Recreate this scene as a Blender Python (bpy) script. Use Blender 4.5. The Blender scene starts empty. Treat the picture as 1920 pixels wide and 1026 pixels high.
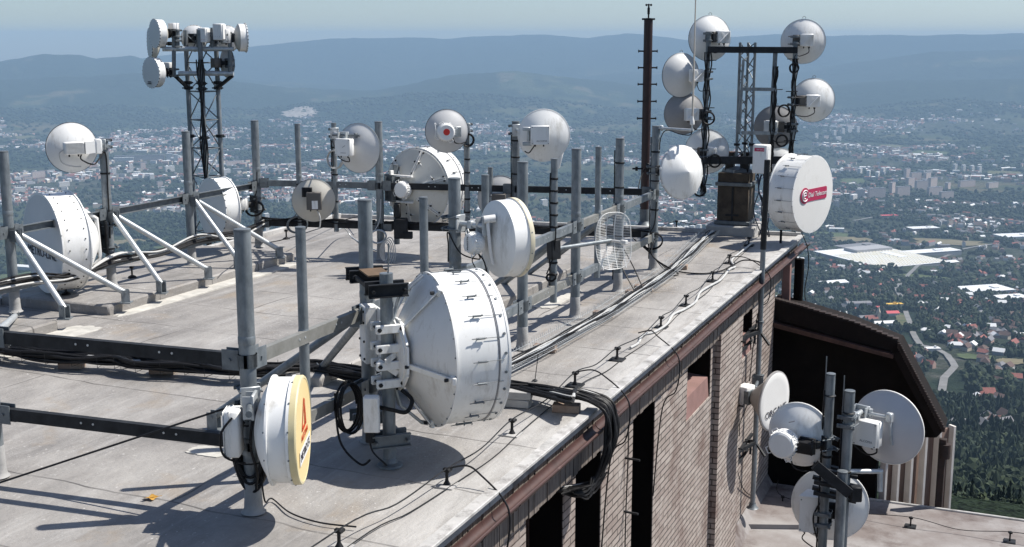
import bpy, bmesh, math, random
import numpy as np
from mathutils import Vector, Matrix

R = math.radians
random.seed(11)
rng = np.random.default_rng(5)
sc = bpy.context.scene
COL = sc.collection
PI = math.pi
Z = Vector((0, 0, 1))

# ------------------------------------------------------------------ camera model (metres, camera above the roof at z = CH)
FPX, CH, PITCH = 2300.0, 3.2, R(10.8)
CP, SP = math.cos(PITCH), math.sin(PITCH)


def ray(px, py):
    X, v = (px - 960) / FPX, (513 - py) / FPX
    return Vector((X, CP + v * SP, -SP + v * CP))


def P(px, py, z=0.0):
    d = ray(px, py)
    t = (z - CH) / d.z
    return Vector((d.x * t, d.y * t, z))


def V(px, py, Y):
    d = ray(px, py)
    t = Y / d.y
    return Vector((d.x * t, Y, CH + d.z * t))


def to_px(p):
    x, y, z = p[0], p[1], p[2] - CH
    dep = y * CP - z * SP
    v = (y * SP + z * CP) / dep
    return 960 + FPX * x / dep, 513 - FPX * v


# building frame: w = outward to the right, s = along the roof edge
ORG = Vector((-0.55, 7.4, 0))
ANG = R(22.8)
UW = Vector((math.cos(ANG), -math.sin(ANG), 0))
US = Vector((math.sin(ANG), math.cos(ANG), 0))


def L(w, s, z=0.0):
    return ORG + UW * w + US * s + Z * z


def to_L(p):
    d = Vector(p) - ORG
    return d.dot(UW), d.dot(US), p[2]


def on_w(px, py, w):
    """the point of a sight line on the plane at offset w; returns (s, z)"""
    d = ray(px, py)
    o = Vector((0, 0, CH))
    t = (w - (o - ORG).dot(UW)) / d.dot(UW)
    p = o + d * t
    return (p - ORG).dot(US), p.z


def on_s(px, py, s):
    d = ray(px, py)
    o = Vector((0, 0, CH))
    t = (s - (o - ORG).dot(US)) / d.dot(US)
    p = o + d * t
    return (p - ORG).dot(UW), p.z


def on_line(px, A, B):
    """where the vertical plane through image column px (at roof height) meets the line AB"""
    k = (px - 960) / FPX
    best = None
    for i in range(401):
        t = i / 400
        p = A.lerp(B, t)
        e = abs(to_px((p.x, p.y, 1.0))[0] - px)
        if best is None or e < best[0]:
            best = (e, p)
    return best[1]


# ------------------------------------------------------------------ materials
MATS = {}


def pbr(name, c1, c2=None, scale=6.0, rough=0.55, metal=0.0, bump=0.0, bscale=40.0, stretch=(1, 1, 1), det=5.0,
        lo=0.35, hi=0.65, c3=None, c3lo=0.62, c3hi=0.75, c3scale=3.0, coord='Object', spec=0.5, coat=0.0):
    m = bpy.data.materials.new(name)
    m.use_nodes = True
    nt = m.node_tree
    b = nt.nodes['Principled BSDF']
    b.inputs['Roughness'].default_value = rough
    b.inputs['Metallic'].default_value = metal
    b.inputs['Specular IOR Level'].default_value = spec
    b.inputs['Coat Weight'].default_value = coat
    c1 = tuple(c1) + (1,)
    b.inputs['Base Color'].default_value = c1
    tc = nt.nodes.new('ShaderNodeTexCoord')
    mp = nt.nodes.new('ShaderNodeMapping')
    mp.inputs['Scale'].default_value = stretch
    nt.links.new(tc.outputs[coord], mp.inputs['Vector'])
    if c2 is not None:
        n = nt.nodes.new('ShaderNodeTexNoise')
        n.inputs['Scale'].default_value = scale
        n.inputs['Detail'].default_value = det
        n.inputs['Roughness'].default_value = 0.62
        nt.links.new(mp.outputs['Vector'], n.inputs['Vector'])
        r = nt.nodes.new('ShaderNodeValToRGB')
        r.color_ramp.elements[0].position = lo
        r.color_ramp.elements[0].color = c1
        r.color_ramp.elements[1].position = hi
        r.color_ramp.elements[1].color = tuple(c2) + (1,)
        nt.links.new(n.outputs['Fac'], r.inputs['Fac'])
        out = r.outputs['Color']
        if c3 is not None:
            n2 = nt.nodes.new('ShaderNodeTexNoise')
            n2.inputs['Scale'].default_value = c3scale
            n2.inputs['Detail'].default_value = 7
            n2.inputs['Roughness'].default_value = 0.7
            nt.links.new(mp.outputs['Vector'], n2.inputs['Vector'])
            mr = nt.nodes.new('ShaderNodeMapRange')
            mr.inputs['From Min'].default_value = c3lo
            mr.inputs['From Max'].default_value = c3hi
            nt.links.new(n2.outputs['Fac'], mr.inputs['Value'])
            mx = nt.nodes.new('ShaderNodeMix')
            mx.data_type = 'RGBA'
            mx.inputs[7].default_value = tuple(c3) + (1,)
            nt.links.new(mr.outputs['Result'], mx.inputs[0])
            nt.links.new(out, mx.inputs[6])
            out = mx.outputs[2]
        nt.links.new(out, b.inputs['Base Color'])
    if bump:
        n3 = nt.nodes.new('ShaderNodeTexNoise')
        n3.inputs['Scale'].default_value = bscale
        n3.inputs['Detail'].default_value = 4
        nt.links.new(mp.outputs['Vector'], n3.inputs['Vector'])
        bp = nt.nodes.new('ShaderNodeBump')
        bp.inputs['Strength'].default_value = bump
        bp.inputs['Distance'].default_value = 0.02
        nt.links.new(n3.outputs['Fac'], bp.inputs['Height'])
        nt.links.new(bp.outputs['Normal'], b.inputs['Normal'])
    MATS[name] = m
    return m


WHITE = pbr('white_paint', (.74, .74, .72), (.80, .80, .78), scale=2.2, rough=.42, stretch=(2, 2, .55), c3=(.40, .38, .33), c3lo=.54, c3hi=.80, c3scale=3.5, bump=.03, bscale=9)
WHITEB = pbr('white_paint_matt', (.68, .68, .665), (.74, .74, .725), scale=3, rough=.5, stretch=(2, 2, .6), c3=(.42, .40, .36), c3lo=.53, c3hi=.80, c3scale=6, bump=.03, bscale=9)
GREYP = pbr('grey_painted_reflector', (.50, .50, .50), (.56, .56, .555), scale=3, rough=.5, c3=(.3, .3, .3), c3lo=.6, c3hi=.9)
SHADEP = pbr('shaded_reflector', (.22, .22, .23), (.27, .27, .27), scale=3, rough=.55, c3=(.35, .35, .35), c3lo=.66, c3hi=.75)  # grey reflector paint darkened to hold the shade on two dishes
BEIGE = pbr('aged_cream_paint', (.46, .44, .39), (.52, .50, .45), scale=3, rough=.5, c3=(.3, .27, .22), c3lo=.6, c3hi=.85)
RADOME = pbr('radome_plastic', (.70, .69, .66), (.75, .74, .71), scale=1.5, rough=.6, c3=(.6, .58, .54), c3lo=.55, c3hi=.85)
GALV = pbr('galvanised_steel', (.135, .155, .17), (.245, .27, .285), scale=10, rough=.48, metal=.35, stretch=(1, 1, .45), det=10, lo=.36, hi=.64,
           c3=(.085, .092, .10), c3lo=.55, c3hi=.75, c3scale=6, bump=.05, bscale=60)
GALVL = pbr('light_galvanised_steel', (.38, .41, .42), (.54, .56, .57), scale=12, rough=.42, metal=.35, det=8, c3=(.28, .29, .3), c3lo=.6, c3hi=.8)
GALVD = pbr('dull_galvanised_steel', (.10, .115, .13), (.17, .19, .20), scale=10, rough=.5, metal=.3, det=8, c3=(.05, .055, .06), c3lo=.55, c3hi=.8)
TARN = pbr('tarnished_steel_channel', (.17, .17, .155), (.25, .25, .235), scale=7, rough=.6, metal=.25, det=7, c3=(.33, .32, .29), c3lo=.58, c3hi=.8)
DARKST = pbr('dark_painted_steel', (.012, .013, .015), (.026, .028, .031), scale=9, rough=.6, spec=.22)
BLACK = pbr('black_rubber', (.007, .007, .008), (.013, .013, .014), scale=20, rough=.55, spec=.25)
CABLEW = pbr('white_cable_sheath', (.42, .42, .41), (.55, .55, .53), scale=12, rough=.45)
REDBLK = pbr('dark_oxide_red_paint', (.016, .005, .005), (.030, .010, .009), scale=6, rough=.5)
GUTTER = pbr('oxide_red_gutter_paint', (.042, .019, .0155), (.07, .032, .026), scale=5, rough=.55, c3=(.15, .10, .088), c3lo=.6, c3hi=.8, c3scale=9, bump=.05)
PINK = pbr('faded_red_panel', (.20, .115, .10), (.27, .155, .14), scale=3, rough=.75)
SHADEBR = pbr('shade_darkened_brown', (.004, .003, .0028), (.008, .006, .005), scale=4, rough=.85, spec=.1)  # brown darkened nearly to black, carrying the shade of recesses and wing
RUSTBR = pbr('rust_brown_trim', (.045, .022, .016), (.085, .042, .032), scale=8, rough=.8)
RUSTY = pbr('rusted_plate', (.045, .034, .024), (.085, .066, .048), scale=5, rough=.85, c3=(.03, .022, .018), c3lo=.52, c3hi=.68, c3scale=4, bump=.1)
CONC = pbr('pale_concrete', (.30, .295, .285), (.40, .39, .375), scale=6, rough=.9, bump=.15)
BRICKM = pbr('loose_brick', (.25, .17, .13), (.36, .28, .22), scale=12, rough=.9, bump=.2)
TIN = pbr('zinc_flashing', (.36, .355, .34), (.50, .49, .475), scale=4, rough=.6, c3=(.2, .19, .18), c3lo=.5, c3hi=.65, c3scale=5)
SEAL = pbr('pale_sealing_felt', (.36, .35, .32), (.55, .53, .48), scale=5, rough=.8, bump=.2, bscale=18)
YELLOW = pbr('faded_yellow_band', (.60, .52, .30), (.68, .60, .38), scale=4, rough=.5)
YELFACE = pbr('yellow_radome', (.70, .54, .26), (.75, .60, .32), scale=2, rough=.55)
REDLOGO = pbr('crimson_print', (.42, .02, .08), (.46, .03, .095), scale=3, rough=.45)
ORANGE = pbr('orange_red_print', (.52, .06, .015), None, rough=.5)
REDDOT = pbr('red_print', (.62, .03, .02), None, rough=.5)
INK = pbr('dark_print', (.03, .03, .045), None, rough=.6)
PALEINK = pbr('grey_print', (.22, .22, .23), None, rough=.6)
WHITEINK = pbr('white_print', (.8, .8, .8), None, rough=.5)
DARKODU = pbr('brown_grey_housing', (.085, .078, .07), (.12, .11, .10), scale=4, rough=.6)
LEAFM = pbr('dry_leaf', (.38, .2, .03), (.5, .28, .05), scale=30, rough=.8)


# ------------------------------------------------------------------ mesh builder
WM = {}


def wm(o):
    return WM.get(o.name, Matrix.Identity(4)) if o else Matrix.Identity(4)


def frame(d, up=Z):
    d = Vector(d).normalized()
    if abs(d.dot(up)) > .98:
        up = Vector((1, 0, 0)) if abs(d.x) < .9 else Vector((0, 1, 0))
    a = up.cross(d).normalized()
    return a, d.cross(a).normalized(), d


class MB:
    def __init__(s, M=None):
        s.v, s.f, s.m, s.M = [], [], [], M

    def add(s, vs, fs, mi=0):
        n = len(s.v)
        if s.M is not None:
            vs = [s.M @ Vector(v) for v in vs]
        s.v += [tuple(v) for v in vs]
        s.f += [tuple(i + n for i in f) for f in fs]
        s.m += [mi] * len(fs)
        return s

    def box(s, c, size, ax=None, ch=0.0, mi=0):
        c = Vector(c)
        ax = ax or (Vector((1, 0, 0)), Vector((0, 1, 0)), Vector((0, 0, 1)))
        h = [size[i] / 2 for i in range(3)]
        if not ch:
            vs = [c + ax[0] * (x * h[0]) + ax[1] * (y * h[1]) + ax[2] * (z * h[2]) for x in (-1, 1) for y in (-1, 1) for z in (-1, 1)]
            fs = [(0, 1, 3, 2), (4, 6, 7, 5), (0, 4, 5, 1), (2, 3, 7, 6), (0, 2, 6, 4), (1, 5, 7, 3)]
            return s.add(vs, fs, mi)
        ch = min(ch, min(h) * .9)
        idx, vs = {}, []
        for x in (-1, 1):
            for y in (-1, 1):
                for z in (-1, 1):
                    sg = (x, y, z)
                    for a in range(3):
                        q = [sg[i] * (h[i] - (0 if i == a else ch)) for i in range(3)]
                        idx[(sg, a)] = len(vs)
                        vs.append(c + ax[0] * q[0] + ax[1] * q[1] + ax[2] * q[2])
        fs = []
        for a in range(3):
            b, d = [i for i in range(3) if i != a]
            for sg in (-1, 1):
                q = []
                for sb, sd in ((-1, -1), (1, -1), (1, 1), (-1, 1)):
                    t = [0, 0, 0]
                    t[a], t[b], t[d] = sg, sb, sd
                    q.append(idx[(tuple(t), a)])
                fs.append(tuple(q))
        for a, b, d in ((0, 1, 2), (0, 2, 1), (1, 2, 0)):
            for sa in (-1, 1):
                for sb in (-1, 1):
                    t0, t1 = [0, 0, 0], [0, 0, 0]
                    t0[a] = t1[a] = sa
                    t0[b] = t1[b] = sb
                    t0[d], t1[d] = -1, 1
                    t0, t1 = tuple(t0), tuple(t1)
                    fs.append((idx[(t0, a)], idx[(t1, a)], idx[(t1, b)], idx[(t0, b)]))
        for x in (-1, 1):
            for y in (-1, 1):
                for z in (-1, 1):
                    fs.append(tuple(idx[((x, y, z), a)] for a in range(3)))
        return s.add(vs, fs, mi)

    def bar(s, p0, p1, w, h, up=Z, ch=0.0, mi=0):
        p0, p1 = Vector(p0), Vector(p1)
        a, b, d = frame(p1 - p0, up)
        return s.box((p0 + p1) / 2, (w, h, (p1 - p0).length), (a, b, d), ch, mi)

    def extr(s, poly, p0, p1, up=Z, mi=0):
        """2-d cross-section swept from p0 to p1"""
        p0, p1 = Vector(p0), Vector(p1)
        a, b, d = frame(p1 - p0, up)
        n = len(poly)
        vs = [p + a * x + b * y for p in (p0, p1) for x, y in poly]
        fs = [(i, (i + 1) % n, n + (i + 1) % n, n + i) for i in range(n)] + [tuple(range(n)), tuple(range(2 * n - 1, n - 1, -1))]
        return s.add(vs, fs, mi)

    def chan(s, p0, p1, w=.05, h=.09, t=.008, flip=1, mi=0):
        w2, h2 = w / 2, h / 2
        poly = [(-w2, -h2), (w2, -h2), (w2, -h2 + t), (-w2 + t, -h2 + t), (-w2 + t, h2 - t), (w2, h2 - t), (w2, h2), (-w2, h2)]
        poly = [(x * flip, y) for x, y in poly]
        return s.extr(poly, p0, p1, mi=mi)

    def tube(s, p0, p1, r0, r1=None, n=14, cap=True, mi=0):
        p0, p1 = Vector(p0), Vector(p1)
        r1 = r0 if r1 is None else r1
        a, b, d = frame(p1 - p0)
        vs = []
        for p, r in ((p0, r0), (p1, r1)):
            vs += [p + (a * math.cos(2 * PI * i / n) + b * math.sin(2 * PI * i / n)) * r for i in range(n)]
        fs = [(i, (i + 1) % n, n + (i + 1) % n, n + i) for i in range(n)]
        if cap:
            fs += [tuple(range(n - 1, -1, -1)), tuple(range(n, 2 * n))]
        return s.add(vs, fs, mi)

    def path(s, pts, r, n=6, closed=False, mi=0):
        pts = [Vector(p) for p in pts]
        N = len(pts)
        vs, fs = [], []
        a = None
        for i, p in enumerate(pts):
            if closed:
                d = pts[(i + 1) % N] - pts[i - 1]
            else:
                d = pts[min(i + 1, N - 1)] - pts[max(i - 1, 0)]
            d.normalize()
            if a is None:
                a, b, _ = frame(d)
            else:
                a = (a - d * a.dot(d)).normalized()
                b = d.cross(a)
            vs += [p + (a * math.cos(2 * PI * k / n) + b * math.sin(2 * PI * k / n)) * r for k in range(n)]
        for i in range(N if closed else N - 1):
            j = (i + 1) % N
            fs += [(i * n + k, i * n + (k + 1) % n, j * n + (k + 1) % n, j * n + k) for k in range(n)]
        if not closed:
            fs += [tuple(range(n - 1, -1, -1)), tuple(range((N - 1) * n, N * n))]
        return s.add(vs, fs, mi)

    def lathe(s, prof, n=40, c=(0, 0, 0), axis='y', mi=0, cap0=False, cap1=False):
        """prof: (radius, offset along the axis)"""
        c = Vector(c)
        vs, fs = [], []
        for r, h in prof:
            r = max(r, 1e-4)
            for i in range(n):
                t = 2 * PI * i / n
                x, y = r * math.cos(t), r * math.sin(t)
                q = Vector((x, h, y)) if axis == 'y' else (Vector((x, y, h)) if axis == 'z' else Vector((h, x, y)))
                vs.append(c + q)
        for k in range(len(prof) - 1):
            fs += [(k * n + i, k * n + (i + 1) % n, (k + 1) * n + (i + 1) % n, (k + 1) * n + i) for i in range(n)]
        if cap0:
            fs.append(tuple(range(n)))
        if cap1:
            fs.append(tuple(range((len(prof) - 1) * n, len(prof) * n)))
        return s.add(vs, fs, mi)

    def prism(s, poly, vec, mi=0):
        poly = [Vector(p) for p in poly]
        vec = Vector(vec)
        n = len(poly)
        vs = poly + [p + vec for p in poly]
        fs = [(i, (i + 1) % n, n + (i + 1) % n, n + i) for i in range(n)] + [tuple(range(n - 1, -1, -1)), tuple(range(n, 2 * n))]
        return s.add(vs, fs, mi)

    def build(s, name, mats, parent=None, smooth=True, ang=38, fix=True):
        me = bpy.data.meshes.new(name)
        vs = s.v
        if parent is not None:
            inv = wm(parent).inverted()
            vs = [inv @ Vector(v) for v in vs]
        me.from_pydata([tuple(v) for v in vs], [], s.f)
        mats = mats if isinstance(mats, (list, tuple)) else [mats]
        for m in mats:
            me.materials.append(m)
        if len(mats) > 1:
            me.polygons.foreach_set('material_index', s.m)
        if fix:
            bm = bmesh.new()
            bm.from_mesh(me)
            bmesh.ops.recalc_face_normals(bm, faces=bm.faces)
            bm.to_mesh(me)
            bm.free()
        if smooth:
            me.polygons.foreach_set('use_smooth', [True] * len(me.polygons))
            me.set_sharp_from_angle(angle=R(ang))
        o = bpy.data.objects.new(name, me)
        COL.objects.link(o)
        if parent is not None:
            o.parent = parent
            WM[o.name] = wm(parent)
        return o


def tag(o, label=None, cat=None, group=None, kind=None):
    if label:
        o['label'] = label
    if cat:
        o['category'] = cat
    if group:
        o['group'] = group
    if kind:
        o['kind'] = kind
    return o


def thing(name, loc, label, cat, group=None, rotz=0.0, kind=None):
    o = bpy.data.objects.new(name, None)
    COL.objects.link(o)
    o.empty_display_size = .1
    o.location = loc
    o.rotation_euler = (0, 0, rotz)
    WM[o.name] = Matrix.Translation(Vector(loc)) @ Matrix.Rotation(rotz, 4, 'Z')
    return tag(o, label, cat, group, kind)


def copy_tree(o, parent=None):
    c = o.copy()
    COL.objects.link(c)
    if parent is not None:
        c.parent = parent
    for ch in list(o.children):
        copy_tree(ch, c)
    return c


def ring_copies(o, n, start=0.0, step=None, axis=1):
    """copies of a part turned about its thing's axis"""
    step = step or 2 * PI / n
    for k in range(n):
        c = o if k == 0 else o.copy()
        if k:
            COL.objects.link(c)
            c.parent = o.parent
        e = [0, 0, 0]
        e[axis] = start + k * step
        c.rotation_euler = e


def cr(pts, n=8):
    """smooth curve through points"""
    pts = [Vector(p) for p in pts]
    out = []
    for i in range(len(pts) - 1):
        p0, p1, p2, p3 = pts[max(i - 1, 0)], pts[i], pts[i + 1], pts[min(i + 2, len(pts) - 1)]
        for k in range(n):
            t = k / n
            out.append(.5 * ((2 * p1) + (p2 - p0) * t + (2 * p0 - 5 * p1 + 4 * p2 - p3) * t * t + (3 * p1 - p0 - 3 * p2 + p3) * t ** 3))
    out.append(pts[-1])
    return out


def loop_pts(c, r, ax0, ax1, turns=3, jit=.006, n=28, seed=0):
    rr = random.Random(seed)
    pts = []
    for i in range(turns * n):
        t = 2 * PI * i / n
        k = i / n
        q = Vector(c) + Vector(ax0) * (r * (1 + .05 * math.sin(3.1 * k + seed)) * math.cos(t)) + Vector(ax1) * (r * (1 + .06 * math.cos(2.3 * k + seed)) * math.sin(t))
        q += Vector(ax0).cross(Vector(ax1)) * ((k - turns / 2) * .012)
        pts.append(q + Vector((rr.uniform(-jit, jit), rr.uniform(-jit, jit), 0)) * .3)
    return pts


def text(body, size, name, mat, M, parent, spacing=1.0, shear=0.0, xscale=1.0):
    """flat lettering in the local x/z plane of matrix M, reading along +x, facing -y"""
    cu = bpy.data.curves.new(name, 'FONT')
    cu.body = body
    cu.size = size
    cu.align_x = 'CENTER'
    cu.align_y = 'CENTER'
    cu.space_character = spacing
    cu.shear = shear
    cu.extrude = .0012
    cu.resolution_u = 3
    tmp = bpy.data.objects.new(name + '_curve', cu)
    COL.objects.link(tmp)
    dg = bpy.context.evaluated_depsgraph_get()
    me = bpy.data.meshes.new_from_object(tmp.evaluated_get(dg))
    bpy.data.objects.remove(tmp)
    bpy.data.curves.remove(cu)
    me.name = name
    rot = Matrix.Rotation(PI / 2, 4, 'X')
    me.transform(wm(parent).inverted() @ M @ Matrix.Diagonal((xscale, 1, 1, 1)) @ rot)
    me.materials.clear()
    me.materials.append(mat)
    o = bpy.data.objects.new(name, me)
    COL.objects.link(o)
    o.parent = parent
    WM[o.name] = wm(parent)
    return o
# ================================================================== camera, sun, sky
cam_d = bpy.data.cameras.new('camera')
cam = bpy.data.objects.new('camera', cam_d)
COL.objects.link(cam)
cam.location = (0, 0, CH)
cam.rotation_euler = (PI / 2 - PITCH, 0, 0)
cam_d.sensor_width = 36
cam_d.lens = 36 * FPX / 1920
cam_d.clip_start = .1
cam_d.clip_end = 80000
sc.camera = cam

SUN = Vector((.68, .14, 1)).normalized()
sd = bpy.data.lights.new('sun', 'SUN')
sd.energy = 5.0
sd.angle = R(.5)
sd.color = (1, .955, .89)
so = bpy.data.objects.new('sun', sd)
COL.objects.link(so)
so.location = (60, 12, 90)
so.rotation_euler = (-SUN).to_track_quat('-Z', 'Y').to_euler()

world = bpy.data.worlds.new('World')
sc.world = world
world.use_nodes = True
nt = world.node_tree
bg = nt.nodes['Background']
sky = nt.nodes.new('ShaderNodeTexSky')
sky.sky_type = 'NISHITA'
sky.sun_disc = False
sky.sun_elevation = math.asin(SUN.z)
sky.sun_rotation = math.atan2(SUN.x, SUN.y)
sky.altitude = 1000
sky.air_density = 1.0
sky.dust_density = 2.0
sky.ozone_density = 1.0
tint = nt.nodes.new('ShaderNodeMix')
tint.data_type = 'RGBA'
tint.blend_type = 'MULTIPLY'
tint.inputs[0].default_value = 1
tint.inputs[7].default_value = (1.0, 1.01, 1.04, 1)
stc = nt.nodes.new('ShaderNodeTexCoord')
dip = nt.nodes.new('ShaderNodeVectorMath')
dip.operation = 'ADD'
dip.inputs[1].default_value = (0, 0, .028)   # the horizon lies lower, seen from a mountain
nt.links.new(stc.outputs['Generated'], dip.inputs[0])
nt.links.new(dip.outputs['Vector'], sky.inputs['Vector'])
nt.links.new(sky.outputs['Color'], tint.inputs[6])
nt.links.new(tint.outputs[2], bg.inputs['Color'])
bg.inputs['Strength'].default_value = .088
sc.view_settings.view_transform = 'Standard'
sc.view_settings.look = 'None'
sc.view_settings.exposure = .45
sc.view_settings.gamma = 1
sc.render.engine = 'CYCLES'
sc.cycles.use_denoising = True
sc.cycles.max_bounces = 5
sc.cycles.diffuse_bounces = 3
sc.cycles.glossy_bounces = 2
sc.cycles.volume_bounces = 0
sc.cycles.caustics_reflective = False
sc.cycles.caustics_refractive = False


# ================================================================== terrain
def hashn(xi, yi, seed):
    h = (xi.astype(np.int64) * 374761393 + yi.astype(np.int64) * 668265263 + seed * 144269504) & 0xffffffff
    h = ((h ^ (h >> 13)) * 1274126177) & 0xffffffff
    return ((h ^ (h >> 16)) & 0xffffff) / float(0xffffff)


def vnoise(x, y, seed=0):
    xi, yi = np.floor(x), np.floor(y)
    fx, fy = x - xi, y - yi
    fx, fy = fx * fx * (3 - 2 * fx), fy * fy * (3 - 2 * fy)
    a, b = hashn(xi, yi, seed), hashn(xi + 1, yi, seed)
    c, d = hashn(xi, yi + 1, seed), hashn(xi + 1, yi + 1, seed)
    return (a * (1 - fx) + b * fx) * (1 - fy) + (c * (1 - fx) + d * fx) * fy


def fbm(x, y, seed=0, o=4):
    s, a, t = 0, .5, 0
    for k in range(o):
        s = s + a * vnoise(x * 2 ** k + 17 * k, y * 2 ** k - 9 * k, seed + k)
        t += a
        a *= .55
    return s / t


def sstep(a, b, x):
    t = np.clip((x - a) / (b - a), 0, 1)
    return t * t * (3 - 2 * t)


PROF_D = np.array([0, 40, 70, 300, 700, 1200, 2000, 2500, 3400, 6000, 9400, 60000])
PROF_Z = np.array([-13, -13, -22, -118, -240, -330, -430, -482, -545, -582, -580, -575])
RIDGES = [
    (16500, 3400, [(-900, 118), (0, 118), (250, 112), (330, 101), (480, 86), (530, 81), (640, 72), (760, 70.5), (830, 73), (930, 66), (1020, 64), (1100, 71),
                   (1170, 62), (1250, 69), (1290, 75), (1340, 71), (1450, 64), (1560, 67), (1700, 66), (1920, 63), (2900, 70)]),
    (13600, 2600, [(-900, 130), (0, 116), (80, 102), (150, 102.5), (180, 110), (245, 103.5), (275, 113), (330, 128), (450, 150), (700, 165), (1000, 165),
                   (1130, 140), (1250, 131), (1340, 141), (1500, 135), (1640, 112), (1750, 97), (1920, 92), (2900, 100)]),
    (11300, 1900, [(-900, 150), (0, 152), (120, 145), (300, 137), (430, 150), (540, 165), (700, 172), (850, 140), (960, 132), (1100, 150), (1300, 175),
                   (1500, 165), (1700, 150), (1920, 148), (2900, 150)]),
    (9700, 1300, [(-900, 215), (0, 205), (200, 197), (300, 205), (480, 205), (640, 190), (820, 175), (960, 182), (1180, 205), (1400, 215), (1600, 205), (1800, 185),
                   (1920, 195), (2900, 200)]),
]
RID = []
for D, Wd, pts in RIDGES:
    az, zz = [], []
    for px, py in pts:
        d = ray(px, py)
        az.append(math.atan2(d.x, d.y))
        zz.append(CH + D * d.z / math.hypot(d.x, d.y))
    RID.append((D, Wd, np.array(az), np.array(zz)))


def terr(x, y):
    x, y = np.asarray(x, float), np.asarray(y, float)
    d = np.hypot(x, y)
    az = np.arctan2(x, y)
    z = np.interp(d, PROF_D, PROF_Z)
    n = fbm(x / 420, y / 420, 3, 4) - .5
    z = z + n * np.interp(d, [0, 120, 600, 2000, 5000, 8200, 12000], [0, 0, 14, 26, 22, 26, 30])
    for k, (D, Wd, a, zz) in enumerate(RID):
        wob = (fbm(x / 1500 + 40 * k, y / 1500, 20 + k, 3) - .5)
        Dk = D + wob * 900
        zc = np.interp(az, a, zz) + (fbm(az * 60 + k * 9, d * 0, 50 + k, 4) - .5) * 26
        up = sstep(Dk - Wd, Dk, d) * (1 - .55 * sstep(Dk, Dk + Wd, d))
        up = up + (fbm(x / 900, y / 900, 31 + k, 4) - .5) * .30 * np.sin(np.clip((d - Dk + Wd) / Wd, 0, 1) * PI)
        z = np.maximum(z, -580 + (zc + 580) * up)
    return z


def forest_mask(x, y):
    d = np.hypot(x, y)
    n = fbm(x / 620, y / 620, 77, 5)
    m = sstep(.47, .53, n)
    m = np.maximum(m, 1 - sstep(820, 1000, d + (fbm(x / 90, y / 90, 5, 2) - .5) * 300))
    sub_ = sstep(850, 1000, d) * (1 - sstep(2100, 2500, d)) * sstep(R(9), R(12), np.arctan2(x, y))
    m = m * (1 - sub_) + sub_ * sstep(.53, .60, fbm(x / 210, y / 210, 78, 4))
    hill = sstep(8400, 9300, d + (fbm(x / 800, y / 800, 12, 3) - .5) * 2600)
    clear = sstep(.64, .68, fbm(x / 500, y / 500, 91, 3)) * (1 - sstep(12500, 15500, d))
    return np.maximum(m, hill * (1 - clear))


def town_mask(x, y):
    d = np.hypot(x, y)
    t = sstep(.40, .52, fbm(x / 900, y / 900, 131, 3) + np.interp(d, [0, 1500, 3500, 5200, 8200, 9800], [.02, .06, .02, .13, .06, -.3]))
    return t


azs = np.unique(np.concatenate([np.linspace(-PI, -R(32), 40), np.linspace(-R(32), R(32), 460), np.linspace(R(32), PI, 40)]))[:-1]
dss = np.concatenate([[0.0, 15, 30], np.geomspace(45, 17600, 430)])
AA, DD = np.meshgrid(azs, dss)
TX, TY = DD * np.sin(AA), DD * np.cos(AA)
TZ = terr(TX, TY)
na, nd = len(azs), len(dss)
verts = np.stack([TX, TY, TZ], -1).reshape(-1, 3)
i0 = (np.arange(nd - 1)[:, None] * na + np.arange(na)[None, :])
i1 = (np.arange(nd - 1)[:, None] * na + (np.arange(na)[None, :] + 1) % na)
quads = np.stack([i0, i0 + na, i1 + na, i1], -1).reshape(-1, 4)


def np_mesh(name, v, f, mats, mi=None, smooth=False):
    """mesh from arrays; f is (n, k)"""
    me = bpy.data.meshes.new(name)
    me.vertices.add(len(v))
    me.vertices.foreach_set('co', np.ascontiguousarray(v, np.float32).ravel())
    k = f.shape[1]
    me.loops.add(f.size)
    me.loops.foreach_set('vertex_index', np.ascontiguousarray(f, np.int32).ravel())
    me.polygons.add(len(f))
    me.polygons.foreach_set('loop_start', np.arange(len(f), dtype=np.int32) * k)
    for m in mats:
        me.materials.append(m)
    if mi is not None:
        me.polygons.foreach_set('material_index', np.ascontiguousarray(mi, np.int32))
    me.polygons.foreach_set('use_smooth', np.full(len(f), smooth))
    me.update(calc_edges=True)
    me.validate()
    o = bpy.data.objects.new(name, me)
    COL.objects.link(o)
    return o


LAND = bpy.data.materials.new('valley_ground')
LAND.use_nodes = True
nt = LAND.node_tree
b = nt.nodes['Principled BSDF']
b.inputs['Roughness'].default_value = .95
b.inputs['Specular IOR Level'].default_value = .1
tc = nt.nodes.new('ShaderNodeTexCoord')


def nnode(kind, **kw):
    n = nt.nodes.new(kind)
    for k, v in kw.items():
        n.inputs[k].default_value = v
    nt.links.new(tc.outputs['Object'], n.inputs['Vector'])
    return n


def ramp(fac, stops):
    r = nt.nodes.new('ShaderNodeValToRGB')
    while len(r.color_ramp.elements) < len(stops):
        r.color_ramp.elements.new(.5)
    for e, (p, c) in zip(r.color_ramp.elements, stops):
        e.position = p
        e.color = tuple(c) + (1,)
    nt.links.new(fac, r.inputs['Fac'])
    return r.outputs['Color']


def mixc(fac, a, c):
    m = nt.nodes.new('ShaderNodeMix')
    m.data_type = 'RGBA'
    nt.links.new(fac, m.inputs[0])
    nt.links.new(a, m.inputs[6])
    nt.links.new(c, m.inputs[7])
    return m.outputs[2]


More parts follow.
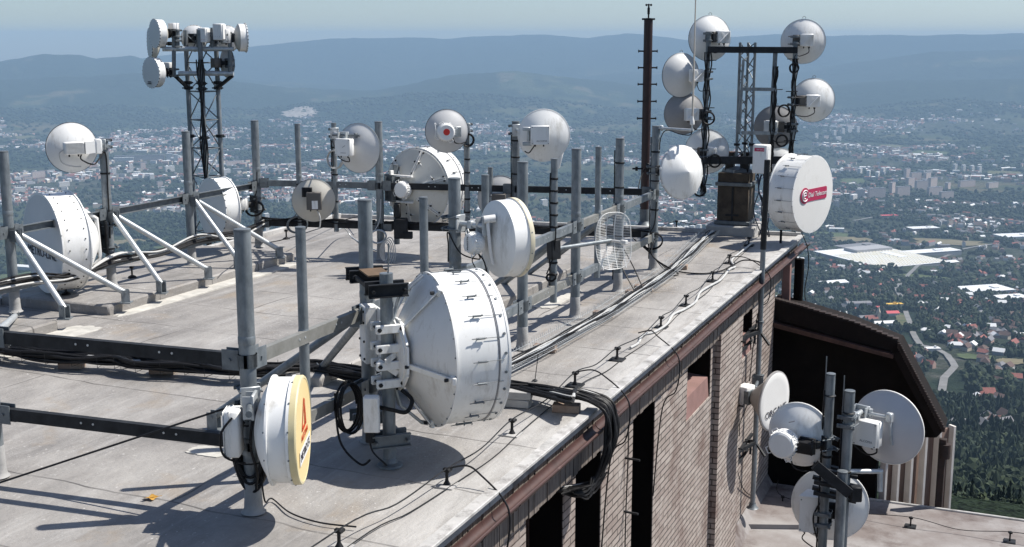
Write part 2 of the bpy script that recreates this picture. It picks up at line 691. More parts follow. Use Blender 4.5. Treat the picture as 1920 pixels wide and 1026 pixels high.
vor = nnode('ShaderNodeTexVoronoi', Scale=.0048)
sepc = nt.nodes.new('ShaderNodeSeparateColor')
nt.links.new(vor.outputs['Color'], sepc.inputs['Color'])
fieldc = ramp(sepc.outputs['Red'], [(0, (.032, .05, .022)), (.35, (.05, .07, .03)), (.6, (.075, .085, .042)), (.8, (.12, .105, .062)), (1, (.15, .125, .08))])
nf = nnode('ShaderNodeTexNoise', Scale=.03, Detail=8.0, Roughness=.7)
mottle = ramp(nf.outputs['Fac'], [(.35, (.026, .042, .020)), (.65, (.085, .09, .052))])
m1 = nt.nodes.new('ShaderNodeMix')
m1.data_type = 'RGBA'
m1.inputs[0].default_value = .35
nt.links.new(fieldc, m1.inputs[6])
nt.links.new(mottle, m1.inputs[7])
nf2 = nnode('ShaderNodeTexNoise', Scale=.022, Detail=9.0, Roughness=.75)
townc = ramp(nf2.outputs['Fac'], [(.40, (.025, .038, .022)), (.52, (.05, .058, .04)), (.62, (.12, .118, .108)), (.74, (.26, .25, .24))])
nf3 = nnode('ShaderNodeTexNoise', Scale=.012, Detail=10.0, Roughness=.78)
forc = ramp(nf3.outputs['Fac'], [(.36, (.012, .021, .012)), (.55, (.022, .036, .019)), (.72, (.036, .052, .026))])
af = nt.nodes.new('ShaderNodeAttribute')
af.attribute_name = 'forest'
at = nt.nodes.new('ShaderNodeAttribute')
at.attribute_name = 'town'
c = mixc(at.outputs['Fac'], m1.outputs[2], townc)
c = mixc(af.outputs['Fac'], c, forc)
bpn = nt.nodes.new('ShaderNodeBump')
bpn.inputs['Strength'].default_value = 1
bpn.inputs['Distance'].default_value = 45
nf4 = nnode('ShaderNodeTexNoise', Scale=.009, Detail=9.0, Roughness=.7)
nt.links.new(nf4.outputs['Fac'], bpn.inputs['Height'])
nt.links.new(bpn.outputs['Normal'], b.inputs['Normal'])
nt.links.new(c, b.inputs['Base Color'])

ground = np_mesh('ground', verts, quads, [LAND], smooth=True)
tag(ground, kind='structure')
fa = ground.data.attributes.new('forest', 'FLOAT', 'POINT')
fa.data.foreach_set('value', forest_mask(verts[:, 0], verts[:, 1]).astype(np.float32))
fa = ground.data.attributes.new('town', 'FLOAT', 'POINT')
fa.data.foreach_set('value', (town_mask(verts[:, 0], verts[:, 1]) * .85).astype(np.float32))

_ts = np.geomspace(60, 24000, 6000)


def hit(px, py):
    """where a sight line meets the terrain"""
    d = ray(px, py)
    h = math.hypot(d.x, d.y)
    x, y, z = d.x / h * _ts, d.y / h * _ts, CH + d.z / h * _ts
    below = np.nonzero(z < terr(x, y))[0]
    i = below[0] if len(below) else len(_ts) - 1
    return Vector((x[i], y[i], float(terr(x[i], y[i]))))


# ------------------------------------------------------------------ haze: one closed box of even thin air
HAZE = bpy.data.materials.new('haze_air')
HAZE.use_nodes = True
nt = HAZE.node_tree
nt.nodes.remove(nt.nodes['Principled BSDF'])
pv = nt.nodes.new('ShaderNodeVolumePrincipled')
pv.inputs['Color'].default_value = (.43, .64, .87, 1)
pv.inputs['Density'].default_value = 8.4e-5
pv.inputs['Anisotropy'].default_value = 0.0
nt.links.new(pv.outputs['Volume'], nt.nodes['Material Output'].inputs['Volume'])
hz = MB().box((0, 8100, (112 - 720) / 2), (26000, 19600, 832)).build('haze', HAZE, smooth=False)
tag(hz, kind='stuff')

# ------------------------------------------------------------------ vegetation prototypes
TREEM = [pbr('broadleaf_foliage', (.011, .021, .011), (.030, .044, .020), scale=.35, rough=.8, spec=.2, lo=.3, hi=.7),
         pbr('dark_conifer_foliage', (.007, .014, .008), (.016, .026, .014), scale=.35, rough=.85, spec=.15, lo=.3, hi=.7),
         pbr('light_broadleaf_foliage', (.020, .034, .015), (.044, .058, .024), scale=.35, rough=.8, spec=.2, lo=.3, hi=.7)]
BARK = pbr('tree_bark', (.05, .038, .028), (.09, .07, .05), scale=3, rough=.95)


def crown_mesh(kind, seed):
    rr = random.Random(seed)
    mb = MB()
    if kind == 'conifer':
        for lv in range(11):
            t = lv / 10
            h, rad = 2.2 + 12.5 * t, 2.9 * (1 - t) ** .85 + .25
            k = 11 if t < .7 else 7
            for i in range(k):
                a = 2 * PI * (i + rr.random() * .7) / k
                q = rad * rr.uniform(.7, 1.15)
                d = Vector((math.cos(a), math.sin(a), 0))
                e = Vector((-d.y, d.x, 0)) * (.5 + .25 * rad)
                p = Vector((0, 0, h))
                mb.add([p + Z * .7, p + d * q * .55 + e * .6 - Z * .25, p + d * q - Z * rr.uniform(.5, 1.1), p + d * q * .55 - e * .6 - Z * .25], [(0, 1, 2, 3)])
    else:
        lumps = []
        for i in range(9):
            a, q = rr.random() * 2 * PI, rr.random() ** .5 * 2.9
            lumps.append((Vector((math.cos(a) * q, math.sin(a) * q, rr.uniform(4.2, 9.5) - q * .4)), rr.uniform(1.5, 2.5)))
        for c, rad in lumps:
            for i in range(38):
                d = Vector((rr.gauss(0, 1), rr.gauss(0, 1), rr.gauss(.25, 1))).normalized()
                p = c + d * rad * rr.uniform(.65, 1.08)
                a, bb, _ = frame(d + Vector((rr.uniform(-.5, .5), rr.uniform(-.5, .5), rr.uniform(-.5, .5))))
                sz = rr.uniform(.45, .9)
                mb.add([p - a * sz, p - bb * sz * .8, p + a * sz * .9, p + bb * sz], [(0, 1, 2, 3)])
    return mb


def tree_proto(kind, mat, seed):
    root = thing('conifer_tree' if kind == 'conifer' else 'broadleaf_tree', (0, 0, -500), 'proto', 'tree')
    WM[root.name] = Matrix.Identity(4)
    crown_mesh(kind, seed).build('crown', mat, root, smooth=False, fix=False)
    t = MB().tube((0, 0, -.6), (0, 0, 5.5), .28, .12, n=6)
    for a in (.4, 2.5, 4.4):
        t.tube((0, 0, 3.2), (1.6 * math.cos(a), 1.6 * math.sin(a), 5.4), .1, .04, n=5)
    t.build('trunk', BARK, root)
    return root


protos = [tree_proto('conifer', TREEM[1], 1), tree_proto('conifer', TREEM[1], 2), tree_proto('broad', TREEM[0], 3), tree_proto('broad', TREEM[0], 4), tree_proto('broad', TREEM[2], 5)]
TLAB = {'conifer_tree': ('dark spiky conifer in the forest on the slope below the building', 'dark conifers on the near slope'),
        'broadleaf_tree': ('leafy round crowned tree in the forest on the slope below the building', 'leafy trees on the near slope')}
LIGHTLAB = ('pale green leafy tree in the forest on the slope below the building', 'pale green trees on the near slope')

# near slope at the right of the building
cand = []
tries = rng.random((34000, 2))
az_ = R(13) + tries[:, 0] * R(15)
d_ = np.sqrt(150 ** 2 + tries[:, 1] * (1180 ** 2 - 150 ** 2))
X_, Y_ = d_ * np.sin(az_), d_ * np.cos(az_)
keep = rng.random(len(d_)) < (forest_mask(X_, Y_) * .9 + .06) * np.interp(d_, [150, 350, 600, 1180], [1, .75, .42, .24])
X_, Y_, d_ = X_[keep], Y_[keep], d_[keep]
Z_ = terr(X_, Y_)
grow = fbm(X_ / 60, Y_ / 60, 400, 3)
clearing = (d_ > 560) & (fbm(X_ / 110, Y_ / 110, 410, 2) > .60)
near_individual, near_rest = [], []
vis = []
for i in range(len(X_)):
    if clearing[i]:
        continue
    px, py = to_px((X_[i], Y_[i], Z_[i] + 7))
    vis.append((d_[i], i, (1768 < px < 1935 and py < 1000)))
vis.sort()
n_ind = 0
for d0, i, v in vis:
    if v and n_ind < 280:
        n_ind += 1
        k = (0 if grow[i] < .47 else 2) + int(rng.integers(0, 2))
        if rng.random() < .14:
            k = 4
        r = copy_tree(protos[k])
        s_ = rng.uniform(.8, 1.3) * (1.05 if k < 2 else 1.0) * min(1.0, .22 + d0 / 800)
        r.location = (X_[i], Y_[i], Z_[i] - .3)
        r.rotation_euler = (0, 0, rng.uniform(0, 6.28))
        r.scale = (s_ * rng.uniform(.9, 1.15), s_, s_ * rng.uniform(.9, 1.2))
        lab, grp = LIGHTLAB if k == 4 else TLAB['conifer_tree' if k < 2 else 'broadleaf_tree']
        tag(r, lab, 'tree', grp)
    elif not v or d0 > 0:
        near_rest.append(i)
for p_ in protos:
    for ch in list(p_.children):
        bpy.data.objects.remove(ch)
    bpy.data.objects.remove(p_)


# the rest: merged lumpy crowns
def ico(sub):
    bm = bmesh.new()
    bmesh.ops.create_icosphere(bm, subdivisions=sub, radius=1)
    v = np.array([x.co[:] for x in bm.verts])
    f = np.array([[q.index for q in t.verts] for t in bm.faces])
    bm.free()
    return v, f


def clump(name, x, y, rad, hgt, sub, mats, pal):
    v0, f0 = ico(sub)
    n = len(x)
    z = terr(x, y)
    nv = len(v0)
    var = []
    for k in range(12):
        q = v0 * (1 + rng.uniform(-.42, .42, (nv, 1)))
        var.append(q)
    var = np.array(var)
    ci = rng.integers(0, 12, n)
    ro = rng.uniform(0, 2 * PI, n)
    B = var[ci]
    c_, s_ = np.cos(ro)[:, None], np.sin(ro)[:, None]
    vx = (B[:, :, 0] * c_ - B[:, :, 1] * s_) * rad[:, None]
    vy = (B[:, :, 0] * s_ + B[:, :, 1] * c_) * rad[:, None]
    top = np.where(pal[:, None] == 1, (1.25 - .55 * np.hypot(B[:, :, 0], B[:, :, 1])), 1.0)
    vz = (B[:, :, 2] * .5 * top + .5) * hgt[:, None]
    v = np.stack([vx + x[:, None], vy + y[:, None], vz + z[:, None] - .6], -1).reshape(-1, 3)
    f = (f0[None] + (np.arange(n) * nv)[:, None, None]).reshape(-1, 3)
    o = np_mesh(name, v, f, mats, np.repeat(pal, len(f0)))
    return tag(o, kind='stuff')


idx = np.array(near_rest)
clump('hillside_forest', X_[idx], Y_[idx], rng.uniform(2.2, 4.0, len(idx)) * np.minimum(1, .25 + d_[idx] / 800), rng.uniform(8, 14, len(idx)) * np.minimum(1, .25 + d_[idx] / 800), 2, TREEM, np.where(grow[idx] < .47, 1, np.where(rng.random(len(idx)) < .2, 2, 0)))


def scatter(n, d0, d1, a0=-27, a1=27):
    t = rng.random((n, 2))
    a = R(a0) + t[:, 0] * R(a1 - a0)
    d = np.sqrt(d0 ** 2 + t[:, 1] * (d1 ** 2 - d0 ** 2))
    return d * np.sin(a), d * np.cos(a), d


ROADS = [
    ('road', 8, [(1690, 560), (1703, 600), (1712, 628), (1726, 650), (1752, 655), (1776, 668), (1790, 690), (1770, 712), (1766, 735), (1778, 752), (1800, 762), (1788, 778), (1772, 795)]),
    ('road', 8, [(1778, 752), (1830, 766), (1880, 776), (1960, 790)]),
    ('road', 10, [(1600, 415), (1640, 408), (1700, 404), (1790, 405), (1960, 392)]),
    ('road', 9, [(1690, 560), (1680, 540), (1720, 500), (1800, 470), (1960, 440)]),
]
road_pts = []
ROADM = pbr('road_asphalt', (.13, .13, .125), (.19, .185, .18), scale=.05, rough=.9)
for nm, wdt, pl in ROADS:
    pts = []
    gp = [hit(*p) for p in pl]
    for i in range(len(gp) - 1):
        for k in range(8):
            pts.append(gp[i].lerp(gp[i + 1], k / 8))
    pts.append(gp[-1])
    vs, fs = [], []
    for i, p in enumerate(pts):
        d = (pts[min(i + 2, len(pts) - 1)] - pts[max(i - 2, 0)])
        d.z = 0
        d.normalize()
        e = Vector((d.y, -d.x, 0)) * wdt / 2
        for q in (p - e, p + e):
            vs.append((q.x, q.y, float(terr(q.x, q.y)) + 2.2))
        road_pts.append((p.x, p.y))
    fs = [(2 * i, 2 * i + 1, 2 * i + 3, 2 * i + 2) for i in range(len(pts) - 1)]
    mb = MB().add(vs, fs)
    tag(mb.build('road', ROADM, smooth=False, fix=False), kind='structure')
road_pts = np.array(road_pts)


q0 = hit(561, 213)
qv, qf = [], []
qr = random.Random(8)
for k in range(40):
    t = 2 * PI * k / 40
    a = 1 + qr.uniform(-.22, .22)
    x, y = q0.x + 125 * a * math.cos(t), q0.y + 190 * a * math.sin(t)
    qv.append((x, y, float(terr(x, y)) + 9))
qv.append((q0.x, q0.y, float(terr(q0.x, q0.y)) + 12))
tag(MB().add(qv, [(40, k, (k + 1) % 40) for k in range(40)]).build('quarry', pbr('quarry_rock', (.20, .18, .16), (.36, .33, .30), scale=.03, rough=.95), smooth=False), kind='structure')

BLOCKED = []   # (x, y, radius) kept free of trees and scattered houses


def free(x, y, pad=0):
    ok = np.ones(len(x), bool)
    for p in range(0, len(road_pts), 2):
        ok &= (x - road_pts[p, 0]) ** 2 + (y - road_pts[p, 1]) ** 2 > (17 + pad) ** 2
    for bx, by, br in BLOCKED:
        ok &= (x - bx) ** 2 + (y - by) ** 2 > (br + pad) ** 2
    return ok


def field(px, py, wpx, hpx, c1, c2, seed):
    rr = random.Random(seed)
    q = hit(px, py)
    e0, e1 = hit(px + wpx / 2, py), hit(px, py - hpx / 2)
    a, b_ = (e0 - q).length, max((e1 - q).length, 30)
    th = math.atan2(q.x, q.y)
    ux, uy = Vector((math.cos(th), -math.sin(th), 0)), Vector((math.sin(th), math.cos(th), 0))
    n, m_ = 40, 8
    jit = [1 + rr.uniform(-.16, .16) for _ in range(n)]
    vs, fs = [], []
    for r_ in range(1, m_ + 1):
        for k in range(n):
            t = 2 * PI * k / n
            f = (abs(math.cos(t)) ** 4 + abs(math.sin(t)) ** 4) ** -.25 * jit[k] * r_ / m_
            p = q + ux * (a * f * math.cos(t)) + uy * (b_ * f * math.sin(t))
            vs.append((p.x, p.y, float(terr(p.x, p.y)) + 2.0))
    for r_ in range(m_ - 1):
        for k in range(n):
            k2 = (k + 1) % n
            fs.append((r_ * n + k, r_ * n + k2, (r_ + 1) * n + k2, (r_ + 1) * n + k))
    fs.append(tuple(range(n)))
    mt = pbr('meadow_%d' % seed, c1, c2, scale=.03, rough=.95, spec=.1, det=8)
    tag(MB().add(vs, fs).build('field', mt, smooth=False, fix=False), kind='structure')
    for i in range(-6, 7):
        for j in range(-2, 3):
            p = q + ux * (a * i / 6.5) + uy * (b_ * j / 2.5)
            BLOCKED.append((p.x, p.y, max(a / 10, b_ / 4.5)))


TAN, TAN2, GRN, GRN2 = (.13, .115, .07), (.19, .165, .105), (.055, .075, .032), (.085, .105, .05)
field(1600, 452, 70, 12, TAN, TAN2, 1)
field(1778, 456, 120, 12, TAN, TAN2, 2)
field(1560, 441, 60, 8, GRN, GRN2, 3)
field(1600, 340, 45, 9, GRN, GRN2, 4)
field(1880, 325, 60, 7, TAN, GRN2, 5)
field(1735, 522, 80, 8, GRN, GRN2, 6)
field(1830, 672, 60, 10, GRN, GRN2, 7)
field(1895, 680, 50, 8, TAN, TAN2, 8)
field(40, 520, 90, 14, GRN, GRN2, 9)
field(30, 545, 110, 10, TAN, TAN2, 10)
field(330, 465, 70, 10, GRN, GRN2, 11)
field(240, 455, 60, 8, TAN, TAN2, 12)
field(1745, 287, 60, 7, GRN, GRN2, 13)
field(1670, 275, 40, 6, TAN, GRN2, 14)
field(48, 258, 34, 6, TAN, GRN2, 15)
field(1690, 600, 14, 22, GRN, TAN, 16)

# ------------------------------------------------------------------ buildings in the valley
WALLS = [pbr('render_white', (.62, .60, .56), None, rough=.9), pbr('render_cream', (.48, .42, .33), None, rough=.9), pbr('render_grey', (.32, .32, .33), None, rough=.9),
         pbr('render_rose', (.42, .28, .23), None, rough=.9)]
ROOFS = [pbr('roof_tile_red', (.20, .07, .055), (.27, .10, .08), scale=.4, rough=.9), pbr('roof_tile_brown', (.10, .062, .05), None, rough=.9),
         pbr('roof_grey', (.17, .17, .18), None, rough=.85), pbr('roof_pale_sheet', (.66, .67, .67), None, rough=.7), pbr('roof_bright_red_sheet', (.48, .06, .07), None, rough=.7),
         pbr('roof_yellow_sheet', (.62, .38, .04), None, rough=.7)]
PANEW = bpy.data.materials.new('panel_block_facade')
PANEW.use_nodes = True
nt = PANEW.node_tree
tc = nt.nodes.new('ShaderNodeTexCoord')
bk = nt.nodes.new('ShaderNodeTexBrick')
mp = nt.nodes.new('ShaderNodeMapping')
sx = nt.nodes.new('ShaderNodeSeparateXYZ')
cx = nt.nodes.new('ShaderNodeCombineXYZ')
ad = nt.nodes.new('ShaderNodeMath')
nt.links.new(tc.outputs['Object'], sx.inputs[0])
nt.links.new(sx.outputs[0], ad.inputs[0])
nt.links.new(sx.outputs[1], ad.inputs[1])
nt.links.new(ad.outputs[0], cx.inputs[0])
nt.links.new(sx.outputs[2], cx.inputs[1])
nt.links.new(cx.outputs[0], bk.inputs['Vector'])
bk.offset = 0
bk.inputs['Scale'].default_value = 1
bk.inputs['Color1'].default_value = (.16, .17, .19, 1)
bk.inputs['Color2'].default_value = (.20, .20, .21, 1)
bk.inputs['Mortar'].default_value = (.72, .68, .62, 1)
bk.inputs['Mortar Size'].default_value = .75
bk.inputs['Brick Width'].default_value = 3.6
bk.inputs['Row Height'].default_value = 2.9
nt.links.new(bk.outputs['Color'], nt.nodes['Principled BSDF'].inputs['Base Color'])
PANER = PANEW.copy()
PANER.name = 'rose_panel_block_facade'
PANER.node_tree.nodes['Brick Texture'].inputs['Mortar'].default_value = (.66, .52, .45, 1)


def bld(name, label, cat, p, rot, w, d, h, wall, roof, kind='flat', group=None, rh=3.2, extra=None):
    o = thing(name, (p[0], p[1], p[2]), label, cat, group, rot)
    M = WM[o.name]
    MB(M).box((0, 0, h / 2 - 1.5), (w, d, h + 3)).build('wall', wall, o, smooth=False)
    rf = MB(M)
    if kind == 'gable':
        e = .5
        rf.prism([(-w / 2 - e, -d / 2 - e, h), (-w / 2 - e, d / 2 + e, h), (-w / 2 - e, 0, h + rh)], (w + 2 * e, 0, 0))
    elif kind == 'hip':
        e, q = .5, w / 2 - min(w, d) * .35
        rf.add([(-w / 2 - e, -d / 2 - e, h), (w / 2 + e, -d / 2 - e, h), (w / 2 + e, d / 2 + e, h), (-w / 2 - e, d / 2 + e, h), (-q, 0, h + rh), (q, 0, h + rh)],
               [(0, 1, 5, 4), (1, 2, 5), (2, 3, 4, 5), (3, 0, 4), (0, 3, 2, 1)])
    else:
        rf.box((0, 0, h + .45), (w + .6, d + .6, .5))
        rf.box((w * .2, 0, h + 1.6), (w * .12, d * .3, 2.6))
    rf.build('roof', roof, o, smooth=False)
    return o


# landmark halls seen between the trees at the right
def hall(px, py, w, d, h, rot, wall, roof, label, kind='flat', cat='hall', rh=3.0, name='industrial_hall'):
    p = hit(px, py)
    BLOCKED.append((p.x, p.y, max(w, d) * .62))
    return bld(name, label, cat, p, R(rot), w, d, h, wall, roof, kind, rh=rh)


fac = hall(1650, 488, 205, 250, 9, 24, WALLS[2], ROOFS[3], 'vast white roofed factory with rows of yellow tinted skylights in the valley', cat='factory', name='factory')
M = WM[fac.name]
shed = MB(M)
for i in range(20):
    for j in range(12):
        x, y = -93 + i * 9.8, -115 + j * 15
        shed.prism([(x - 2.6, y - 5.0, 9.75), (x + 2.8, y - 5.0, 9.75), (x + 1.6, y - 5.0, 11.9)], (0, 10.0, 0))
SHEDM = pbr('skylight_sheds', (.84, .82, .76), (.80, .75, .58), scale=.05, rough=.6)
tag(shed.build('skylight', SHEDM, fac, smooth=False), kind='stuff')
up = MB(M).box((30, 80, 13), (110, 50, 8)).build('upper_block', WALLS[2], fac, smooth=False)
hall(1735, 477, 190, 45, 8, 20, WALLS[2], ROOFS[3], 'long pale roofed hall with white tanks right of the skylit factory')
hall(1610, 468, 120, 60, 10, 26, WALLS[3], ROOFS[2], 'dull grey roofed works building behind the skylit factory')
hall(1848, 548, 95, 60, 8, 16, WALLS[0], ROOFS[3], 'pale flat roofed shopping hall at the right edge')
hall(1895, 563, 62, 34, 7, 16, WALLS[0], ROOFS[3], 'bright white low hall below the shopping hall')
hall(1770, 497, 70, 26, 7, 25, WALLS[1], ROOFS[3], 'small white hall with pitched roof beside the factory', 'gable')
hall(1608, 577, 42, 17, 9, 8, WALLS[0], ROOFS[2], 'grey roofed cream works hall left of the yellow roof', 'gable', rh=2)
hall(1668, 577, 44, 10, 6, 8, WALLS[1], ROOFS[5], 'long low building with bright yellow roof')
hall(1642, 583, 24, 14, 5, 8, WALLS[0], ROOFS[4], 'low hall with bright red roof left of the yellow one', 'gable', rh=3)
hall(1672, 592, 20, 12, 5, 8, WALLS[0], ROOFS[4], 'small red roofed hall below the yellow roof', 'gable', rh=3)
hall(1655, 611, 34, 13, 5, 10, WALLS[0], ROOFS[3], 'white metal roofed barn near the church', 'gable', rh=2.5)
hall(1748, 659, 18, 9, 4, 5, WALLS[0], ROOFS[3], 'small white flat roofed shed beside the winding road')
hall(1628, 600, 30, 12, 5, 10, WALLS[2], ROOFS[2], 'long grey roofed sheds below the red roof', 'gable', rh=2.5)
hall(1560, 535, 60, 30, 7, 20, WALLS[0], ROOFS[3], 'white roofed workshop below the skylit factory on the left', 'gable')
hall(1905, 447, 110, 60, 9, 12, WALLS[0], ROOFS[3], 'white logistics hall at the right edge above the shopping hall')
hall(1730, 432, 90, 40, 8, 14, WALLS[3], ROOFS[3], 'pale flat hall in the trees beyond the brown field')
hall(1665, 408, 60, 22, 7, 10, WALLS[3], ROOFS[4], 'faint red roofed hall beside the far road')
hall(720, 560, 80, 30, 8, 10, WALLS[0], ROOFS[3], 'white roofed hall hidden in the valley behind the roof')
hall(45, 505, 60, 22, 8, -20, WALLS[0], ROOFS[3], 'white roofed farm shed in the fields at the left edge', 'gable')
ch = hall(1632, 606, 20, 9, 7, 15, WALLS[1], ROOFS[0], 'small church with red roof and pale pointed tower', 'gable', 'church', 5, 'church')
M = WM[ch.name]
MB(M).box((12.2, 0, 7), (5, 5, 18)).lathe([(3.7, 16), (.2, 25)], 4, (12.2, 0, 0), 'z').build('tower', WALLS[1], ch, smooth=False)

# slab and tower blocks of flats
BL = []


def blk(px, py, wpx, hm, rot, rose, dep=13):
    p = hit(px, py)
    w = wpx * math.hypot(p.x, p.y) / FPX
    BLOCKED.append((p.x, p.y, w * .6))
    bld('apartment_block', None, 'apartment block', p, R(rot), w, dep, hm, PANER if rose else PANEW, ROOFS[2] if rose else ROOFS[3])
    o = COL.objects[-1]
    BL.append((o, p))
    return o


def last_thing():
    return [o for o in COL.objects if o.name.startswith('apartment_block')][-1]


spec = [(1643, 372, 40, 40, -14, 1, 1), (1612, 374, 18, 38, -30, 1, 1), (1672, 362, 20, 44, 20, 1, 1), (1692, 367, 34, 36, -8, 1, 1), (1706, 352, 22, 42, 5, 1, 1),
        (1727, 356, 30, 38, -10, 1, 1), (1748, 350, 26, 38, 8, 1, 1), (1752, 366, 38, 33, -6, 1, 1), (1776, 360, 18, 38, 20, 1, 1), (1774, 372, 34, 26, -8, 1, 1),
        (1700, 336, 14, 48, 5, 1, 1), (1716, 338, 28, 34, -6, 1, 1), (1738, 338, 20, 34, 10, 1, 1), (1812, 350, 44, 26, -5, 1, 1), (1860, 352, 36, 22, 5, 1, 1),
        (1600, 378, 24, 26, 20, 0, 1), (1568, 392, 16, 30, 60, 1, 1), (1628, 332, 12, 30, 30, 0, 2), (1645, 334, 16, 28, 30, 0, 2), (1655, 328, 12, 32, 20, 0, 2), (1612, 328, 12, 30, 20, 0, 2),
        (1592, 250, 13, 48, 0, 0, 3), (1580, 254, 8, 46, 0, 0, 3), (1564, 256, 8, 40, 0, 0, 3), (1548, 262, 14, 26, 0, 1, 3), (1608, 249, 8, 42, 0, 0, 3), (1571, 264, 16, 24, 0, 0, 3), (1530, 260, 9, 32, 0, 0, 3),
        (1790, 322, 8, 36, 0, 0, 4), (1806, 322, 8, 32, 0, 0, 4), (1822, 323, 9, 32, 0, 0, 4), (1836, 324, 8, 30, 0, 0, 4),
        (1263, 452, 9, 36, 20, 0, 5), (1274, 450, 9, 40, 20, 0, 5), (1286, 448, 9, 38, 20, 0, 5), (1298, 447, 8, 38, 20, 0, 5), (1310, 446, 8, 40, 20, 0, 5), (1250, 455, 9, 34, 20, 0, 5),
        (262, 301, 100, 27, -4, 1, 6), (232, 303, 40, 20, 6, 0, 6), (318, 300, 12, 34, 0, 0, 6), (330, 304, 9, 38, 0, 0, 6),
        (72, 333, 26, 28, 10, 1, 7), (52, 340, 14, 22, 0, 1, 7), (246, 322, 8, 36, 0, 0, 7), (268, 318, 10, 34, 0, 1, 7), (318, 322, 20, 26, 5, 0, 7), (214, 330, 8, 34, 0, 0, 7), (200, 326, 7, 30, 0, 0, 7),
        (285, 340, 9, 30, 0, 0, 7), (120, 350, 22, 20, 8, 0, 7), (38, 362, 20, 22, 0, 0, 7), (300, 352, 12, 26, 0, 1, 7),
        (438, 310, 34, 22, 4, 1, 8), (425, 330, 16, 30, 0, 0, 8), (500, 420, 10, 34, 0, 0, 8), (500, 440, 9, 30, 10, 0, 8), (910, 295, 3, 60, 0, 0, 8), (1080, 330, 10, 36, 0, 0, 8),
        (1020, 390, 14, 30, 0, 0, 8), (680, 330, 14, 22, 0, 1, 8), (1120, 400, 22, 26, 0, 0, 8), (960, 400, 16, 30, 0, 1, 8)]
BLAB = {1: ('rose grey slab of flats in the large estate across the right valley', 'estate of rose slab blocks'),
        2: ('pale tower block left of the rose estate', 'pale towers left of the estate'),
        3: ('distant pale tower block on the rise at the foot of the hills', 'far pale towers on the rise'),
        4: ('far pale tower block right above the rose estate', 'pale towers above the estate'),
        5: ('pale block of flats in a close row behind the rusty pedestal', 'row of pale blocks behind the pedestal'),
        6: ('long pale block of flats in the far row left of the lattice tower', 'far row of flats at left'),
        7: ('block of flats scattered in the left of the town', 'scattered blocks at left'),
        8: ('lone block of flats in the middle of the far town', 'lone blocks in the far town')}
for px, py, wpx, hm, rot, rose, g in spec:
    blk(px, py, wpx * .86, hm * .92, rot + 34 if g != 6 else 14, rose)
for o, s_ in zip([o for o in COL.objects if o.get('category') == 'apartment block'], spec):
    tag(o, BLAB[s_[6]][0], None, BLAB[s_[6]][1])

# family houses: the 290 that show largest are things of their own
HX, HY, HD = scatter(9000, 800, 3300, 11, 25)
hm_ = town_mask(HX, HY) * (1 - forest_mask(HX, HY) * .9)
k_ = (rng.random(len(HX)) < hm_ * .22 + .06) & free(HX, HY, 8)
HX, HY, HD = HX[k_], HY[k_], HD[k_]
ok = []
cell = {}
for i in np.argsort(HD):
    key = (int(HX[i] // 18), int(HY[i] // 18))
    if key in cell:
        continue
    cell[key] = 1
    ok.append(i)
HZ = terr(HX, HY)
HL = ['red', 'brown', 'grey', 'pale']
n_h, rest = 0, []
for i in ok:
    px, py = to_px((HX[i], HY[i], HZ[i] + 5))
    seen = px < 1930 and (px > 1775 or (px > 1505 and py < 560) or (1505 < px and py < 560 + (px - 1505) * .45))
    r_ = int(rng.choice([0, 1, 2, 3], p=[.27, .31, .24, .18]))
    w_ = int(rng.integers(0, 4))
    if seen and n_h < 285:
        n_h += 1
        bld('house', 'small family house with %s roof among the trees of the suburb' % HL[r_], 'house', (HX[i], HY[i], HZ[i] - .5), rng.uniform(0, 3.14), rng.uniform(10, 17), rng.uniform(8.5, 11),
            rng.uniform(4, 7), WALLS[w_], ROOFS[r_], 'hip' if rng.random() < .3 else 'gable', group='%s roofed houses in the suburb' % HL[r_], rh=rng.uniform(3, 5))
    else:
        rest.append(i)


def far_houses(name, x, y, w, d, h, rh, pal):
    base = np.array([(-1, -1, 0), (1, -1, 0), (1, 1, 0), (-1, 1, 0), (-1, -1, 1), (1, -1, 1), (1, 1, 1), (-1, 1, 1), (-1, 0, 2), (1, 0, 2)], float)
    fq = np.array([(0, 1, 5, 4), (1, 2, 6, 5), (2, 3, 7, 6), (3, 0, 4, 7), (4, 5, 9, 8), (6, 7, 8, 9), (4, 8, 7, 7), (5, 6, 9, 9)])
    n = len(x)
    ro = rng.uniform(0, PI, n)
    ox, oy = base[:, 0][None] * w[:, None] / 2, base[:, 1][None] * d[:, None] / 2
    c_, s_ = np.cos(ro)[:, None], np.sin(ro)[:, None]
    zz = np.where(base[:, 2][None] == 0, -2, np.where(base[:, 2][None] == 1, h[:, None], (h + rh)[:, None]))
    z0 = terr(x, y)
    v = np.stack([ox * c_ - oy * s_ + x[:, None], ox * s_ + oy * c_ + y[:, None], zz + z0[:, None]], -1).reshape(-1, 3)
    tri = []
    for q in fq:
        tri.append((q[0], q[1], q[2]))
        if q[2] != q[3]:
            tri.append((q[0], q[2], q[3]))
    tri = np.array(tri)
    isroof = np.array([0] * 8 + [1] * 4 + [0] * 2)
    f = (tri[None] + (np.arange(n) * 10)[:, None, None]).reshape(-1, 3)
    wl = rng.choice([0, 1, 2, 3], n, p=[.27, .3, .26, .17])
    mi = np.where(isroof[None] == 1, 4 + pal[:, None], wl[:, None]).reshape(-1)
    return tag(np_mesh(name, v, f, WALLS + ROOFS[:4], mi), kind='stuff')


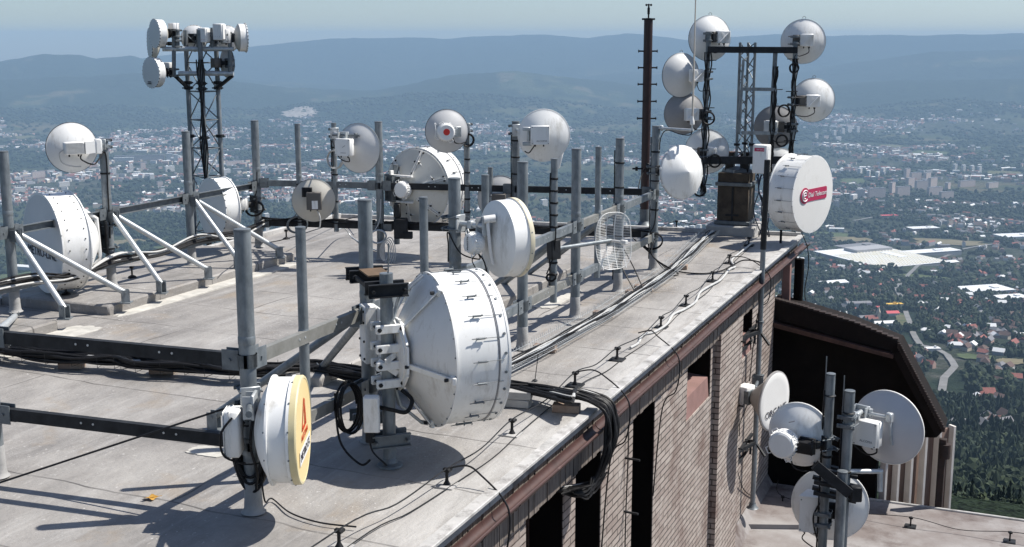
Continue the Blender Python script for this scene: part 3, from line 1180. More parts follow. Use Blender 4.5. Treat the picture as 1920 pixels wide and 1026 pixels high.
def town(name, n, d0, d1, dens, sz, a0=-27, a1=27, hgt=(4, 8)):
    x, y, d = scatter(n, d0, d1, a0, a1)
    t = town_mask(x, y) * (1 - forest_mask(x, y) * .85)
    cl = fbm(x / 260, y / 260, 222, 3)
    k = (rng.random(n) < t * dens * sstep(.38, .6, cl) * 1.6) & free(x, y, 10)
    x, y = x[k], y[k]
    m = len(x)
    far_houses(name, x, y, rng.uniform(*sz, m) * rng.choice([1, 1, 1, 2.2], m), rng.uniform(.7, 1, m) * sz[0], rng.uniform(*hgt, m), rng.uniform(1.5, 4, m), rng.choice([0, 1, 2, 3], m, p=[.20, .30, .28, .22]))
    return m


rest = np.array(rest)
far_houses('suburb_houses_beyond', HX[rest], HY[rest], rng.uniform(10, 16, len(rest)), rng.uniform(8, 11, len(rest)), rng.uniform(4, 7, len(rest)), rng.uniform(2.5, 4.5, len(rest)), rng.choice([0, 1, 2, 3], len(rest), p=[.34, .28, .22, .16]))
town('far_suburb_houses', 9000, 2000, 3500, .45, (10, 16), -27, 11)
town('far_town_houses', 16000, 3300, 5400, .6, (11, 20), hgt=(5, 12))
town('far_town_buildings', 26000, 5200, 9600, .7, (13, 30), hgt=(6, 15))

# trees of the valley
tx, ty, td = scatter(26000, 1000, 2700)
fm = forest_mask(tx, ty)
hedge = sstep(.5, .62, fbm(tx / 70, ty / 70, 303, 3))
k_ = (rng.random(len(tx)) < np.maximum(fm * .9, .36 * hedge + .10)) & free(tx, ty)
tx, ty = tx[k_], ty[k_]
m = len(tx)
g_ = fbm(tx / 120, ty / 120, 404, 3)
clump('valley_forest', tx, ty, rng.uniform(2.6, 5.2, m), rng.uniform(7, 14, m), 2, TREEM, np.where(g_ < .42, 1, np.where(rng.random(m) < .25, 2, 0)))
tx, ty, td = scatter(34000, 2600, 5000)
fm = forest_mask(tx, ty)
hedge = sstep(.5, .6, fbm(tx / 110, ty / 110, 303, 3))
k_ = (rng.random(len(tx)) < np.maximum(fm * .8, .34 * hedge + .05)) & free(tx, ty)
tx, ty = tx[k_], ty[k_]
m = len(tx)
clump('far_valley_forest', tx, ty, rng.uniform(5, 9, m), rng.uniform(9, 15, m), 1, TREEM, rng.choice([0, 1, 2], m, p=[.6, .25, .15]))
tx, ty, td = scatter(30000, 4900, 9800)
fm = forest_mask(tx, ty)
hedge = sstep(.5, .6, fbm(tx / 200, ty / 200, 303, 3))
k_ = (rng.random(len(tx)) < np.maximum(fm * .75, .32 * hedge + .04)) & free(tx, ty)
tx, ty = tx[k_], ty[k_]
m = len(tx)
clump('distant_woodland', tx, ty, rng.uniform(9, 17, m), rng.uniform(10, 17, m), 1, TREEM, rng.choice([0, 1, 2], m, p=[.6, .3, .1]))
# ================================================================== the building (local frame: x = outward w, y = along s, z up)
BROOT = thing('mountain_building', ORG, 'large brick building with flat grey felt roof carrying all the antennas', 'building', None, -ANG, 'thing')
BM = WM[BROOT.name]

# ---- roof membrane material
ROOF = bpy.data.materials.new('grey_roofing_membrane')
ROOF.use_nodes = True
nt = ROOF.node_tree
b = nt.nodes['Principled BSDF']
b.inputs['Roughness'].default_value = .62
tc = nt.nodes.new('ShaderNodeTexCoord')


def mapn(scale, rot=(0, 0, 0)):
    m = nt.nodes.new('ShaderNodeMapping')
    m.inputs['Scale'].default_value = scale
    m.inputs['Rotation'].default_value = rot
    nt.links.new(tc.outputs['Object'], m.inputs['Vector'])
    return m.outputs['Vector']


def noise(vec, scale, det=6, rough=.6, dist=0):
    n = nt.nodes.new('ShaderNodeTexNoise')
    n.inputs['Scale'].default_value = scale
    n.inputs['Detail'].default_value = det
    n.inputs['Roughness'].default_value = rough
    n.inputs['Distortion'].default_value = dist
    nt.links.new(vec, n.inputs['Vector'])
    return n.outputs['Fac']


def mrange(v, a, b_, c=0.0, d=1.0):
    m = nt.nodes.new('ShaderNodeMapRange')
    m.inputs['From Min'].default_value = a
    m.inputs['From Max'].default_value = b_
    m.inputs['To Min'].default_value = c
    m.inputs['To Max'].default_value = d
    nt.links.new(v, m.inputs['Value'])
    return m.outputs['Result']


def mixk(fac, a, col):
    m = nt.nodes.new('ShaderNodeMix')
    m.data_type = 'RGBA'
    nt.links.new(fac, m.inputs[0])
    nt.links.new(a, m.inputs[6])
    m.inputs[7].default_value = tuple(col) + (1,)
    return m.outputs[2]


def mul(a, k):
    m = nt.nodes.new('ShaderNodeMath')
    m.operation = 'MULTIPLY'
    nt.links.new(a, m.inputs[0])
    if isinstance(k, (int, float)):
        m.inputs[1].default_value = k
    else:
        nt.links.new(k, m.inputs[1])
    return m.outputs[0]


base = ramp(noise(mapn((1, .6, 1)), .9, 9, .7), [(.34, (.165, .156, .147)), (.5, (.258, .244, .229)), (.66, (.345, .33, .31))])
streak = noise(mapn((2.8, .2, 1)), 1.5, 10, .75, .3)
c = mixk(mul(mrange(streak, .52, .70), .6), base, (.42, .41, .395))
streak2 = noise(mapn((2.2, .5, 1)), 1.2, 8, .7, .3)
c = mixk(mul(mrange(streak2, .54, .74), .5), c, (.14, .13, .122))
c = mixk(mul(mrange(noise(mapn((1, 1, 1)), 1.1, 5, .6, .5), .57, .70), .6), c, (.27, .215, .155))
speck = mul(mrange(noise(mapn((1, 1, 1)), 26, 3, .7), .62, .70), mrange(noise(mapn((1, 1, 1)), 1.4, 3), .42, .60))
c = mixk(mul(speck, .8), c, (.6, .59, .57))
# pale border towards the eaves
sepx = nt.nodes.new('ShaderNodeSeparateXYZ')
nt.links.new(tc.outputs['Object'], sepx.inputs[0])
edge = mrange(sepx.outputs['X'], -.75, -.1)
c = mixk(mul(mul(edge, mrange(noise(mapn((2, .5, 1)), 1.6, 8, .7), .3, .55)), .8), c, (.46, .45, .43))
# overlapping sheet joints
bk = nt.nodes.new('ShaderNodeTexBrick')
bk.inputs['Scale'].default_value = 1
bk.inputs['Brick Width'].default_value = 5.3
bk.inputs['Row Height'].default_value = 1.06
bk.inputs['Mortar Size'].default_value = .012
bk.inputs['Mortar Smooth'].default_value = .4
bk.offset = .37
bk.inputs['Color1'].default_value = bk.inputs['Color2'].default_value = (0, 0, 0, 1)
bk.inputs['Mortar'].default_value = (1, 1, 1, 1)
dv = nt.nodes.new('ShaderNodeMix')
dv.data_type = 'RGBA'
dv.blend_type = 'ADD'
dv.inputs[0].default_value = .12
nzc = nt.nodes.new('ShaderNodeTexNoise')
nzc.inputs['Scale'].default_value = 1.7
nt.links.new(tc.outputs['Object'], nzc.inputs['Vector'])
nt.links.new(mapn((1, 1, 1), (0, 0, R(2))), dv.inputs[6])
nt.links.new(nzc.outputs['Color'], dv.inputs[7])
nt.links.new(dv.outputs[2], bk.inputs['Vector'])
sepm = nt.nodes.new('ShaderNodeSeparateColor')
nt.links.new(bk.outputs['Color'], sepm.inputs['Color'])
joint = sepm.outputs['Red']
c = mixk(mul(mul(joint, mrange(noise(mapn((1, 1, 1)), 1.3, 4), .34, .56)), .85), c, (.075, .07, .066))
nt.links.new(c, b.inputs['Base Color'])
hm = nt.nodes.new('ShaderNodeMath')
hm.operation = 'ADD'
nt.links.new(mul(noise(mapn((1.6, .5, 1)), 1.6, 7, .6), 1.0), hm.inputs[0])
nt.links.new(mul(noise(mapn((1, 1, 1)), 24, 6, .7), .3), hm.inputs[1])
hm2 = nt.nodes.new('ShaderNodeMath')
hm2.operation = 'SUBTRACT'
nt.links.new(hm.outputs[0], hm2.inputs[0])
nt.links.new(mul(joint, .10), hm2.inputs[1])
bp = nt.nodes.new('ShaderNodeBump')
bp.inputs['Strength'].default_value = .55
bp.inputs['Distance'].default_value = .05
nt.links.new(hm2.outputs[0], bp.inputs['Height'])
nt.links.new(bp.outputs['Normal'], b.inputs['Normal'])

# lower roof: rain-stained
LROOF = pbr('stained_terrace_felt', (.285, .272, .265), (.17, .145, .135), scale=1.1, rough=.85, det=9, lo=.36, hi=.62, c3=(.085, .062, .055), c3lo=.5, c3hi=.66, c3scale=.9, bump=.3, bscale=7)

# brick
BRK = bpy.data.materials.new('weathered_brick')
BRK.use_nodes = True
nt = BRK.node_tree
b = nt.nodes['Principled BSDF']
b.inputs['Roughness'].default_value = .9
tc = nt.nodes.new('ShaderNodeTexCoord')
sx = nt.nodes.new('ShaderNodeSeparateXYZ')
cx = nt.nodes.new('ShaderNodeCombineXYZ')
ad = nt.nodes.new('ShaderNodeMath')
nt.links.new(tc.outputs['Object'], sx.inputs[0])
nt.links.new(sx.outputs[0], ad.inputs[0])
nt.links.new(sx.outputs[1], ad.inputs[1])
nt.links.new(ad.outputs[0], cx.inputs[0])
nt.links.new(sx.outputs[2], cx.inputs[1])
bk = nt.nodes.new('ShaderNodeTexBrick')
nt.links.new(cx.outputs[0], bk.inputs['Vector'])
bk.inputs['Scale'].default_value = 1
bk.inputs['Brick Width'].default_value = .34
bk.inputs['Row Height'].default_value = .074
bk.inputs['Mortar Size'].default_value = .0075
bk.inputs['Mortar Smooth'].default_value = .15
bk.inputs['Bias'].default_value = -.1
bk.inputs['Color1'].default_value = (.37, .32, .285, 1)
bk.inputs['Color2'].default_value = (.25, .205, .18, 1)
bk.inputs['Mortar'].default_value = (.045, .037, .033, 1)
c = bk.outputs['Color']
stain = noise(tc.outputs['Object'], 1.3, 9, .72)
c = mixk(mul(mrange(stain, .49, .68), .75), c, (.115, .068, .055))
stain2 = noise(tc.outputs['Object'], 2.3, 8, .7)
c = mixk(mul(mrange(stain2, .52, .7), .5), c, (.47, .43, .39))
nt.links.new(c, b.inputs['Base Color'])
bp = nt.nodes.new('ShaderNodeBump')
bp.inputs['Strength'].default_value = 1
bp.inputs['Distance'].default_value = .03
iv = nt.nodes.new('ShaderNodeMath')
iv.operation = 'SUBTRACT'
iv.inputs[0].default_value = 1
nt.links.new(bk.outputs['Fac'], iv.inputs[1])
nt.links.new(iv.outputs[0], bp.inputs['Height'])
nt.links.new(bp.outputs['Normal'], b.inputs['Normal'])

# boarded fascia
FAS = pbr('weathered_fascia_boards', (.095, .075, .063), (.23, .195, .168), scale=5, rough=.85, stretch=(1, 7, .35), det=8, lo=.3, hi=.7, c3=(.035, .03, .028), c3lo=.5, c3hi=.68, c3scale=7)

# ---- main roof slab
S_NEAR, S_FARR, S_FARL, W_L = -9.0, 13.75, 12.7, -8.15
N = MB(BM)
nu, nv = 30, 60
vs, fs = [], []
for i in range(nu + 1):
    for j in range(nv + 1):
        w = W_L + (0 - W_L) * i / nu
        sfar = S_FARL + (S_FARR - S_FARL) * i / nu
        s_ = S_NEAR + (sfar - S_NEAR) * j / nv
        dz = .018 * (math.sin(w * 2.1 + s_ * .4) + math.sin(s_ * 1.3 + w * .7)) * (0 if i in (0, nu) or j in (0, nv) else 1) * .35
        vs.append((w, s_, dz))
for i in range(nu):
    for j in range(nv):
        a = i * (nv + 1) + j
        fs.append((a, a + nv + 1, a + nv + 2, a + 1))
N.add(vs, fs)
rim = [i * (nv + 1) for i in range(nu + 1)] + [nu * (nv + 1) + j for j in range(1, nv + 1)] + [i * (nv + 1) + nv for i in range(nu - 1, -1, -1)] + [j for j in range(nv - 1, 0, -1)]
lo = [(vs[k][0], vs[k][1], -.10) for k in rim]
n0 = len(N.v)
N.add(lo, [])
for k in range(len(rim)):
    k2 = (k + 1) % len(rim)
    N.f.append((rim[k], rim[k2], n0 + k2, n0 + k))
    N.m.append(0)
N.f.append(tuple(n0 + k for k in range(len(rim) - 1, -1, -1)))
N.m.append(0)
N.build('roof', ROOF, BROOT, ang=30)


def bl(name, mat, fn, ang=38, parent=None, kind=None):
    mb = MB(BM)
    fn(mb)
    o = mb.build(name, mat, parent or BROOT, ang=ang)
    if kind:
        o['kind'] = kind
    return o


# pale drip edge along the eaves, fascia, gutter
bl('drip_edge', TIN, lambda m: (m.box((.012, (S_NEAR + S_FARR) / 2, .012), (.10, S_FARR - S_NEAR - .02, .03), ch=.006),
                                 m.box((W_L - .01, (S_NEAR + S_FARL) / 2, .03), (.08, S_FARL - S_NEAR - .02, .10), ch=.01),
                                 m.bar(BM.inverted() @ (BM @ Vector((W_L, S_FARL + .02, .02))), (0, S_FARR + .02, .02), .08, .08)))
FZ0, FZ1 = -.50, -.115


def fascia(m):
    s_ = S_NEAR
    rr = random.Random(3)
    while s_ < S_FARR - .02:
        wd = rr.uniform(.085, .12)
        e = min(s_ + wd, S_FARR)
        m.box((-.055 + rr.uniform(-.006, .006), (s_ + e) / 2, (FZ0 + FZ1) / 2 + rr.uniform(-.012, .0)), (.03, e - s_ - .009, FZ1 - FZ0), ch=.003)
        s_ = e


bl('fascia', FAS, fascia)
bl('fascia_backing', SHADEBR, lambda m: m.box((-.095, (S_NEAR + S_FARR) / 2, (FZ0 + FZ1) / 2 - .005), (.04, S_FARR - S_NEAR - .05, FZ1 - FZ0 - .03)))
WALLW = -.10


bl('soffit', SHADEBR, lambda m: m.box(((WALLW - .8 - .12) / 2, (S_NEAR + S_FARR) / 2, FZ0 + .05), (abs(WALLW - .8) - .12, S_FARR - S_NEAR - .06, .03)))


def gutter(m):
    # half-round channel with rolled lip, slightly sagging sections
    poly = []
    for k in range(13):
        a = PI + PI * k / 12
        poly.append((.062 * math.cos(a), .062 * math.sin(a)))
    poly += [(.055 * math.cos(a), .055 * math.sin(a)) for a in [2 * PI - PI * k / 12 for k in range(13)]]
    s_ = S_NEAR
    k = 0
    while s_ < S_FARR + .1:
        e = min(s_ + 2.45, S_FARR + .15)
        dz = .006 * math.sin(k * 1.7)
        m.extr([(-x, y) for x, y in poly], (.085, s_, -.125 + dz), (.085, e - .004, -.125 - dz))
        s_, k = e, k + 1
    m.path([(.145, S_NEAR + i * .5, -.122 + .004 * math.sin(i)) for i in range(int((S_FARR - S_NEAR) / .5) + 1)], .012, 8)


gut = bl('gutter', GUTTER, gutter)


def brackets(m):
    s_ = S_NEAR + .3
    while s_ < S_FARR:
        m.path([(.015, s_, -.11), (.022, s_, -.165), (.06, s_, -.193), (.115, s_, -.18), (.150, s_, -.13), (.148, s_, -.112)], .006, 6)
        s_ += .62


bl('gutter_bracket', DARKST, brackets, parent=gut, kind='stuff')

# ---- facade: piers between dark recesses
S_WEND = on_w(1447, 700, WALLW)[0]
ZB = -15.0
ZT = FZ0 + .06


def sw(px, py):
    return on_w(px, py, WALLW)[0]


full = [(sw(986, 1010), sw(1056, 960)), (sw(1079, 920), sw(1127, 900)), (sw(1186, 850), sw(1226, 850))]
win = [(sw(1289, 700), sw(1332, 700), on_w(1290, 788, WALLW)[1]), (sw(1376, 630), sw(1410, 620), on_w(1378, 690, WALLW)[1])]
full = [(-4.2, -3.4), (-2.4, -1.7)] + full
print('WALL', S_WEND, full, win)
cuts = [(a, b_, None) for a, b_ in full] + win
cuts.sort()
TH = .42


def wall(m):
    s_ = S_NEAR
    for a, b_, z in cuts:
        m.box((WALLW - TH / 2, (s_ + a) / 2, (ZB + ZT) / 2), (TH, a - s_, ZT - ZB))
        if z is not None:
            m.box((WALLW - TH / 2, (a + b_) / 2, (ZB + z) / 2), (TH, b_ - a, z - ZB))
        s_ = b_
    m.box((WALLW - TH / 2, (s_ + S_WEND) / 2, (ZB + ZT) / 2), (TH, S_WEND - s_, ZT - ZB))


bl('brick_wall', BRK, wall)


def shade_jambs(m):
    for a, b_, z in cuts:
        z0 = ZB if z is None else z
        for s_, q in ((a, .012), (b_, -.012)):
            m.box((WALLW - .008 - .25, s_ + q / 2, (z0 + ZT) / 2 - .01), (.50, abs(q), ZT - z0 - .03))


bl('shade_jamb', SHADEBR, shade_jambs)  # thin dark liners put the recess shade into the jamb colour
# shallow pilaster near the far windows
sp_ = sw(1338, 800)
bl('pilaster', BRK, lambda m: m.box((WALLW + .045, (sw(1333, 800) + sw(1375, 800)) / 2, (ZB + ZT) / 2), (.09, abs(sw(1375, 800) - sw(1333, 800)) * .96, ZT - ZB - .02)))
bl('inner_wall', SHADEBR, lambda m: m.box((WALLW - TH - .35, (S_NEAR + S_WEND) / 2, (ZB + ZT) / 2), (.1, S_WEND - S_NEAR, ZT - ZB)))
for a, b_, z in cuts:
    fr = MB(BM)
    zz = ZB if z is None else z
    q = .05
    fr.box((WALLW - TH + .08, a + q / 2, (zz + ZT) / 2), (.06, q, ZT - zz))
    fr.box((WALLW - TH + .08, b_ - q / 2, (zz + ZT) / 2), (.06, q, ZT - zz))
    wnd = fr.build('window', RUSTBR, BROOT)
    GL = MATS.get('dark_window_glass') or pbr('dark_window_glass', (.006, .007, .008), None, rough=.08, spec=.5)
    g = MB(BM)
    g.box((WALLW - TH + .05, (a + b_) / 2, (zz + ZT) / 2), (.02, b_ - a - 2 * q - .006, ZT - zz - .02))
    g.build('pane', GL, wnd)
    if z is not None:
        s2 = MB(BM)
        hgt = .26
        # sloping rendered sill panel
        s2.prism([(WALLW - TH + .12, a + .013, z + .002), (WALLW - .012, a + .013, z + .002), (WALLW - .03, a + .013, z + hgt), (WALLW - TH + .12, a + .013, z + hgt + .03)], (0, b_ - a - .026, 0))
        s2.build('sill_panel', PINK, wnd)

# body of the building below (so that nothing is hollow) and the inner volume
bl('building_core', SHADEBR, lambda m: m.prism([(W_L + .5, S_NEAR + .1, ZB), (WALLW - TH - .45, S_NEAR + .1, ZB), (WALLW - TH - .45, S_FARR - 1.3, ZB), (W_L + .5, S_FARL - .4, ZB)], (0, 0, -.112 - ZB)))
# annex under the lattice tower, left
bl('annex_roof', CONC, lambda m: m.box((W_L - 1.2, 14.2, -6.5), (3.4, 4.2, 9.0)))

# ---- lower roof
LZ = -3.85
S_LF = S_WEND + .02
bl('lower_roof', LROOF, lambda m: m.box(((WALLW + 7.5) / 2, (S_LF - 12) / 2, LZ - .15), (7.5 - WALLW, S_LF + 12, .30), ch=.02))
bl('lower_roof_edge', TIN, lambda m: (m.box((3.9, S_LF + .03, LZ - .04), (7.2, .05, .12), ch=.01)))
bl('lower_roof_upstand', LROOF, lambda m: m.prism([(WALLW + .002, -8, LZ + .004), (WALLW + .13, -8, LZ + .004), (WALLW + .002, -8, LZ + .22)], (0, S_LF + 8 - .03, 0)))
bl('lower_body', SHADEBR, lambda m: m.box(((WALLW + 7.2) / 2, (S_LF - 12) / 2, (LZ - .32 + ZB) / 2), (7.2 - WALLW, S_LF + 11.6, LZ - .32 - ZB)))

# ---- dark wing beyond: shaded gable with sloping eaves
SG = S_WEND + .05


def g(px, py, ds=0.0):
    w, z = on_s(px, py, SG + ds)
    return w, z


pts = [(1449, 562), (1505, 577), (1600, 606), (1688, 642), (1727, 716), (1773, 803)]
top = [g(*p) for p in pts]
inner = [g(*p) for p in [(1449, 600), (1560, 622), (1676, 663), (1716, 735), (1758, 812)]]
wl = g(1640, 900)[0]
wlow = g(1640, 980)[1]
# main wall, its shade painted in as near-black colour
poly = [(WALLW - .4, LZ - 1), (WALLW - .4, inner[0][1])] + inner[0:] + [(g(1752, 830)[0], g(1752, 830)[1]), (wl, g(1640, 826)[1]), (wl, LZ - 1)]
bl('shaded_wing_wall', SHADEBR, lambda m: m.prism([(w, SG + .25, z) for w, z in poly], (0, .25, 0)))
# eaves boards in front of it: upper cladding with shade in its colour and brown ledge below


def eaves(m):
    for i in range(len(top) - 1):
        (w0, z0), (w1, z1) = top[i], top[i + 1]
        dz0 = .30 if i < 3 else .16
        dz1 = .30 if i + 1 < 3 else .16
        m.prism([(w0, SG - .02, z0), (w1, SG - .02, z1), (w1 - (.0 if i < 3 else .12), SG - .02, z1 - dz1), (w0 - (.0 if i < 3 else .12), SG - .02, z0 - dz0)], (0, .5, 0))


bl('wing_eaves', pbr('shade_darkened_cladding', (.006, .004, .0035), (.011, .007, .006), scale=6, rough=.85, spec=.2), eaves)
bl('wing_ledge', RUSTBR, lambda m: m.prism([(inner[0][0], SG - .10, inner[0][1] - .02), (inner[2][0], SG - .10, inner[2][1] + .0), (inner[2][0], SG - .10, inner[2][1] - .06), (inner[0][0], SG - .10, inner[0][1] - .09)], (0, .34, 0)))


def slates(m):
    for i in range(3, 5):
        (w0, z0), (w1, z1) = top[i], top[i + 1]
        n = 17
        for k in range(n):
            t = (k + .5) / n
            m.box((w0 + (w1 - w0) * t - .02, SG - .03, z0 + (z1 - z0) * t - .03), (.05, .05, .08), ch=.004)
    for k in range(26):
        t = k / 26
        q = t * 3
        i = min(int(q), 2)
        f = q - i
        m.box((top[i][0] + (top[i + 1][0] - top[i][0]) * f, SG + .05, top[i][1] + (top[i + 1][1] - top[i][1]) * f + .012), (.10, .12, .03), ch=.004)


bl('eaves_edging', pbr('dark_edge_slates', (.012, .007, .006), (.03, .016, .013), scale=9, rough=.8), slates)
# ribbed pier screen right of the wing
rs = []
fin_px = [(1646, 970), (1690, 970), (1716, 970), (1735, 970), (1756, 970)]


SUNPIER = pbr('sunlit_pale_pier', (.58, .54, .50), (.68, .64, .60), scale=4, rough=.8)  # paleness stands for sunlight on the pier edges
FX = [g(1646, 940)[0] + .165 * k * (1 + .02 * k) for k in range(6)]
FS = [SG + .34 + .19 * k * (1 + .10 * k) for k in range(6)]
FZ = [g(1700, y)[1] for y in (872, 862, 846, 832, 838, 850)]
SD = Vector((.66, .755, 0)).normalized()
SN = Vector((SD.y, -SD.x, 0))
for k in range(6):
    c_ = Vector((FX[k], FS[k], 0)) + SN * .045
    bl('screen_pier', SUNPIER, lambda m: m.box((c_.x, c_.y, (FZ[k] - 11) / 2), (.05, .13, FZ[k] + 11), (SD, SN, Z), ch=.006))
PALEP_ = 0
INF = pbr('brown_infill', (.16, .105, .085), (.27, .19, .155), scale=4, rough=.9, stretch=(3, 3, .4))
bl('screen_infill', INF, lambda m: m.prism([(FX[0], FS[0], -11), (FX[5], FS[5], -11), (FX[5] - SN.x * .04, FS[5] - SN.y * .04, -11), (FX[0] - SN.x * .04, FS[0] - SN.y * .04, -11)], (0, 0, 11 + FZ[1] + .05)))
we, ze = g(1766, 850)
bl('corner_post', MATS['dark_edge_slates'], lambda m: (m.box((we + .0, SG + .1, (ze - 11) / 2 + .2), (.11, .11, ze + 11), ch=.01), m.tube((we + .03, SG + .1, ze - .1), (we + .03, SG + .1, ze + .12), .09, .09)))

# posts carrying the far roof corner
pa, pb_ = on_s(1475, 520, SG + .25), on_s(1498, 520, SG + .45)
bl('oxide_red_post', PINK, lambda m: m.box((pa[0], SG + .25, (-.25 + on_s(1475, 592, SG + .25)[1]) / 2), (.13, .1, -.25 - on_s(1475, 592, SG + .25)[1]), ch=.01))
bl('dark_corner_post', SHADEBR, lambda m: m.tube((pb_[0], SG + .45, FZ0 + .3), (pb_[0], SG + .45, -2.2), .075, .075))

# ---- raised strip along the left edge of the roof, with pale sealing felt at its foot
RZ = .13
ka, kb, kc = to_L(P(226, 596)), to_L(P(535, 488)), to_L(P(135, 612))
KW = (ka[0] + kb[0]) / 2
bl('raised_strip', ROOF, lambda m: (m.box(((W_L + .04 + KW) / 2, (ka[1] + kb[1]) / 2, RZ / 2 - .01), (KW - W_L - .04, kb[1] - ka[1], RZ + .02), ch=.02),
                                    m.box(((W_L + .04 + KW) / 2, (kc[1] - .25 + S_NEAR) / 2, RZ / 2 - .01), (KW - W_L - .04, kc[1] - .25 - S_NEAR, RZ + .02), ch=.02)))


def flat_patch(m, w0, s0, w1, s1, z=.014, seed=0, mi=0):
    rr = random.Random(seed)
    n = 36
    pts = []
    for k in range(n):
        t = 2 * PI * k / n
        cx_, sy_ = math.cos(t), math.sin(t)
        q = max(abs(cx_), abs(sy_)) ** .8
        r = 1 + rr.uniform(-.07, .07)
        pts.append(((w0 + w1) / 2 + (w1 - w0) / 2 * cx_ / q * r, (s0 + s1) / 2 + (s1 - s0) / 2 * sy_ / q * r))
    c0 = len(m.v)
    cen = ((w0 + w1) / 2, (s0 + s1) / 2, z + .004)
    vs = [cen] + [(x, y, z) for x, y in pts] + [(x, y, z - .03) for x, y in pts]
    fs = []
    for k in range(n):
        k2 = (k + 1) % n
        fs += [(0, 1 + k, 1 + k2), (1 + k, 1 + n + k, 1 + n + k2, 1 + k2)]
    m.add(vs, fs)


def seals(m):
    for a_ in ((KW - .02, ka[1] - .05, KW + .24, kb[1] + .1, .016, 1), (KW - .02, kc[1] - 1.6, KW + .4, kc[1] + .05, .016, 2)):
        bl('sealing_felt', SEAL, lambda m: flat_patch(m, *a_))
    for (px, py, a, b2, sd) in [(392, 848, .17, .10, 3), (1040, 560, .2, .6, 8), (640, 715, .3, .25, 9)]:
        q = to_L(P(px, py))
        bl('sealing_felt', SEAL, lambda m: flat_patch(m, q[0] - a, q[1] - b2, q[0] + a, q[1] + b2, .010, sd))


seals(None)
# kerb between the poles of the inner row, right side
k1, k2 = to_L(P(965, 580)), to_L(P(1058, 522))
bl('inner_kerb', ROOF, lambda m: m.box(((k1[0] + k2[0]) / 2 - .25, (k1[1] + k2[1]) / 2, .07), (.55, k2[1] - k1[1] + .5, .16), ch=.015))
k3 = to_L(P(640, 705))
bl('felt_ramp', ROOF, lambda m: m.box((k3[0] - .2, k3[1], .05), (.5, .9, .12), ch=.02))
# sloping felt ramp at the foot of the wall corner
bl('felt_upstand', LROOF, lambda m: m.prism([(WALLW + .004, S_LF - 1.9, LZ), (WALLW + 1.05, S_LF - 1.5, LZ), (WALLW + 1.05, S_LF - .02, LZ), (WALLW + .004, S_LF - .02, LZ)], (0, 0, .07)))
print('S_WEND', S_WEND)
# ================================================================== poles and beams
RU = Vector((.384, .923, 0))
RB = Vector((-1.78, 8.0, 0))


def rowR(s):
    return RB + RU * (1.64 * s)


LB = Vector((-5.70, 13.75, 0))


def rowL(s):
    return LB + Vector((.63, 1.5, 0)) * s


FA, FB = rowL(3), rowR(6)
poles = {}
GR_BIG = 'thick galvanised antenna poles'
PR = .056


def pole(key, p, z0, z1, r, label, standing=True, wraps=0, seams=True, mat=None, group=None, lean=0.0):
    o = thing('antenna_pole', (p.x, p.y, z0), label, 'pole', group)
    m = MB()
    m.tube((p.x, p.y, z0 - (.02 if standing else 0)), (p.x, p.y, z1), r, n=22)
    m.build('shaft', mat or GALV, o)
    c = MB()
    c.lathe([(r + .0012, -.012), (r + .0012, .003), (r - .003, .005), (r * .2, .006)], 22, (p.x, p.y, z1), 'z', cap1=True)
    c.build('cap', GALVD, o)
    if seams:
        q = MB()
        for zz in ((z0 + .62 * (z1 - z0),) if r > .045 else (z0 + .5 * (z1 - z0),)):
            q.lathe([(r, -.03), (r + .003, -.022), (r + .003, .022), (r, .03)], 22, (p.x, p.y, zz), 'z')
        q.build('weld_collar', mat or GALV, o)
    if standing:
        f = MB()
        f.lathe([(r * 1.55, z0 + .004), (r * 1.3, z0 + .015), (r * 1.16, z0 + .04), (r * 1.09, z0 + .10), (r * 1.05, z0 + .24), (r, z0 + .245)], 22, (p.x, p.y, 0), 'z')
        f.build('felt_collar', pbr_once('grey_felt_collar'), o)
    if wraps:
        w = MB()
        rr = random.Random(hash(key) % 1000)
        for k in range(wraps):
            zz = z0 + .25 + (z1 - z0 - .4) * (k + .5) / wraps
            w.lathe([(r, -.012), (r + .007, -.008), (r + .007, .008), (r, .012)], 18, (p.x, p.y, zz), 'z')
        t = rr.uniform(2.2, 3.6)
        w.path([(p.x + (r + .01) * math.cos(t + .15 * math.sin(k)), p.y + (r + .01) * math.sin(t + .15 * math.sin(k)), z0 + .15 + (z1 - z0 - .3) * k / 14) for k in range(15)], .008, 6)
        w.build('cable', BLACK, o)
    poles[key] = (p, r, z0, z1)
    return o


def pbr_once(n):
    return MATS.get(n) or pbr(n, (.26, .26, .255), (.36, .355, .345), scale=7, rough=.8, bump=.15)


PT = 1.97
PO = {}
PO['A'] = pole('A', Vector((-3.83, 8.70, 0)), 0, PT, PR, 'galvanised pole cut off by the left edge of the photo, nearest row')
PO['B'] = pole('B', rowR(0), 0, PT, PR, 'nearest tall galvanised pole carrying the yellow faced antenna')
PO['D'] = pole('D', rowR(1), 0, PT, PR, 'thick galvanised pole with clamped brown brackets left of the big white drum')
PO['F'] = pole('F', rowR(2), 0, PT, PR, 'galvanised pole holding the white drum with cream rim')
PO['G'] = pole('G', rowR(3), 0, PT, PR, 'tall galvanised pole right of the white drum with cream rim')
PO['H'] = pole('H', rowR(4), 0, PT, PR, 'tall galvanised pole left of the wire grid antenna')
PO['I'] = pole('I', rowR(5), 0, PT, PR, 'tall galvanised pole standing behind the wire grid antenna', wraps=5)
PO['J'] = pole('J', rowR(6), 0, 2.02, PR, 'tall galvanised corner pole holding the conical white radome', wraps=4)
PO['L0'] = pole('L0', rowL(0), RZ, PT, PR, 'galvanised pole at the far left edge beside the large left drum')
PO['L1'] = pole('L1', rowL(1), RZ, PT - .02, PR, 'galvanised pole carrying the finned dish and the large left drum', wraps=3)
PO['L2'] = pole('L2', rowL(2), RZ, PT, PR, 'galvanised pole in front of the lattice tower')
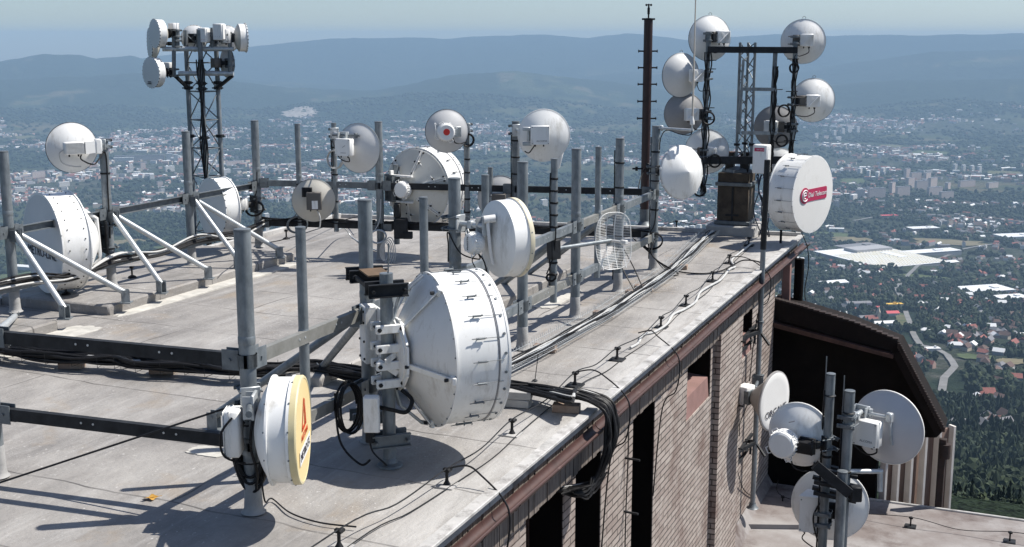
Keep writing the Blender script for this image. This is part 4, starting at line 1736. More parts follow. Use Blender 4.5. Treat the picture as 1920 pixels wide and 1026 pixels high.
PO['L3'] = pole('L3', rowL(3), RZ, 2.02, PR + .002, 'galvanised pole at the far left corner of the frame, right of the lattice tower')
pf = {k: on_line(px, FA, FB) for k, px in (('f560', 561), ('f627', 629), ('f710', 712), ('f740', 740), ('f875', 876), ('f965', 967))}
PO['f710'] = pole('f710', pf['f710'], 0, 2.03, PR, 'tall galvanised pole standing left of the big faceted drum, far row', wraps=0)
PO['f965'] = pole('f965', pf['f965'], 0, 2.06, PR, 'dark strapped pole carrying the white dish with the small panel aerial', wraps=7, mat=GALVD)
tp = .037
PO['c'] = pole('c', rowR(.42) + Vector((0, .05, 0)), .33, 1.88, tp, 'slim hung pole between the two nearest thick poles', False)
PO['815'] = pole('815', rowR(1.62), .33, 1.87, tp, 'slim hung pole rising above the top of the big white drum', False)
PO['917'] = pole('917', rowR(2.42), .33, 1.93, tp, 'slim hung pole behind the white drum with cream rim', False)
PO['1060'] = pole('1060', rowR(3.56), .32, 1.92, tp + .002, 'slim strapped pole holding the arm of the wire grid antenna', False, wraps=9)
PO['1143'] = pole('1143', rowR(4.48), .33, 1.93, tp, 'slim pole directly left of the pole behind the wire grid', False)
PO['f560'] = pole('f560', pf['f560'], .45, 1.98, tp + .004, 'slim pole above the small cream dish, far row', False)
PO['f627'] = pole('f627', pf['f627'], .40, 2.0, tp, 'slim pole with coiled white cable holding the dish with white box', False, wraps=3)
PO['f740'] = pole('f740', pf['f740'] + Vector((0, .25, 0)), .2, 1.38, tp + .006, 'short stub pole holding the big faceted drum', False)
PO['f875'] = pole('f875', pf['f875'], .40, 1.95, tp + .002, 'slim black strapped pole holding the dish with the red dot', False, wraps=6)

# tube braces and roof feet are parts of their poles


def brace(owner, p, foot, z=1.02, mat=None, zf=0.0, r=.034):
    mat = mat or GALVL
    a = Vector((p.x, p.y, z))
    d = (Vector((foot.x, foot.y, 0)) - Vector((p.x, p.y, 0))).normalized()
    a = a + d * (PR + .05)
    b_ = Vector((foot.x, foot.y, zf + .12))
    m = MB().tube(a, b_, r, n=14)
    m.tube(a - (b_ - a).normalized() * .05, a + (b_ - a).normalized() * .06, r * .8)
    br = m.build('brace', mat, owner)
    f = MB()
    side = d.cross(Z).normalized()
    f.box((foot.x, foot.y, zf + .006), (.14, .14, .012))
    for s_ in (-1, 1):
        f.box(Vector((foot.x, foot.y, zf + .085)) + side * (s_ * .038), (.09, .008, .15), (d, side, Z))
    f.tube(b_ - side * .05, b_ + side * .05, .011, n=8)
    f.build('brace_foot', GALV, br)
    # lug on the pole
    g_ = MB()
    for s_ in (-1, 1):
        g_.box(a + side * (s_ * .036) - d * .02, (.10, .008, .13), (d, side, Z))
    g_.build('brace_lug', GALVD, br)


for k, feet in {'L0': [(122, 598), (236, 568)], 'L1': [(303, 550), (391, 523)], 'L2': [(447, 503), (524, 484)]}.items():
    for f in feet:
        brace(PO[k], poles[k][0], P(f[0], f[1], RZ if f[0] != 122 else RZ), zf=RZ)
brace(PO['A'], poles['A'][0], P(30, 612, 0), 1.02, zf=0)
lf = rowL(-1)
brace(PO['L0'], lf, P(36, 612, RZ), zf=RZ) if False else None
brace(PO['D'], poles['D'][0], P(402, 806), mat=GALV)
brace(PO['D'], poles['D'][0], P(604, 712), mat=GALV)
brace(PO['B'], poles['B'][0], rowR(0) + Vector((-1.3, .2, 0)), mat=GALV) if False else None
brace(PO['F'], poles['F'][0], poles['F'][0] + Vector((-.78, 1.5, 0)), mat=GALV)
brace(PO['H'], poles['H'][0], P(941, 552), mat=GALV)
brace(PO['I'], poles['I'][0], P(1029, 507), mat=GALV)
brace(PO['I'], poles['I'][0], poles['I'][0] + Vector((-1.2, .4, 0)), mat=GALV)
brace(PO['H'], poles['H'][0], poles['H'][0] + Vector((-1.2, .4, 0)), mat=GALV)


def beam(p, q, z, label, mat, h=.09, r0=PR, r1=PR, flip=1, holes=2, cable=False, group=None, z1=None, gus=True):
    z1 = z if z1 is None else z1
    a, b_ = Vector((p.x, p.y, z)), Vector((q.x, q.y, z1))
    d = (b_ - a).normalized()
    a2, b2 = a + d * (r0 + .012), b_ - d * (r1 + .012)
    o = thing('cross_beam', tuple(a2), label, 'steel beam', group, kind='thing')
    MB().chan(a2 + d * .02, b2 - d * .02, .05, h, .007, flip).build('channel', mat, o, ang=25)
    side = Z.cross(d).normalized()
    if gus:
        for c_, s_ in ((a2, 1), (b2, -1)):
            g_ = MB()
            g_.box(c_ + d * (s_ * .045) + side * (.030 * -flip), (.13, .008, h + .05), (d, side, Z))
            g_.box(c_ + d * (s_ * .045) + side * (.033 * flip), (.13, .008, h + .05), (d, side, Z))
            g_.tube(c_ + d * (s_ * .05) - side * .045, c_ + d * (s_ * .05) + side * .045, .011, n=8)
            g_.lathe([(.0, -.045), (PR + .01, -.045), (PR + .01, .045), (.0, .045)], 18, (p.x if s_ == 1 else q.x, p.y if s_ == 1 else q.y, c_.z), 'z')
            g_.build('gusset_plate', GALVD if mat in (DARKST, GALVD) else GALV, o)
    if holes:
        hm_ = MB()
        ln = (b2 - a2).length
        for t in (.36, .41, .70, .75):
            c_ = a2 + d * (ln * t) - side * (.0262 * flip) + Z * .006
            c2 = a2 + d * (ln * t) + side * (.0262 * flip) + Z * .006
            for q_ in (c_,):
                hm_.tube(q_ - side * .002, q_ + side * .002, .0085, n=10)
        hm_.build('lit_hole_disc', WHITEINK if False else GALVL, o)  # pale discs stand for the sunlit roof seen through the holes
    if cable:
        cb = MB()
        rr = random.Random(int(a.x * 100) % 97)
        for k in range(7):
            dz, dy = rr.uniform(.03, .075), rr.uniform(-.05, .05)
            n = 14
            cb.path([a2.lerp(b2, i / n) + Z * (dz + .014 * math.sin(i * 1.3 + k)) + side * (dy + .01 * math.sin(i * 2.1 + k * 2)) for i in range(n + 1)], rr.uniform(.009, .014), 6)
        cb.build('cable', BLACK, o)
    return o


A_, B_, D_, F_, G_, H_, I_, J_ = [poles[k][0] for k in 'ABDFGHIJ']
beam(A_, B_, 1.08, 'upper dark steel beam of the nearest row at the left edge', DARKST, flip=1)
beam(A_, B_, .50, 'lower dark steel beam of the nearest row, close above the roof', DARKST, flip=1)
names = {'B': B_, 'D': D_, 'F': F_, 'G': G_, 'H': H_, 'I': I_, 'J': J_}
seq = 'BDFGHIJ'
where = ['behind the yellow faced antenna', 'behind the big white drum', 'behind the white drum with cream rim', 'right of the white drum with cream rim', 'left of the wire grid antenna', 'behind the wire grid antenna']
for i in range(6):
    p, q = names[seq[i]], names[seq[i + 1]]
    beam(p, q, 1.08, 'upper steel beam of the long row ' + where[i], TARN if i in (0, 4) else GALV, flip=1)
    beam(p, q, .47, 'lower steel beam of the long row ' + where[i], TARN if i in (0, 3, 5) else GALV, flip=1)
Ls = [poles['L%d' % k][0] for k in range(4)]
lw = ['below the large left drum', 'between the finned dish and the lattice tower', 'in front of the smaller left drum']
lprev = rowL(-1)
beam(lprev, Ls[0], 1.06, 'upper steel beam running off the left edge of the photo', GALVD, flip=-1)
for i in range(3):
    beam(Ls[i], Ls[i + 1], 1.06, 'upper steel beam ' + lw[i], GALVD, flip=-1)
fr = [Ls[3], poles['f710'][0], poles['f965'][0], J_]
fw = ['left of the big faceted drum', 'across the big faceted drum', 'between the far row and the corner pole']
for i in range(3):
    beam(fr[i], fr[i + 1], 1.10, 'upper dark beam of the far row ' + fw[i], DARKST if i else GALVD, flip=1)
    beam(fr[i], fr[i + 1], .50, 'low black beam wrapped in cables ' + fw[i], DARKST, flip=1, cable=True, holes=0)
# ================================================================== antennas (local frame: y = boresight, x = right seen from behind)
def ant(label, px, py, Y, rho, name='dish_antenna', cat='dish antenna', group=None, tilt=0.0):
    c = V(px, py, Y)
    h = math.atan2(c.x, c.y) + R(rho)
    o = thing(name, c, label, cat, group, -h)
    if tilt:
        o.rotation_euler = (R(tilt), 0, -h)
        WM[o.name] = Matrix.Translation(c) @ Matrix.Rotation(-h, 4, 'Z') @ Matrix.Rotation(R(tilt), 4, 'X')
    return o, WM[o.name]


def bolts(m, r, y, n, rb=.010, hb=.010, a0=0.0, axis=-1):
    for k in range(n):
        t = a0 + 2 * PI * k / n
        c = Vector((r * math.cos(t), y, r * math.sin(t)))
        m.tube(c, c + Vector((0, axis * hb, 0)), rb, n=8)


def reflector(o, M, Rr, dep, mat, rim=.018, ribs=0, n=56, rimmat=None):
    m = MB(M)
    prof = [(Rr * t, -dep * (1 - t * t)) for t in (.0, .08, .2, .35, .5, .65, .78, .9, 1.0)]
    prof = [(.001, prof[0][1])] + prof[1:]
    prof += [(Rr + .004, .002), (Rr + rim, .006), (Rr + rim, .022), (Rr - .004, .026), (Rr - .02, .012)]
    prof += [(Rr * t, -dep * (1 - t * t) + .012) for t in (.9, .65, .35, .001)]
    m.lathe(prof, n)
    ob = m.build('reflector', mat, o, ang=50)
    q = MB(M)
    q.lathe([(Rr + rim + .001, .0045), (Rr + rim + .005, .008), (Rr + rim + .005, .020), (Rr + rim + .001, .0235)], n)
    q.build('rim', rimmat or GALVD, ob)
    return ob


def flat_radome(o, M, Rr, y=.026, mat=None, dome=.02, n=56):
    m = MB(M)
    m.lathe([(.001, y + dome), (Rr * .4, y + dome * .85), (Rr * .75, y + dome * .5), (Rr * .97, y + .006), (Rr, y), (Rr - .004, y - .004)], n)
    return m.build('radome', mat or RADOME, o)


def odu(o, M, c, size, style='plain', mat=None, yb=None):
    """outdoor radio unit on the back of a dish; c = centre in the antenna's frame"""
    mat = mat or WHITE
    c = Vector(c)
    w, d, h = size
    m = MB(M)
    if style == 'round':
        r = w / 2
        m.lathe([(.001, c.y - d / 2), (r * .82, c.y - d / 2), (r * .95, c.y - d / 2 + .012), (r, c.y - d / 2 + .035), (r, c.y + d * .1), (r * 1.04, c.y + d * .12), (r * 1.04, c.y + d * .3), (r * .9, c.y + d / 2)], 36, (c.x, 0, c.z))
        b_ = m.build('radio_unit', mat, o, ang=30)
        f = MB(M)
        for k in range(24):
            t = 2 * PI * k / 24
            e = Vector((math.cos(t), 0, math.sin(t)))
            f.box(c + e * (r * 1.0) + Vector((0, d * .0, 0)), (.006, d * .42, .018), (e.cross(Vector((0, 1, 0))), Vector((0, 1, 0)), e))
        for k in range(4):
            t = .5 + 2 * PI * k / 4
            e = Vector((math.cos(t), 0, math.sin(t)))
            q = e.cross(Vector((0, 1, 0)))
            p = c + e * (r * 1.02) - Vector((0, d * .32, 0))
            f.path([p - q * .03, p - q * .028 + e * .028, p + q * .028 + e * .028, p + q * .03], .005, 6)
        f.build('cooling_fin', mat, b_)
        return b_
    m.box(c, (w, d, h), ch=.012)
    b_ = m.build('radio_unit', mat, o, ang=50)
    f = MB(M)
    if style == 'finned':
        k = int(h / .014)
        for i in range(k):
            f.box((c.x, c.y - d / 2 - .009, c.z - h / 2 + .012 + i * (h - .024) / max(k - 1, 1)), (w * .86, .018, .0055))
        f.build('cooling_fin', mat, b_)
    elif style == 'ribbed':
        f.box((c.x, c.y - d / 2 - .006, c.z), (w * 1.08, .012, h * .94), ch=.004)
        k = 9
        for i in range(k):
            f.box((c.x - w / 2 + w * (i + .5) / k, c.y - d / 2 - .017, c.z + h * .22 * math.sin(i * .9)), (.006, .016, h * .42))
            f.box((c.x + w * .54, c.y - d * .2, c.z - h / 2 + h * (i + .5) / k), (.022, d * .5, .007))
            f.box((c.x - w * .54, c.y - d * .2, c.z - h / 2 + h * (i + .5) / k), (.022, d * .5, .007))
        a, e = Vector((c.x - w * .4, c.y - d / 2 - .02, c.z - h * .38)), Vector((c.x + w * .4, c.y - d / 2 - .02, c.z + h * .38))
        f.bar(a, e, .012, .05, up=Vector((0, 1, 0)))
        f.build('cooling_fin', mat, b_)
    else:
        f.box((c.x, c.y - d / 2 - .003, c.z), (w * .985, .006, h * .985), ch=.002)
        f.box((c.x, c.y - d * .12, c.z), (w + .006, .008, h + .006), ch=.002)
        f.build('lid_seam', mat, b_)
        s_ = MB(M)
        for x, z in ((-1, -1), (1, -1), (-1, 1), (1, 1)):
            s_.tube((c.x + x * w * .43, c.y - d / 2 - .005, c.z + z * h * .43), (c.x + x * w * .43, c.y - d / 2 - .010, c.z + z * h * .43), .006, n=8)
        s_.build('screw', GALVD, b_)
    g_ = MB(M)
    for x in (-.25, .2):
        g_.tube((c.x + w * x, c.y, c.z - h / 2 + .003), (c.x + w * x, c.y, c.z - h / 2 - .028), .010, n=10)
    g_.build('connector', DARKST, b_)
    return b_


def mount(o, M, pole_p, pr, dep, mat=None, h=.16, zoff=0.0, arm=.026, x0=0.0, hubmat=None):
    """bracket from the reflector's back to the pole: hub plate, arm and pipe clamp"""
    mat = mat or GALVL
    Mi = M.inverted()
    hub = Vector((x0, -dep - .02, zoff))
    pw = M @ hub
    pp = Vector((pole_p.x, pole_p.y, pw.z))
    lp = Mi @ pp
    m = MB(M)
    m.box(hub, (.15, .022, h), ch=.005)
    for s_ in (-1, 1):
        m.box(hub + Vector((s_ * .062, -.03, 0)), (.012, .07, h * .9))
    d = (lp - hub)
    ln = d.length
    dn = d.normalized()
    e = hub + dn * max(ln - pr, .02)
    if ln > pr + .03:
        m.tube(hub, e, arm, n=12)
        a_ = dn.cross(Z).normalized()
        m.box(e - dn * .012, (h * .8, .016, h), (a_, dn, Z), ch=.004)
        m.box(hub.lerp(e, .55), (.07, .05, .07), (a_, dn, Z), ch=.006)
    k = m.build('mount_bracket', mat, o)
    c = MB(M)
    for z in (-h * .33, h * .33):
        q = lp + Vector((0, 0, z))
        c.lathe([(pr + .001, -.014), (pr + .012, -.012), (pr + .012, .012), (pr + .001, .014)], 20, q, 'z')
        a_ = dn.cross(Z).normalized()
        for s_ in (-1, 1):
            t0 = q + a_ * (s_ * (pr + .016))
            c.tube(t0 - dn * (pr + .05), t0 + dn * (pr + .045), .0065, n=8)
            c.tube(t0 + dn * (pr + .022), t0 + dn * (pr + .034), .013, n=6)
        c.box(q + dn * (pr + .016), (2 * pr + .07, .012, .036), (a_, dn, Z), ch=.003)
    c.build('pole_clamp', GALVD, k)
    return lp


def cord(o, M, a, lp, pr, drop=.22, down=.5, r=.0065, mat=None, name='cable'):
    """drip loop from a radio unit to the pole and down it"""
    a = Vector(a)
    e = lp + Vector((0, -pr - .012, -drop * .55))
    mid = a.lerp(e, .5) + Vector((0, -.03, -drop))
    pts = [a, a + Vector((0, 0, -drop * .45)), mid, e + Vector((0, 0, -.03)), e + Vector((.004, 0, -down * .5)), e + Vector((-.004, 0, -down))]
    m = MB(M)
    m.path(cr(pts, 9), r, 7)
    return m.build(name, mat or BLACK, o)


def coil(o, M, c, r, ax0=(1, 0, 0), ax1=(0, 0, 1), turns=4, rad=.007, seed=1, mat=None):
    m = MB(M)
    m.path(loop_pts(c, r, ax0, ax1, turns, seed=seed), rad, 6)
    return m.build('cable_coil', mat or BLACK, o)


def eye(o, M, Rr):
    m = MB(M)
    m.path([(-.02, .012, Rr + .012), (-.026, .012, Rr + .035), (0, .012, Rr + .05), (.026, .012, Rr + .035), (.02, .012, Rr + .012)], .004, 6)
    m.build('lifting_eye', GALVD, o)


def drum(o, M, Rr, Ln, cone, back, hub=.3, lip=0.7, face=None, shroud=None, flange=True, hooks=0, backmat=None, dome=.012, bands=True, nb=26, rb=.011):
    """shrouded antenna: conical or dished back, cylinder, radome"""
    shroud = shroud or WHITE
    m = MB(M)
    if back == 'cone':
        m.lathe([(.001, -cone), (Rr * hub, -cone), (Rr * (hub + .05), -cone * .93), (Rr * .97, -.012), (Rr, 0)], 64)
    elif back == 'stepcone':
        m.lathe([(.001, -cone), (Rr * hub, -cone), (Rr * (hub + .03), -cone * .96), (Rr * .72, -cone * .42), (Rr * .975, -.02), (Rr, 0)], 64)
    else:
        m.lathe([(max(Rr * t, .001), -cone * (1 - t * t)) for t in (0, .1, .25, .4, .55, .7, .82, .92, 1.0)], 64)
    bk = m.build('reflector', backmat or WHITEB, o, ang=28)
    s_ = MB(M)
    lipy = Ln * lip
    prof = [(Rr, .0)]
    if flange:
        prof += [(Rr + .016, -.002), (Rr + .016, .012), (Rr + .001, .014)]
    prof += [(Rr + .001, lipy), (Rr + .010, lipy + .004), (Rr + .010, Ln - .02), (Rr + .014, Ln - .018), (Rr + .014, Ln), (Rr - .015, Ln + .002)]
    s_.lathe(prof, 72)
    f = MB(M)
    y = Ln + .001
    f.lathe([(.001, y + dome), (Rr * .5, y + dome * .8), (Rr * .85, y + dome * .35), (Rr - .004, y), (Rr - .004, y - .006)], 72)
    fc = f.build('radome', face or RADOME, o)
    b_ = s_
    n = nb
    for k in range(n):
        t = 2 * PI * (k + .5) / n
        e = Vector((math.cos(t), 0, math.sin(t)))
        p = e * (Rr + .012) + Vector((0, (lipy + Ln) / 2, 0))
        b_.tube(p - e * .004, p + e * .006, rb, n=8, mi=1)
        if flange:
            p2 = e * (Rr + .008)
            b_.tube(p2 + Vector((0, -.004, 0)), p2 + Vector((0, -.011, 0)), .006, n=6, mi=1)
    sh = s_.build('shroud', [shroud, GALVD], o, ang=28)
    if bands:
        q = MB(M)
        q.lathe([(Rr + .0015, lipy - .012), (Rr + .005, lipy - .008), (Rr + .005, lipy - .002), (Rr + .0015, lipy)], 72)
        q.build('strap', PALEINK, sh)
    if hooks:
        h_ = MB(M)
        yy = Ln * .36
        h_.tube((0, yy - .03, Rr + .026), (0, yy + .085, Rr + .018), .0035, n=6)
        h_.tube((0, yy + .01, Rr + .020), (0, yy + .075, Rr + .020), .0085, n=8)
        h_.path([(0, yy + .07, Rr + .02), (0, yy + .085, Rr + .03), (0, yy + .075, Rr + .038)], .004, 6)
        h_.tube((0, yy + .02, Rr + .0), (0, yy + .02, Rr + .03), .005, n=6)
        h_.tube((0, yy + .085, Rr + .012), (0, lipy + .03, Rr + .012), .0022, n=5)
        hk = h_.build('tension_clip', GALVD, o)
        ring_copies(hk, hooks, .1)
    return bk, sh, fc


def pol(k):
    return poles[k][0], poles[k][1]


# ---------------------------------------------------------------- big white drum in front, on its own stub pole
pe = P(731, 874)
PE = thing('mounting_post', tuple(pe), 'short stout grey post standing in the big drum shadow and carrying the drum', 'post')
MB().tube((pe.x, pe.y, -.02), (pe.x, pe.y, 1.50), .05, n=24).build('shaft', GALV, PE)
MB().lathe([(.10, .004), (.095, .02), (.062, .035), (.055, .06), (.05, .07)], 24, (pe.x, pe.y, 0), 'z').build('base_collar', GALVD, PE)
MB().tube((pe.x + .015, pe.y, 1.5), (pe.x + .022, pe.y + .01, 1.72), .006, n=8).build('rod', GALVD, PE)
dP = poles['D'][0]
dv_ = (Vector((dP.x, dP.y, 0)) - Vector((pe.x, pe.y, 0))).normalized()
sd_ = dv_.cross(Z)
for z, bm_ in ((1.38, DARKST), (.22, GALVD)):
    m = MB()
    for s_ in (-1, 1):
        for base_, rr_ in ((pe, .05), (dP, PR)):
            c_ = Vector((base_.x, base_.y, z)) + dv_ * (s_ * (rr_ + .018))
            m.chan(c_ - sd_ * .15, c_ + sd_ * .15, .035, .10, .008, flip=s_)
            for t in (-.12, .12):
                m.tube(c_ + sd_ * t - dv_ * .05, c_ + sd_ * t + dv_ * .05, .012, n=8)
    for s_ in (-1, 1):
        m.bar(Vector((pe.x, pe.y, z)) + sd_ * (.11 * s_), Vector((dP.x, dP.y, z)) + sd_ * (.11 * s_), .02, .03)
    m.build('clamp_bracket', bm_, PE)
m = MB()
pm = dP.lerp(pe, .45)
m.box((pm.x, pm.y, 1.445), (.18, .30, .012), (sd_, dv_, Z))
m.build('rusty_plate', pbr('brown_rust_plate', (.09, .06, .035), (.14, .09, .055), scale=9, rough=.9), PE)

o, M = ant('huge white drum antenna with wire clips round its side, nearest the roof edge', 806, 655, 9.12, 71, 'drum_antenna', 'drum antenna')
RR = .58
bk, sh, fc = drum(o, M, RR, .43, .22, 'cone', hub=.42, lip=.80, hooks=22, face=RADOME)
m = MB(M)
ring = [(.27 * math.cos(PI / 8 + k * PI / 4), -.265, .27 * math.sin(PI / 8 + k * PI / 4)) for k in range(8)]
for k in range(8):
    m.bar(ring[k], ring[(k + 1) % 8], .05, .018, up=Vector((0, 1, 0)))
m.lathe([(.24, -.25), (.24, -.285), (.10, -.30), (.001, -.30)], 32)
hub_ = m.build('hub_ring', WHITE, o, ang=30)
for k in range(5):
    t = R(62 + 72 * k)
    e = Vector((math.cos(t), 0, math.sin(t)))
    m = MB(M)
    m.bar(e * .25 + Vector((0, -.262, 0)), e * .575 + Vector((0, -.035, 0)), .042, .012, up=Vector((0, 1, 0)), ch=.003)
    m.box(e * .575 + Vector((0, -.02, 0)), (.06, .03, .06), (e.cross(Vector((0, 1, 0))), Vector((0, 1, 0)), e), ch=.005)
    st = m.build('back_strut', WHITE, o)
    q = MB(M)
    for f_ in (.27, .56):
        p = e * f_ + Vector((0, -.265 + .23 * (f_ - .25) / .325, 0))
        q.tube(p + Vector((0, -.01, 0)), p + Vector((0, -.035, 0)), .014, n=8)
    q.build('bolt', DARKST, st)
lp = M.inverted() @ Vector((pe.x, pe.y, M.translation.z))
for z in (.22, .07, -.06, -.20):
    m = MB(M)
    for dy in (-.068, .068):
        m.box((lp.x + dy, lp.y, z), (.035, .22, .065), ch=.005)
    m.bar((lp.x + .04, lp.y + .07, z), (0, -.28, z * 1.1), .03, .05)
    cl_ = m.build('clamp_plate', WHITE, o)
    q = MB(M)
    for x in (-.085, .085):
        q.tube((lp.x - .10, lp.y + x, z), (lp.x + .10, lp.y + x, z), .010, n=8)
        for e_ in (-.090, .090):
            q.tube((lp.x + e_ - .006, lp.y + x, z), (lp.x + e_ + .006, lp.y + x, z), .017, n=6)
    q.build('bolt', DARKST, cl_)
m = MB(M)
m.bar((lp.x + .11, lp.y - .05, -.02), (.10, -.29, .03), .012, .045)
m.bar((lp.x + .05, lp.y - .09, -.02), (.12, -.30, -.13), .012, .045)
m.build('adjusting_link', WHITE, o)
wv = M.inverted() @ (Vector((dP.x + .02, dP.y - .12, M.translation.z + .06)))
m = MB(M)
m.box(wv, (.16, .10, .46), ch=.008)
m.box(wv + Vector((.04, .06, 0)), (.26, .02, .44), ch=.004)
bp_ = m.build('back_plate', WHITE, o)
q = MB(M)
for x in (-.06, .06):
    for z in (-.19, -.05, .10, .19):
        q.tube(wv + Vector((x, -.05, z)), wv + Vector((x, -.06, z)), .010, n=8)
q.build('bolt', DARKST, bp_)
m = MB(M)
for dx in (-.02, .02):
    m.path([(dx, -.30, -.24), (dx - .03, -.24, -.42), (dx, -.08, -.57), (dx, -.03, -.585)], .013, 8)
    m.path([(dx, -.30, .24), (dx - .03, -.22, .44), (dx, -.05, .58)], .010, 8)
m.build('guard_tube', GALVL, o)
m = MB(M)
m.path(cr([(-.05, -.30, -.05), (-.16, -.36, -.30), (-.25, -.40, -.50), (-.34, -.42, -.62)], 8), .005, 6)
m.build('cable', CABLEW, o)

# junction box and hanging cable on pole D
jb = V(697, 776, 8.78)
o = thing('junction_box', jb, 'white lidded junction box clamped low beside the big drum post', 'junction box')
MB().box(jb, (.115, .10, .27), ch=.008).build('case', WHITE, o)
MB().box(jb + Vector((0, -.02, 0)), (.121, .006, .276), ch=.002).build('lid_seam', WHITEB, o)
MB().box(jb + Vector((0, .09, 0)), (.05, .10, .10)).box(jb + Vector((-.02, .06, -.18)), (.07, .08, .12), ch=.01).build('bracket', DARKST, o)
MB().path(cr([jb + Vector((.05, .04, .04)), jb + Vector((.15, .0, .03)), jb + Vector((.26, -.02, .02)), jb + Vector((.30, .02, .10)), jb + Vector((.22, .08, .16))], 8), .016, 8).build('conduit', BLACK, o)
MB().path(cr([jb + Vector((-.02, .0, -.14)), jb + Vector((.0, -.02, -.28)), jb + Vector((.10, -.04, -.38)), (pe.x - .03, pe.y - .05, .03)], 8), .007, 6).build('cable', BLACK, o)
m = MB()
m.path(loop_pts(jb + Vector((-.20, .22, -.02)), .10, (.8, .6, 0), (0, .0, 1.9), 5, seed=3), .009, 6)
m.path(cr([jb + Vector((-.30, .2, .10)), jb + Vector((-.26, .12, -.25)), jb + Vector((-.10, .02, -.40)), jb + Vector((-.02, 0, -.36))], 8), .009, 6)
m.build('cable_coil', BLACK, o)

# ---------------------------------------------------------------- yellow-faced antenna
o, M = ant('white antenna with yellow face and orange triangle emblem, nearest pole', 513, 806, 7.80, 100, 'drum_antenna', 'drum antenna')
RR = .35
bk, sh, fc = drum(o, M, RR, .15, .12, 'dish', lip=.985, flange=True, backmat=WHITE, face=YELFACE, dome=.006, bands=False, nb=12, rb=.006)
m = MB(M)
m.lathe([(RR + .006, .16), (RR + .012, .152), (RR + .012, .190), (RR + .006, .199), (RR - .01, .201), (RR - .012, .192)], 72)
m.build('rim_band', YELLOW, o, ang=30)
fm_ = MB(M)
fm_.lathe([(.001, .201), (RR * .6, .2005), (RR - .006, .1985)], 72)
fm_.build('front_skin', YELFACE, fc)
TM = M @ Matrix.Translation((0, .2045, 0)) @ Matrix.Rotation(PI, 4, 'Z')
lg = MB(TM)
for a, b_, w_ in (((-.10, .02), (.01, .215), .015), ((.01, .215), (.02, .02), .013), ((-.10, .028), (.03, .028), .026), ((.05, .02), (.045, .20), .013), ((.045, .17), (.085, .02), .012), ((.065, .09), (.065, .02), .014)):
    lg.bar((a[0], 0, a[1]), (b_[0], 0, b_[1]), w_, .002, up=Vector((0, 1, 0)))
lg.build('emblem', ORANGE, fc, smooth=False)
text('ALCOMA', .062, 'lettering', ORANGE, TM @ Matrix.Translation((0, -.001, -.025)), fc, xscale=1.1)
wp = MB(TM)
wp.box((0.0, .0, -.135), (.46, .002, .10))
wp.build('label_panel', WHITE, fc, smooth=False)
text('METRO ET.', .075, 'lettering', INK, TM @ Matrix.Translation((0.0, -.003, -.135)), fc, xscale=1.15)
lp = mount(o, M, poles['B'][0], PR, .10, mat=GALVL, h=.17, zoff=.17)
m = MB(M)
m.tube((-.05, -.16, .17), (.30, -.10, .20), .022, n=12)
m.box((-.06, -.15, .0), (.05, .04, .34), ch=.006)
m.build('tilt_arm', GALVD, o)
u = odu(o, M, (-.03, -.27, -.02), (.16, .10, .32), 'plain', WHITE)
cb = MB(M)
cb.path(cr([(.05, -.26, .10), (.09, -.33, .0), (.06, -.32, -.16), (-.02, -.20, -.24)], 8), .008, 7)
cb.path(cr([(-.03, -.13, .12), (-.01, -.16, -.1), (-.04, -.13, -.3), (-.10, -.15, -.45)], 8), .009, 7)
cb.build('cable', BLACK, o)
m = MB()
b0 = poles['B'][0]
for k in range(15):
    rr = random.Random(k)
    m.path(loop_pts(Vector((b0.x + rr.uniform(-.01, .02), b0.y - .03 + rr.uniform(-.03, .03), .45 + rr.uniform(-.02, .04))), .112 + rr.uniform(-.02, .02), (.97, -.25, 0), (.03, .0, 2.2), 1, seed=k), .011, 6, closed=True)
hc = thing('hanging_cable_coil', (b0.x, b0.y, .2), 'black cable coil hung on the nearest pole under the yellow faced antenna', 'cable coil')
m.build('coil', BLACK, hc)
for z in (.38, .65):
    MB().lathe([(PR + .045, -.006), (PR + .05, 0), (PR + .045, .006)], 18, (b0.x, b0.y, z), 'z').build('tie', DARKST, hc)

# ---------------------------------------------------------------- cream-rimmed drum on pole F
o, M = ant('white drum antenna with cream rim and round ribbed radio unit', 932, 448, 10.85, 62, 'drum_antenna', 'drum antenna')
RR = .345
bk, sh, fc = drum(o, M, RR, .19, .075, 'dish', lip=.72, flange=False, backmat=WHITE, bands=False, nb=12, rb=.006)
m = MB(M)
m.lathe([(RR + .0145, .145), (RR + .0155, .15), (RR + .0155, .187), (RR + .0145, .19)], 64)
m.build('rim_band', pbr('cream_band', (.62, .56, .40), (.68, .63, .50), scale=5, rough=.5), sh)
lp = mount(o, M, poles['F'][0], PR, .085, mat=GALVL, h=.16, zoff=.12, x0=-.02)
m = MB(M)
m.path([(0.06, -.10, .22), (.07, -.13, .15), (.06, -.10, -.10), (.05, -.07, -.22)], .016, 8)
m.tube((.05, -.16, .19), (.08, -.06, .20), .035, n=16)
m.build('support_arm', WHITEB, o)
odu(o, M, (-.06, -.20, -.03), (.19, .13, .19), 'round', WHITE)
TM = M @ Matrix.Translation((-.06, -.268, -.03))
text('ALCOMA', .03, 'lettering', INK, TM @ Matrix.Rotation(PI / 2, 4, 'Y'), o)
cord(o, M, (-.03, -.17, -.13), lp, PR, .10, .3)
cb = MB(M)
cb.path(cr([(-.02, -.18, -.12), (.05, -.16, -.18), (.07, -.14, -.28), (.05, -.11, -.36)], 8), .007, 6)
cb.path(cr([(-.04, -.18, -.12), (-.1, -.2, -.2), (-.04, -.15, -.32), (.0, -.1, -.4)], 8), .005, 6)
cb.build('cable', BLACK, o)

